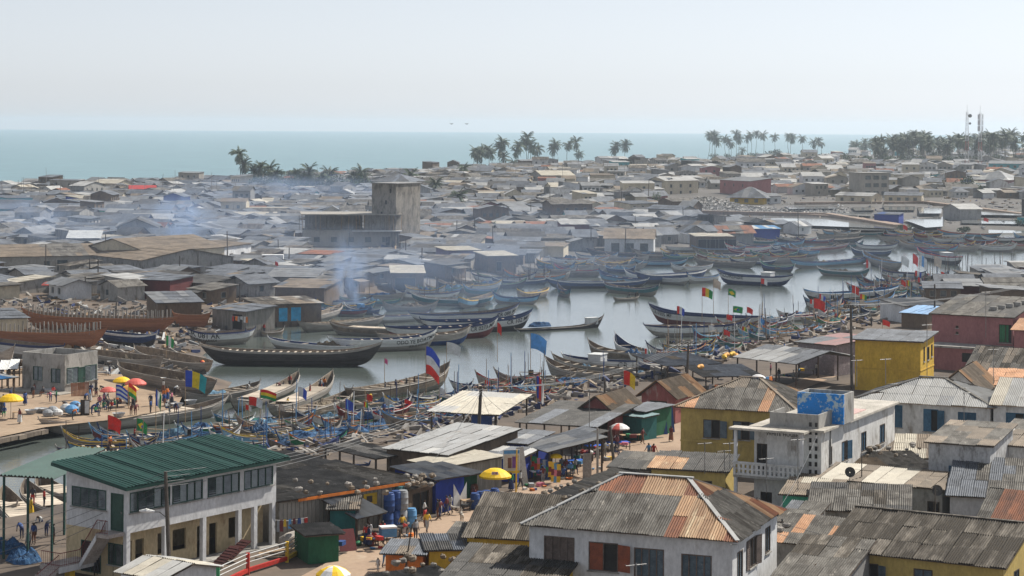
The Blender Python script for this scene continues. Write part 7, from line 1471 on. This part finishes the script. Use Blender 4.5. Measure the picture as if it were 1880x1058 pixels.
mb = MB(); mb.box(-.25,-.14,.25,.2,.14,.62); mb.tube([(-.1,.16,.3),(-.85,.18,.35)], .05, 6); mb.build('engine', METAL, mt_); mb = MB(); mb.lathe([(.02,0),(.1,.08),(.1,.12)], 10); h_ = mb.build('headlight', WHITE, mt_); h_.matrix_local = Matrix.Translation((.5,0,.92)) @ Matrix.Rotation(math.pi/2, 4, 'Y')
# goats
def goat(px, py, mat, label, rz):
    V = dict(rump=((-.33,0,.55),.13), belly=((0,0,.52),.15), chest=((.28,0,.56),.14), neck=((.42,0,.72),.075), head=((.5,0,.86),.075), muz=((.64,0,.8),.04), tail=((-.48,0,.66),.02), ear=((.46,.1,.92),.02), ear2=((.46,-.1,.92),.02), horn=((.44,.02,1.0),.015))
    E = [('rump','belly'),('belly','chest'),('chest','neck'),('neck','head'),('head','muz'),('rump','tail'),('head','ear'),('head','ear2'),('head','horn')]
    for s in (-1,1):
        V.update({f'h{s}': ((-.35,s*.09,.42),.07), f'k{s}': ((-.3,s*.09,.34),.045), f'o{s}': ((-.4,s*.09,.2),.03), f'f{s}': ((-.37,s*.09,.02),.03), f's{s}': ((.3,s*.08,.38),.05), f'w{s}': ((.31,s*.08,.2),.028), f'p{s}': ((.31,s*.08,.02),.028)}); E += [('rump',f'h{s}'),(f'h{s}',f'k{s}'),(f'k{s}',f'o{s}'),(f'o{s}',f'f{s}'),('chest',f's{s}'),(f's{s}',f'w{s}'),(f'w{s}',f'p{s}')]
    mb = MB()
    for a, b in E: mb.tube([V[a][0], V[b][0]], [V[a][1], V[b][1]], 7)
    for k in ('rump','belly','chest','head'): c, r = V[k]; mb.lathe([(r*.5,-r*.86),(r*.97,-r*.3),(r*.97,r*.3),(r*.5,r*.86)], 8, c=c)
    o = mb.build('goat', mat, None, True); md = o.modifiers.new('r', 'REMESH'); md.mode = 'VOXEL'; md.voxel_size = .025; md.use_smooth_shade = True
    o.location = at(px, py, 2.25); o.rotation_euler.z = rz; return tag(o, label, 'goat')
GW = M('pale_goat_hair', (.5,.45,.38), (.12,.1,.08), scale=3, lo=.5, hi=.55, var=.1)
goat(806, 948, PWHITE, 'white goat standing near the blue shack', 1.2); goat(848, 958, GW, 'pale and dark goat facing away on the street', 1.7); goat(856, 940, BLACK, 'black goat by the blue shack', .3); goat(836, 945, GW, 'patched goat lying against the blue shack wall', 2.8)
# stones and tyres that weigh the roofs down
def stone_mesh(i):
    r = random.Random(i); mb = MB(); mb.lathe([(.1,-.14),(.2,-.05),(.18,.08),(.08,.15)], 6); mb.v = [(x*r.uniform(.7,1.3), y*r.uniform(.7,1.3), z*r.uniform(.7,1.2)) for x, y, z in mb.v]; return mb.data('roof_stone', WOODG if i % 2 else BRN)
STN = [stone_mesh(i) for i in range(4)]
for i, (px, py, z) in enumerate([(1038,916,7.9),(1046,912,8.2),(1070,903,8.9),(1100,888,9.6),(1133,875,10.2),(1042,919,7.8),(992,912,4.9),(1000,906,4.9),(1010,901,4.9),(1022,896,4.9),(1030,893,4.9),(1043,889,4.9),(1055,884,4.9),(975,916,4.9),(985,914,4.9),(1445,965,5.6),(1430,972,5.4)] + [(rm.uniform(1590,1700), rm.uniform(815,838), 5.9) for _ in range(14)] + [(rm.uniform(700,850), rm.uniform(1020,1058), 4.7) for _ in range(16)] + [(rm.uniform(540,720), rm.uniform(880,905), 6.4) for _ in range(14)] + [(rm.uniform(745,795), rm.uniform(872,892), 5.4) for _ in range(22)]):
    o = link('roof_stone', rm.choice(STN)); o.location = at(px, py, z-.05); o.scale = [rm.uniform(.8,1.7)]*3; o.rotation_euler.z = rm.uniform(0,6); wh = 'the white house hip' if i < 6 else 'the stone edged street roof' if i < 15 else 'the patched shed roof' if i < 17 else 'the tan roof by the peeling house' if i < 31 else 'the scrap roof by the bottom edge' if i < 47 else 'the long dark block' if i < 61 else 'the shop beside the blue shack'; tag(o, f'loose stone weighing down {wh}', 'stone', 'stones on roofs')
# dishes and aerials on the roofs
for px, py, z, l in [(1560,873,6.2,'dark satellite dish above the mint house'),(1720,907,6.0,'dark satellite dish on the dark flat roof')]:
    t = thing('satellite_dish', l, 'dish', at(px, py+6, z)); mb = MB(); mb.tube([(0,0,-.5),(0,0,.4)], .03, 5); mb.build('mast', METAL, t); mb = MB(); mb.lathe([(.04,0),(.25,.04),(.42,.14)], 14, cap=False); o = mb.build('reflector', DARKR, t); o.matrix_local = Matrix.Translation((0,-.05,.5)) @ Matrix.Rotation(math.radians(70), 4, 'X')
def aerial(px, ty, by, z, label):
    b = at(px, by, z); tp = at_d(px, ty, b.y); t = thing('tv_aerial', label, 'aerial', b); d = tp-b; mb = MB(); mb.tube([(0,0,0), d], .035, 5); mb.build('mast', METAL, t); mb = MB(); mb.tube([d+Vector((-.6,-.3,-.1)), d+Vector((.6,.3,-.1))], .02, 4)
    for k in range(5): x = -.5+k*.25; mb.tube([d+Vector((x-.15,x*.5+.3,-.1)), d+Vector((x+.15,x*.5-.3,-.1))], .012, 4)
    mb.build('aerial_rods', METAL, t)
for a in [(1168,1034,1075,8,'white tv aerial in front of the white shuttered house'),(1340,812,868,5,'tv aerial over the yellow outhouse'),(1330,826,870,5,'second tv aerial over the yellow outhouse, lower one'),(1294,812,870,5,'thin aerial left of the pair over the yellow outhouse'),(1407,840,905,5,'pale aerial pole before the pierced balcony'),(1465,805,905,5,'aerial pole before the white block'),(1573,660,710,8,'aerial before the bright yellow wall, left'),(1626,658,706,8,'leaning black aerial before the bright yellow wall'),(1702,595,690,8,'tall aerial at the corner of the bright yellow house'),(1824,640,705,8,'aerial over the ragged roof'),(1770,720,790,8,'aerial pole on the long white house wall'),(1810,535,620,9,'tall aerial on the pink terrace'),(1082,715,790,5,'aerial over the wide dark shelter')]: aerial(*a)
# yellow canisters on the low shelter, jerrycans
for k, (px, py) in enumerate([(1334,656),(1345,654),(1352,657),(1330,660),(1286,678),(940,842)]):
    mb = MB(); mb.tube([(-.5,0,.25),(-.2,0,.3),(.3,0,.3),(.6,0,.2)], [.12,.3,.3,.1], 8); o = mb.build('yellow_canister', PYEL if k % 2 else UO, None, True); o.location = at(px, py, 4.8); o.rotation_euler.z = U(0,3); tag(o, 'yellow canister lying on a low shelter roof', 'canister', 'yellow canisters')
# basins, sacks, tables on the landing
for px, py in [(57,760),(75,757),(86,758),(313,745),(325,748),(218,766),(90,722),(350,742)]:
    mb = MB(); mb.lathe([(.35,0),(.55,.35),(.58,.36),(.52,.33),(.32,.04)], 14); o = mb.build('basin', PSILV); o.location = at(px, py, 1.37); o.scale = (1.3,1.3,1.3); tag(o, 'metal basin standing on the sandy landing', 'basin', 'basins on the landing')
for px, py, s in [(88,765,1),(97,760,1.1),(106,764,1),(122,757,1.2),(132,760,1.3),(138,752,1.2),(147,757,1.1)]:
    o = link('sack', goods_mesh(1, rm.choice((PWHITE, PGREY, PLBLUE)))); o.location = at(px, py, 1.6); o.scale = (.6*s,.6*s,.55*s); tag(o, 'bulging sack heaped on the canoe stern at the quay', 'sack', 'sacks at the quay')
table(32, 768, 1.0, 1.0, WOOD, 'small wooden table on the quay edge', .7, .1, 1.37)
sh = shelter('sun_shade', 'pale sheet awning on posts at the left edge of the landing', (-30,700), (28,693), 3, 3.6, .1, pick1(PLBLUE, PWHITE), g=1.36); tn = shelter('white_tent', 'small white striped tent at the left edge of the landing', (2,676), (28,676), 3.5, 4.0, .8, pick1(WHITE, PWHITE), roof='gable_x', g=1.36)
bd = MB(); bd.box(-.5,-.1,0,.5,.1,1.7); bb = bd.build('black_cabinet', WOODD); bb.location = at(156, 762, 1.37); tag(bb, 'black upright cabinet with white door at the quay', 'cabinet'); m2 = MB(); m2.box(.0,-.12,.2,.48,-.101,1.6); m2.build('white_door', PWHITE, bb)
# lorry, car near the fish hall
lo = thing('lorry', 'parked lorry with white box body near the fish hall', 'lorry', atg(490, 497), .05); S_ = ((525-462)*lo.location.y/F)/7.0
mb = MB(); mb.box(-1.2,0,1.0,3.6,2.3,3.5); mb.build('cargo_box', WHITE, lo); mb = MB(); mb.box(-3.3,.1,.6,-1.4,2.2,1.7); mb.mesh([(-3.3,.1,1.7),(-1.4,.1,1.7),(-1.4,2.2,1.7),(-3.3,2.2,1.7),(-2.9,.2,2.7),(-1.4,.2,2.8),(-1.4,2.1,2.8),(-2.9,2.1,2.7)], [(0,1,5,4),(1,2,6,5),(2,3,7,6),(3,0,4,7),(4,5,6,7)]); cabn = mb.build('cab', PWHITE, lo)
mb = MB(); mb.box(-2.7,.12,1.85,-1.7,.15,2.5); mb.mesh([(-3.3,.35,1.78),(-3.3,1.95,1.78),(-2.98,1.9,2.6),(-2.98,.4,2.6)], [(0,1,2,3)]); mb.v = [(x-.02, y-.02, z) for x, y, z in mb.v]; mb.build('windscreen', GLASS, cabn); mb = MB(); mb.box(-3.2,.5,.55,3.5,1.8,.95); mb.build('chassis', BLACK, lo)
for x in (-2.5,1.9,2.9):
    for y in (.1,2.2): m2 = MB(); m2.lathe([(.48,-.14),(.5,0),(.48,.14)], 12); o = m2.build('wheel', BLACK, lo); o.matrix_local = Matrix.Translation((x,y,.5)) @ Matrix.Rotation(math.pi/2, 4, 'X')
ca_ = thing('car', 'pale parked car beside the gate house', 'car', atg(402, 497), .1); mb = MB(); mb.mesh([(-1.9,0,.4),(1.9,0,.4),(1.9,1.6,.4),(-1.9,1.6,.4),(-1.9,0,.9),(1.9,0,.9),(1.9,1.6,.9),(-1.9,1.6,.9)], [(0,1,5,4),(1,2,6,5),(2,3,7,6),(3,0,4,7),(4,5,6,7)]); mb.mesh([(-1.2,.05,.9),(1.3,.05,.9),(1.3,1.55,.9),(-1.2,1.55,.9),(-.7,.2,1.45),(.9,.2,1.45),(.9,1.4,1.45),(-.7,1.4,1.45)], [(0,1,5,4),(1,2,6,5),(2,3,7,6),(3,0,4,7),(4,5,6,7)]); mb.build('body', PSILV, ca_)
mb = MB(); mb.mesh([(-.9,.06,1.0),(1.1,.06,1.0),(.85,.16,1.38),(-.65,.16,1.38)], [(0,1,2,3)]); mb.v = [(x, y-.02, z) for x, y, z in mb.v]; mb.build('side_window', GLASS, ca_)
for x in (-1.2,1.2):
    for y in (0,1.6): m2 = MB(); m2.lathe([(.32,-.1),(.34,0),(.32,.1)], 10); o = m2.build('wheel', BLACK, ca_); o.matrix_local = Matrix.Translation((x,y,.33)) @ Matrix.Rotation(math.pi/2, 4, 'X')
# mooring stakes and racks standing in the water
for i in range(60):
    px = rm.uniform(760, 1010) if i < 34 else rm.uniform(1680, 1880); py = np.interp(px, [760,1010], [545,512]) + rm.uniform(-4,10) if i < 34 else rm.uniform(488,500); b = at(px, py, 0); pole(b-Vector((0,0,1)), b+Vector((rm.uniform(-.3,.3),0,rm.uniform(2,4.5))), .08, 'thin mooring stake '+('by the smoky waterside' if i < 34 else 'in the channel at the right'), mat=WOODD, name='mooring_stake', group='mooring stakes')
# two birds over the sea
for px, py, l in ((857,228,'dark bird gliding above the sea horizon, right one'),(829,228,'dark bird gliding above the sea horizon, left one')):
    mb = MB(); mb.tube([(-.25,0,0),(0,0,.02),(.3,0,0)], [.02,.08,.02], 6); mb.mesh([(-.08,.05,.02),(.1,.05,.02),(.05,.7,.18),(-.1,.72,.16),(-.08,-.05,.02),(.1,-.05,.02),(.05,-.7,.18),(-.1,-.72,.16)], [(0,1,2,3),(7,6,5,4)]); o = mb.build('bird', BLACK); o.location = at_d(px, py, 420); o.rotation_euler.z = .6; tag(o, l, 'bird')
# ---------------------------------------------------------------- haze and smoke
mb = MB(); mb.box(-5600,-30,-4,6100,10300,58); hz = mb.build('haze', [])
hm = bpy.data.materials.new('haze'); hm.use_nodes = True; t = hm.node_tree; t.nodes.clear(); vo = t.nodes.new('ShaderNodeVolumePrincipled'); vo.inputs['Color'].default_value = (.8,.9,1.0,1); vo.inputs['Density'].default_value = .0001; vo.inputs['Anisotropy'].default_value = .45
mo_ = t.nodes.new('ShaderNodeOutputMaterial'); t.links.new(vo.outputs[0], mo_.inputs['Volume']); hz.data.materials.append(hm); hz['kind'] = 'stuff'; hz['label'] = 'pale sea haze over the whole place'
sm = bpy.data.materials.new('smoke'); sm.use_nodes = True; t = sm.node_tree; t.nodes.clear(); N, L = t.nodes, t.links
vo = N.new('ShaderNodeVolumePrincipled'); vo.inputs['Color'].default_value = (.5,.68,1.0,1); vo.inputs['Anisotropy'].default_value = .3; mo_ = N.new('ShaderNodeOutputMaterial'); L.new(vo.outputs[0], mo_.inputs['Volume'])
tc = N.new('ShaderNodeTexCoord'); oi = N.new('ShaderNodeObjectInfo'); ad = N.new('ShaderNodeVectorMath'); ad.operation = 'MULTIPLY_ADD'; L.new(oi.outputs['Random'], ad.inputs[0]); ad.inputs[1].default_value = (9,7,5); L.new(tc.outputs['Object'], ad.inputs[2])
ns = N.new('ShaderNodeTexNoise'); ns.inputs['Scale'].default_value = 2.4; ns.inputs['Detail'].default_value = 4; L.new(ad.outputs[0], ns.inputs[0])
ln = N.new('ShaderNodeVectorMath'); ln.operation = 'LENGTH'; L.new(tc.outputs['Object'], ln.inputs[0])
fo = N.new('ShaderNodeMapRange'); fo.inputs[1].default_value = 1.0; fo.inputs[2].default_value = .1; L.new(ln.outputs['Value'], fo.inputs[0])
nr = N.new('ShaderNodeMapRange'); nr.inputs[1].default_value = .42; nr.inputs[2].default_value = .72; L.new(ns.outputs[0], nr.inputs[0])
mu = N.new('ShaderNodeMath'); mu.operation = 'MULTIPLY'; L.new(fo.outputs[0], mu.inputs[0]); L.new(nr.outputs[0], mu.inputs[1])
av = N.new('ShaderNodeMath'); av.operation = 'MULTIPLY'; L.new(mu.outputs[0], av.inputs[0]); sep = N.new('ShaderNodeSeparateColor'); L.new(oi.outputs['Color'], sep.inputs[0]); L.new(sep.outputs[0], av.inputs[1]); L.new(av.outputs[0], vo.inputs['Density'])
for px, py, zc, rx, ry, rz_, dn, lab in [(641,508,6,4,4,10,.38,'blue smoke rising from a fire by the waterside'), (760,525,7,34,16,9,.026,'blue smoke drifting over the waterside shacks'), (900,470,9,40,26,10,.013,'thin smoke veil over the waterside houses'), (335,415,8,10,12,12,.1,'blue smoke rising behind the grey barn'), (390,400,9,34,22,9,.025,'smoke drifting right of the grey barn'), (40,392,8,18,12,8,.06,'blue smoke at the far left'), (110,430,6,26,14,7,.035,'smoke drifting in front of the striped roof'), (560,345,9,60,30,9,.028,'thin smoke below the shore palms'), (560,430,7,210,260,13,.002,'broad thin smoke veil over the shanty town')]:
    p = at(px, py, zc); mb = MB(); mb.lathe([(.2,-.98),(.6,-.8),(.92,-.4),(1,0),(.92,.4),(.6,.8),(.2,.98)], 16); o = mb.build('smoke', sm); o.location = (p.x, p.y, zc); o.scale = (rx, ry, rz_); o['kind'] = 'stuff'; o['label'] = lab; o.color = (dn, 0, 0, 1)
# ---------------------------------------------------------------- labels: what still reads alike is told apart by its order in the view
ORD = 'first second third fourth fifth sixth seventh eighth ninth tenth eleventh twelfth thirteenth fourteenth fifteenth sixteenth seventeenth eighteenth nineteenth twentieth'.split()
bpy.context.view_layer.update()
byl = {}
for o in THINGS: byl.setdefault(o['label'], []).append(o)
for lab, os_ in byl.items():
    if len(os_) < 2: continue
    def key(o):
        p = o.matrix_world.translation; return pix(p)[0] if p.y > 1 else 0
    os_.sort(key=key); n = len(os_); ws = lab.split()
    for i, o in enumerate(os_):
        if n == 2: q = ('left', 'right')[i] + ' one'
        elif i == 0: q = 'leftmost'
        elif i == n-1: q = 'rightmost'
        elif i < 20 and i < n/2 + 1: q = ORD[i] + ' from left'
        elif n-1-i < 20: q = ORD[n-1-i] + ' from right'
        else: q = None
        if q: o['label'] = ' '.join(ws[:16-len(q.split())]) + ', ' + q
for o in THINGS:
    o['label'] = ' '.join(o['label'].split()[:16])
    for k in ('dims', 'L'):
        if k in o: del o[k]
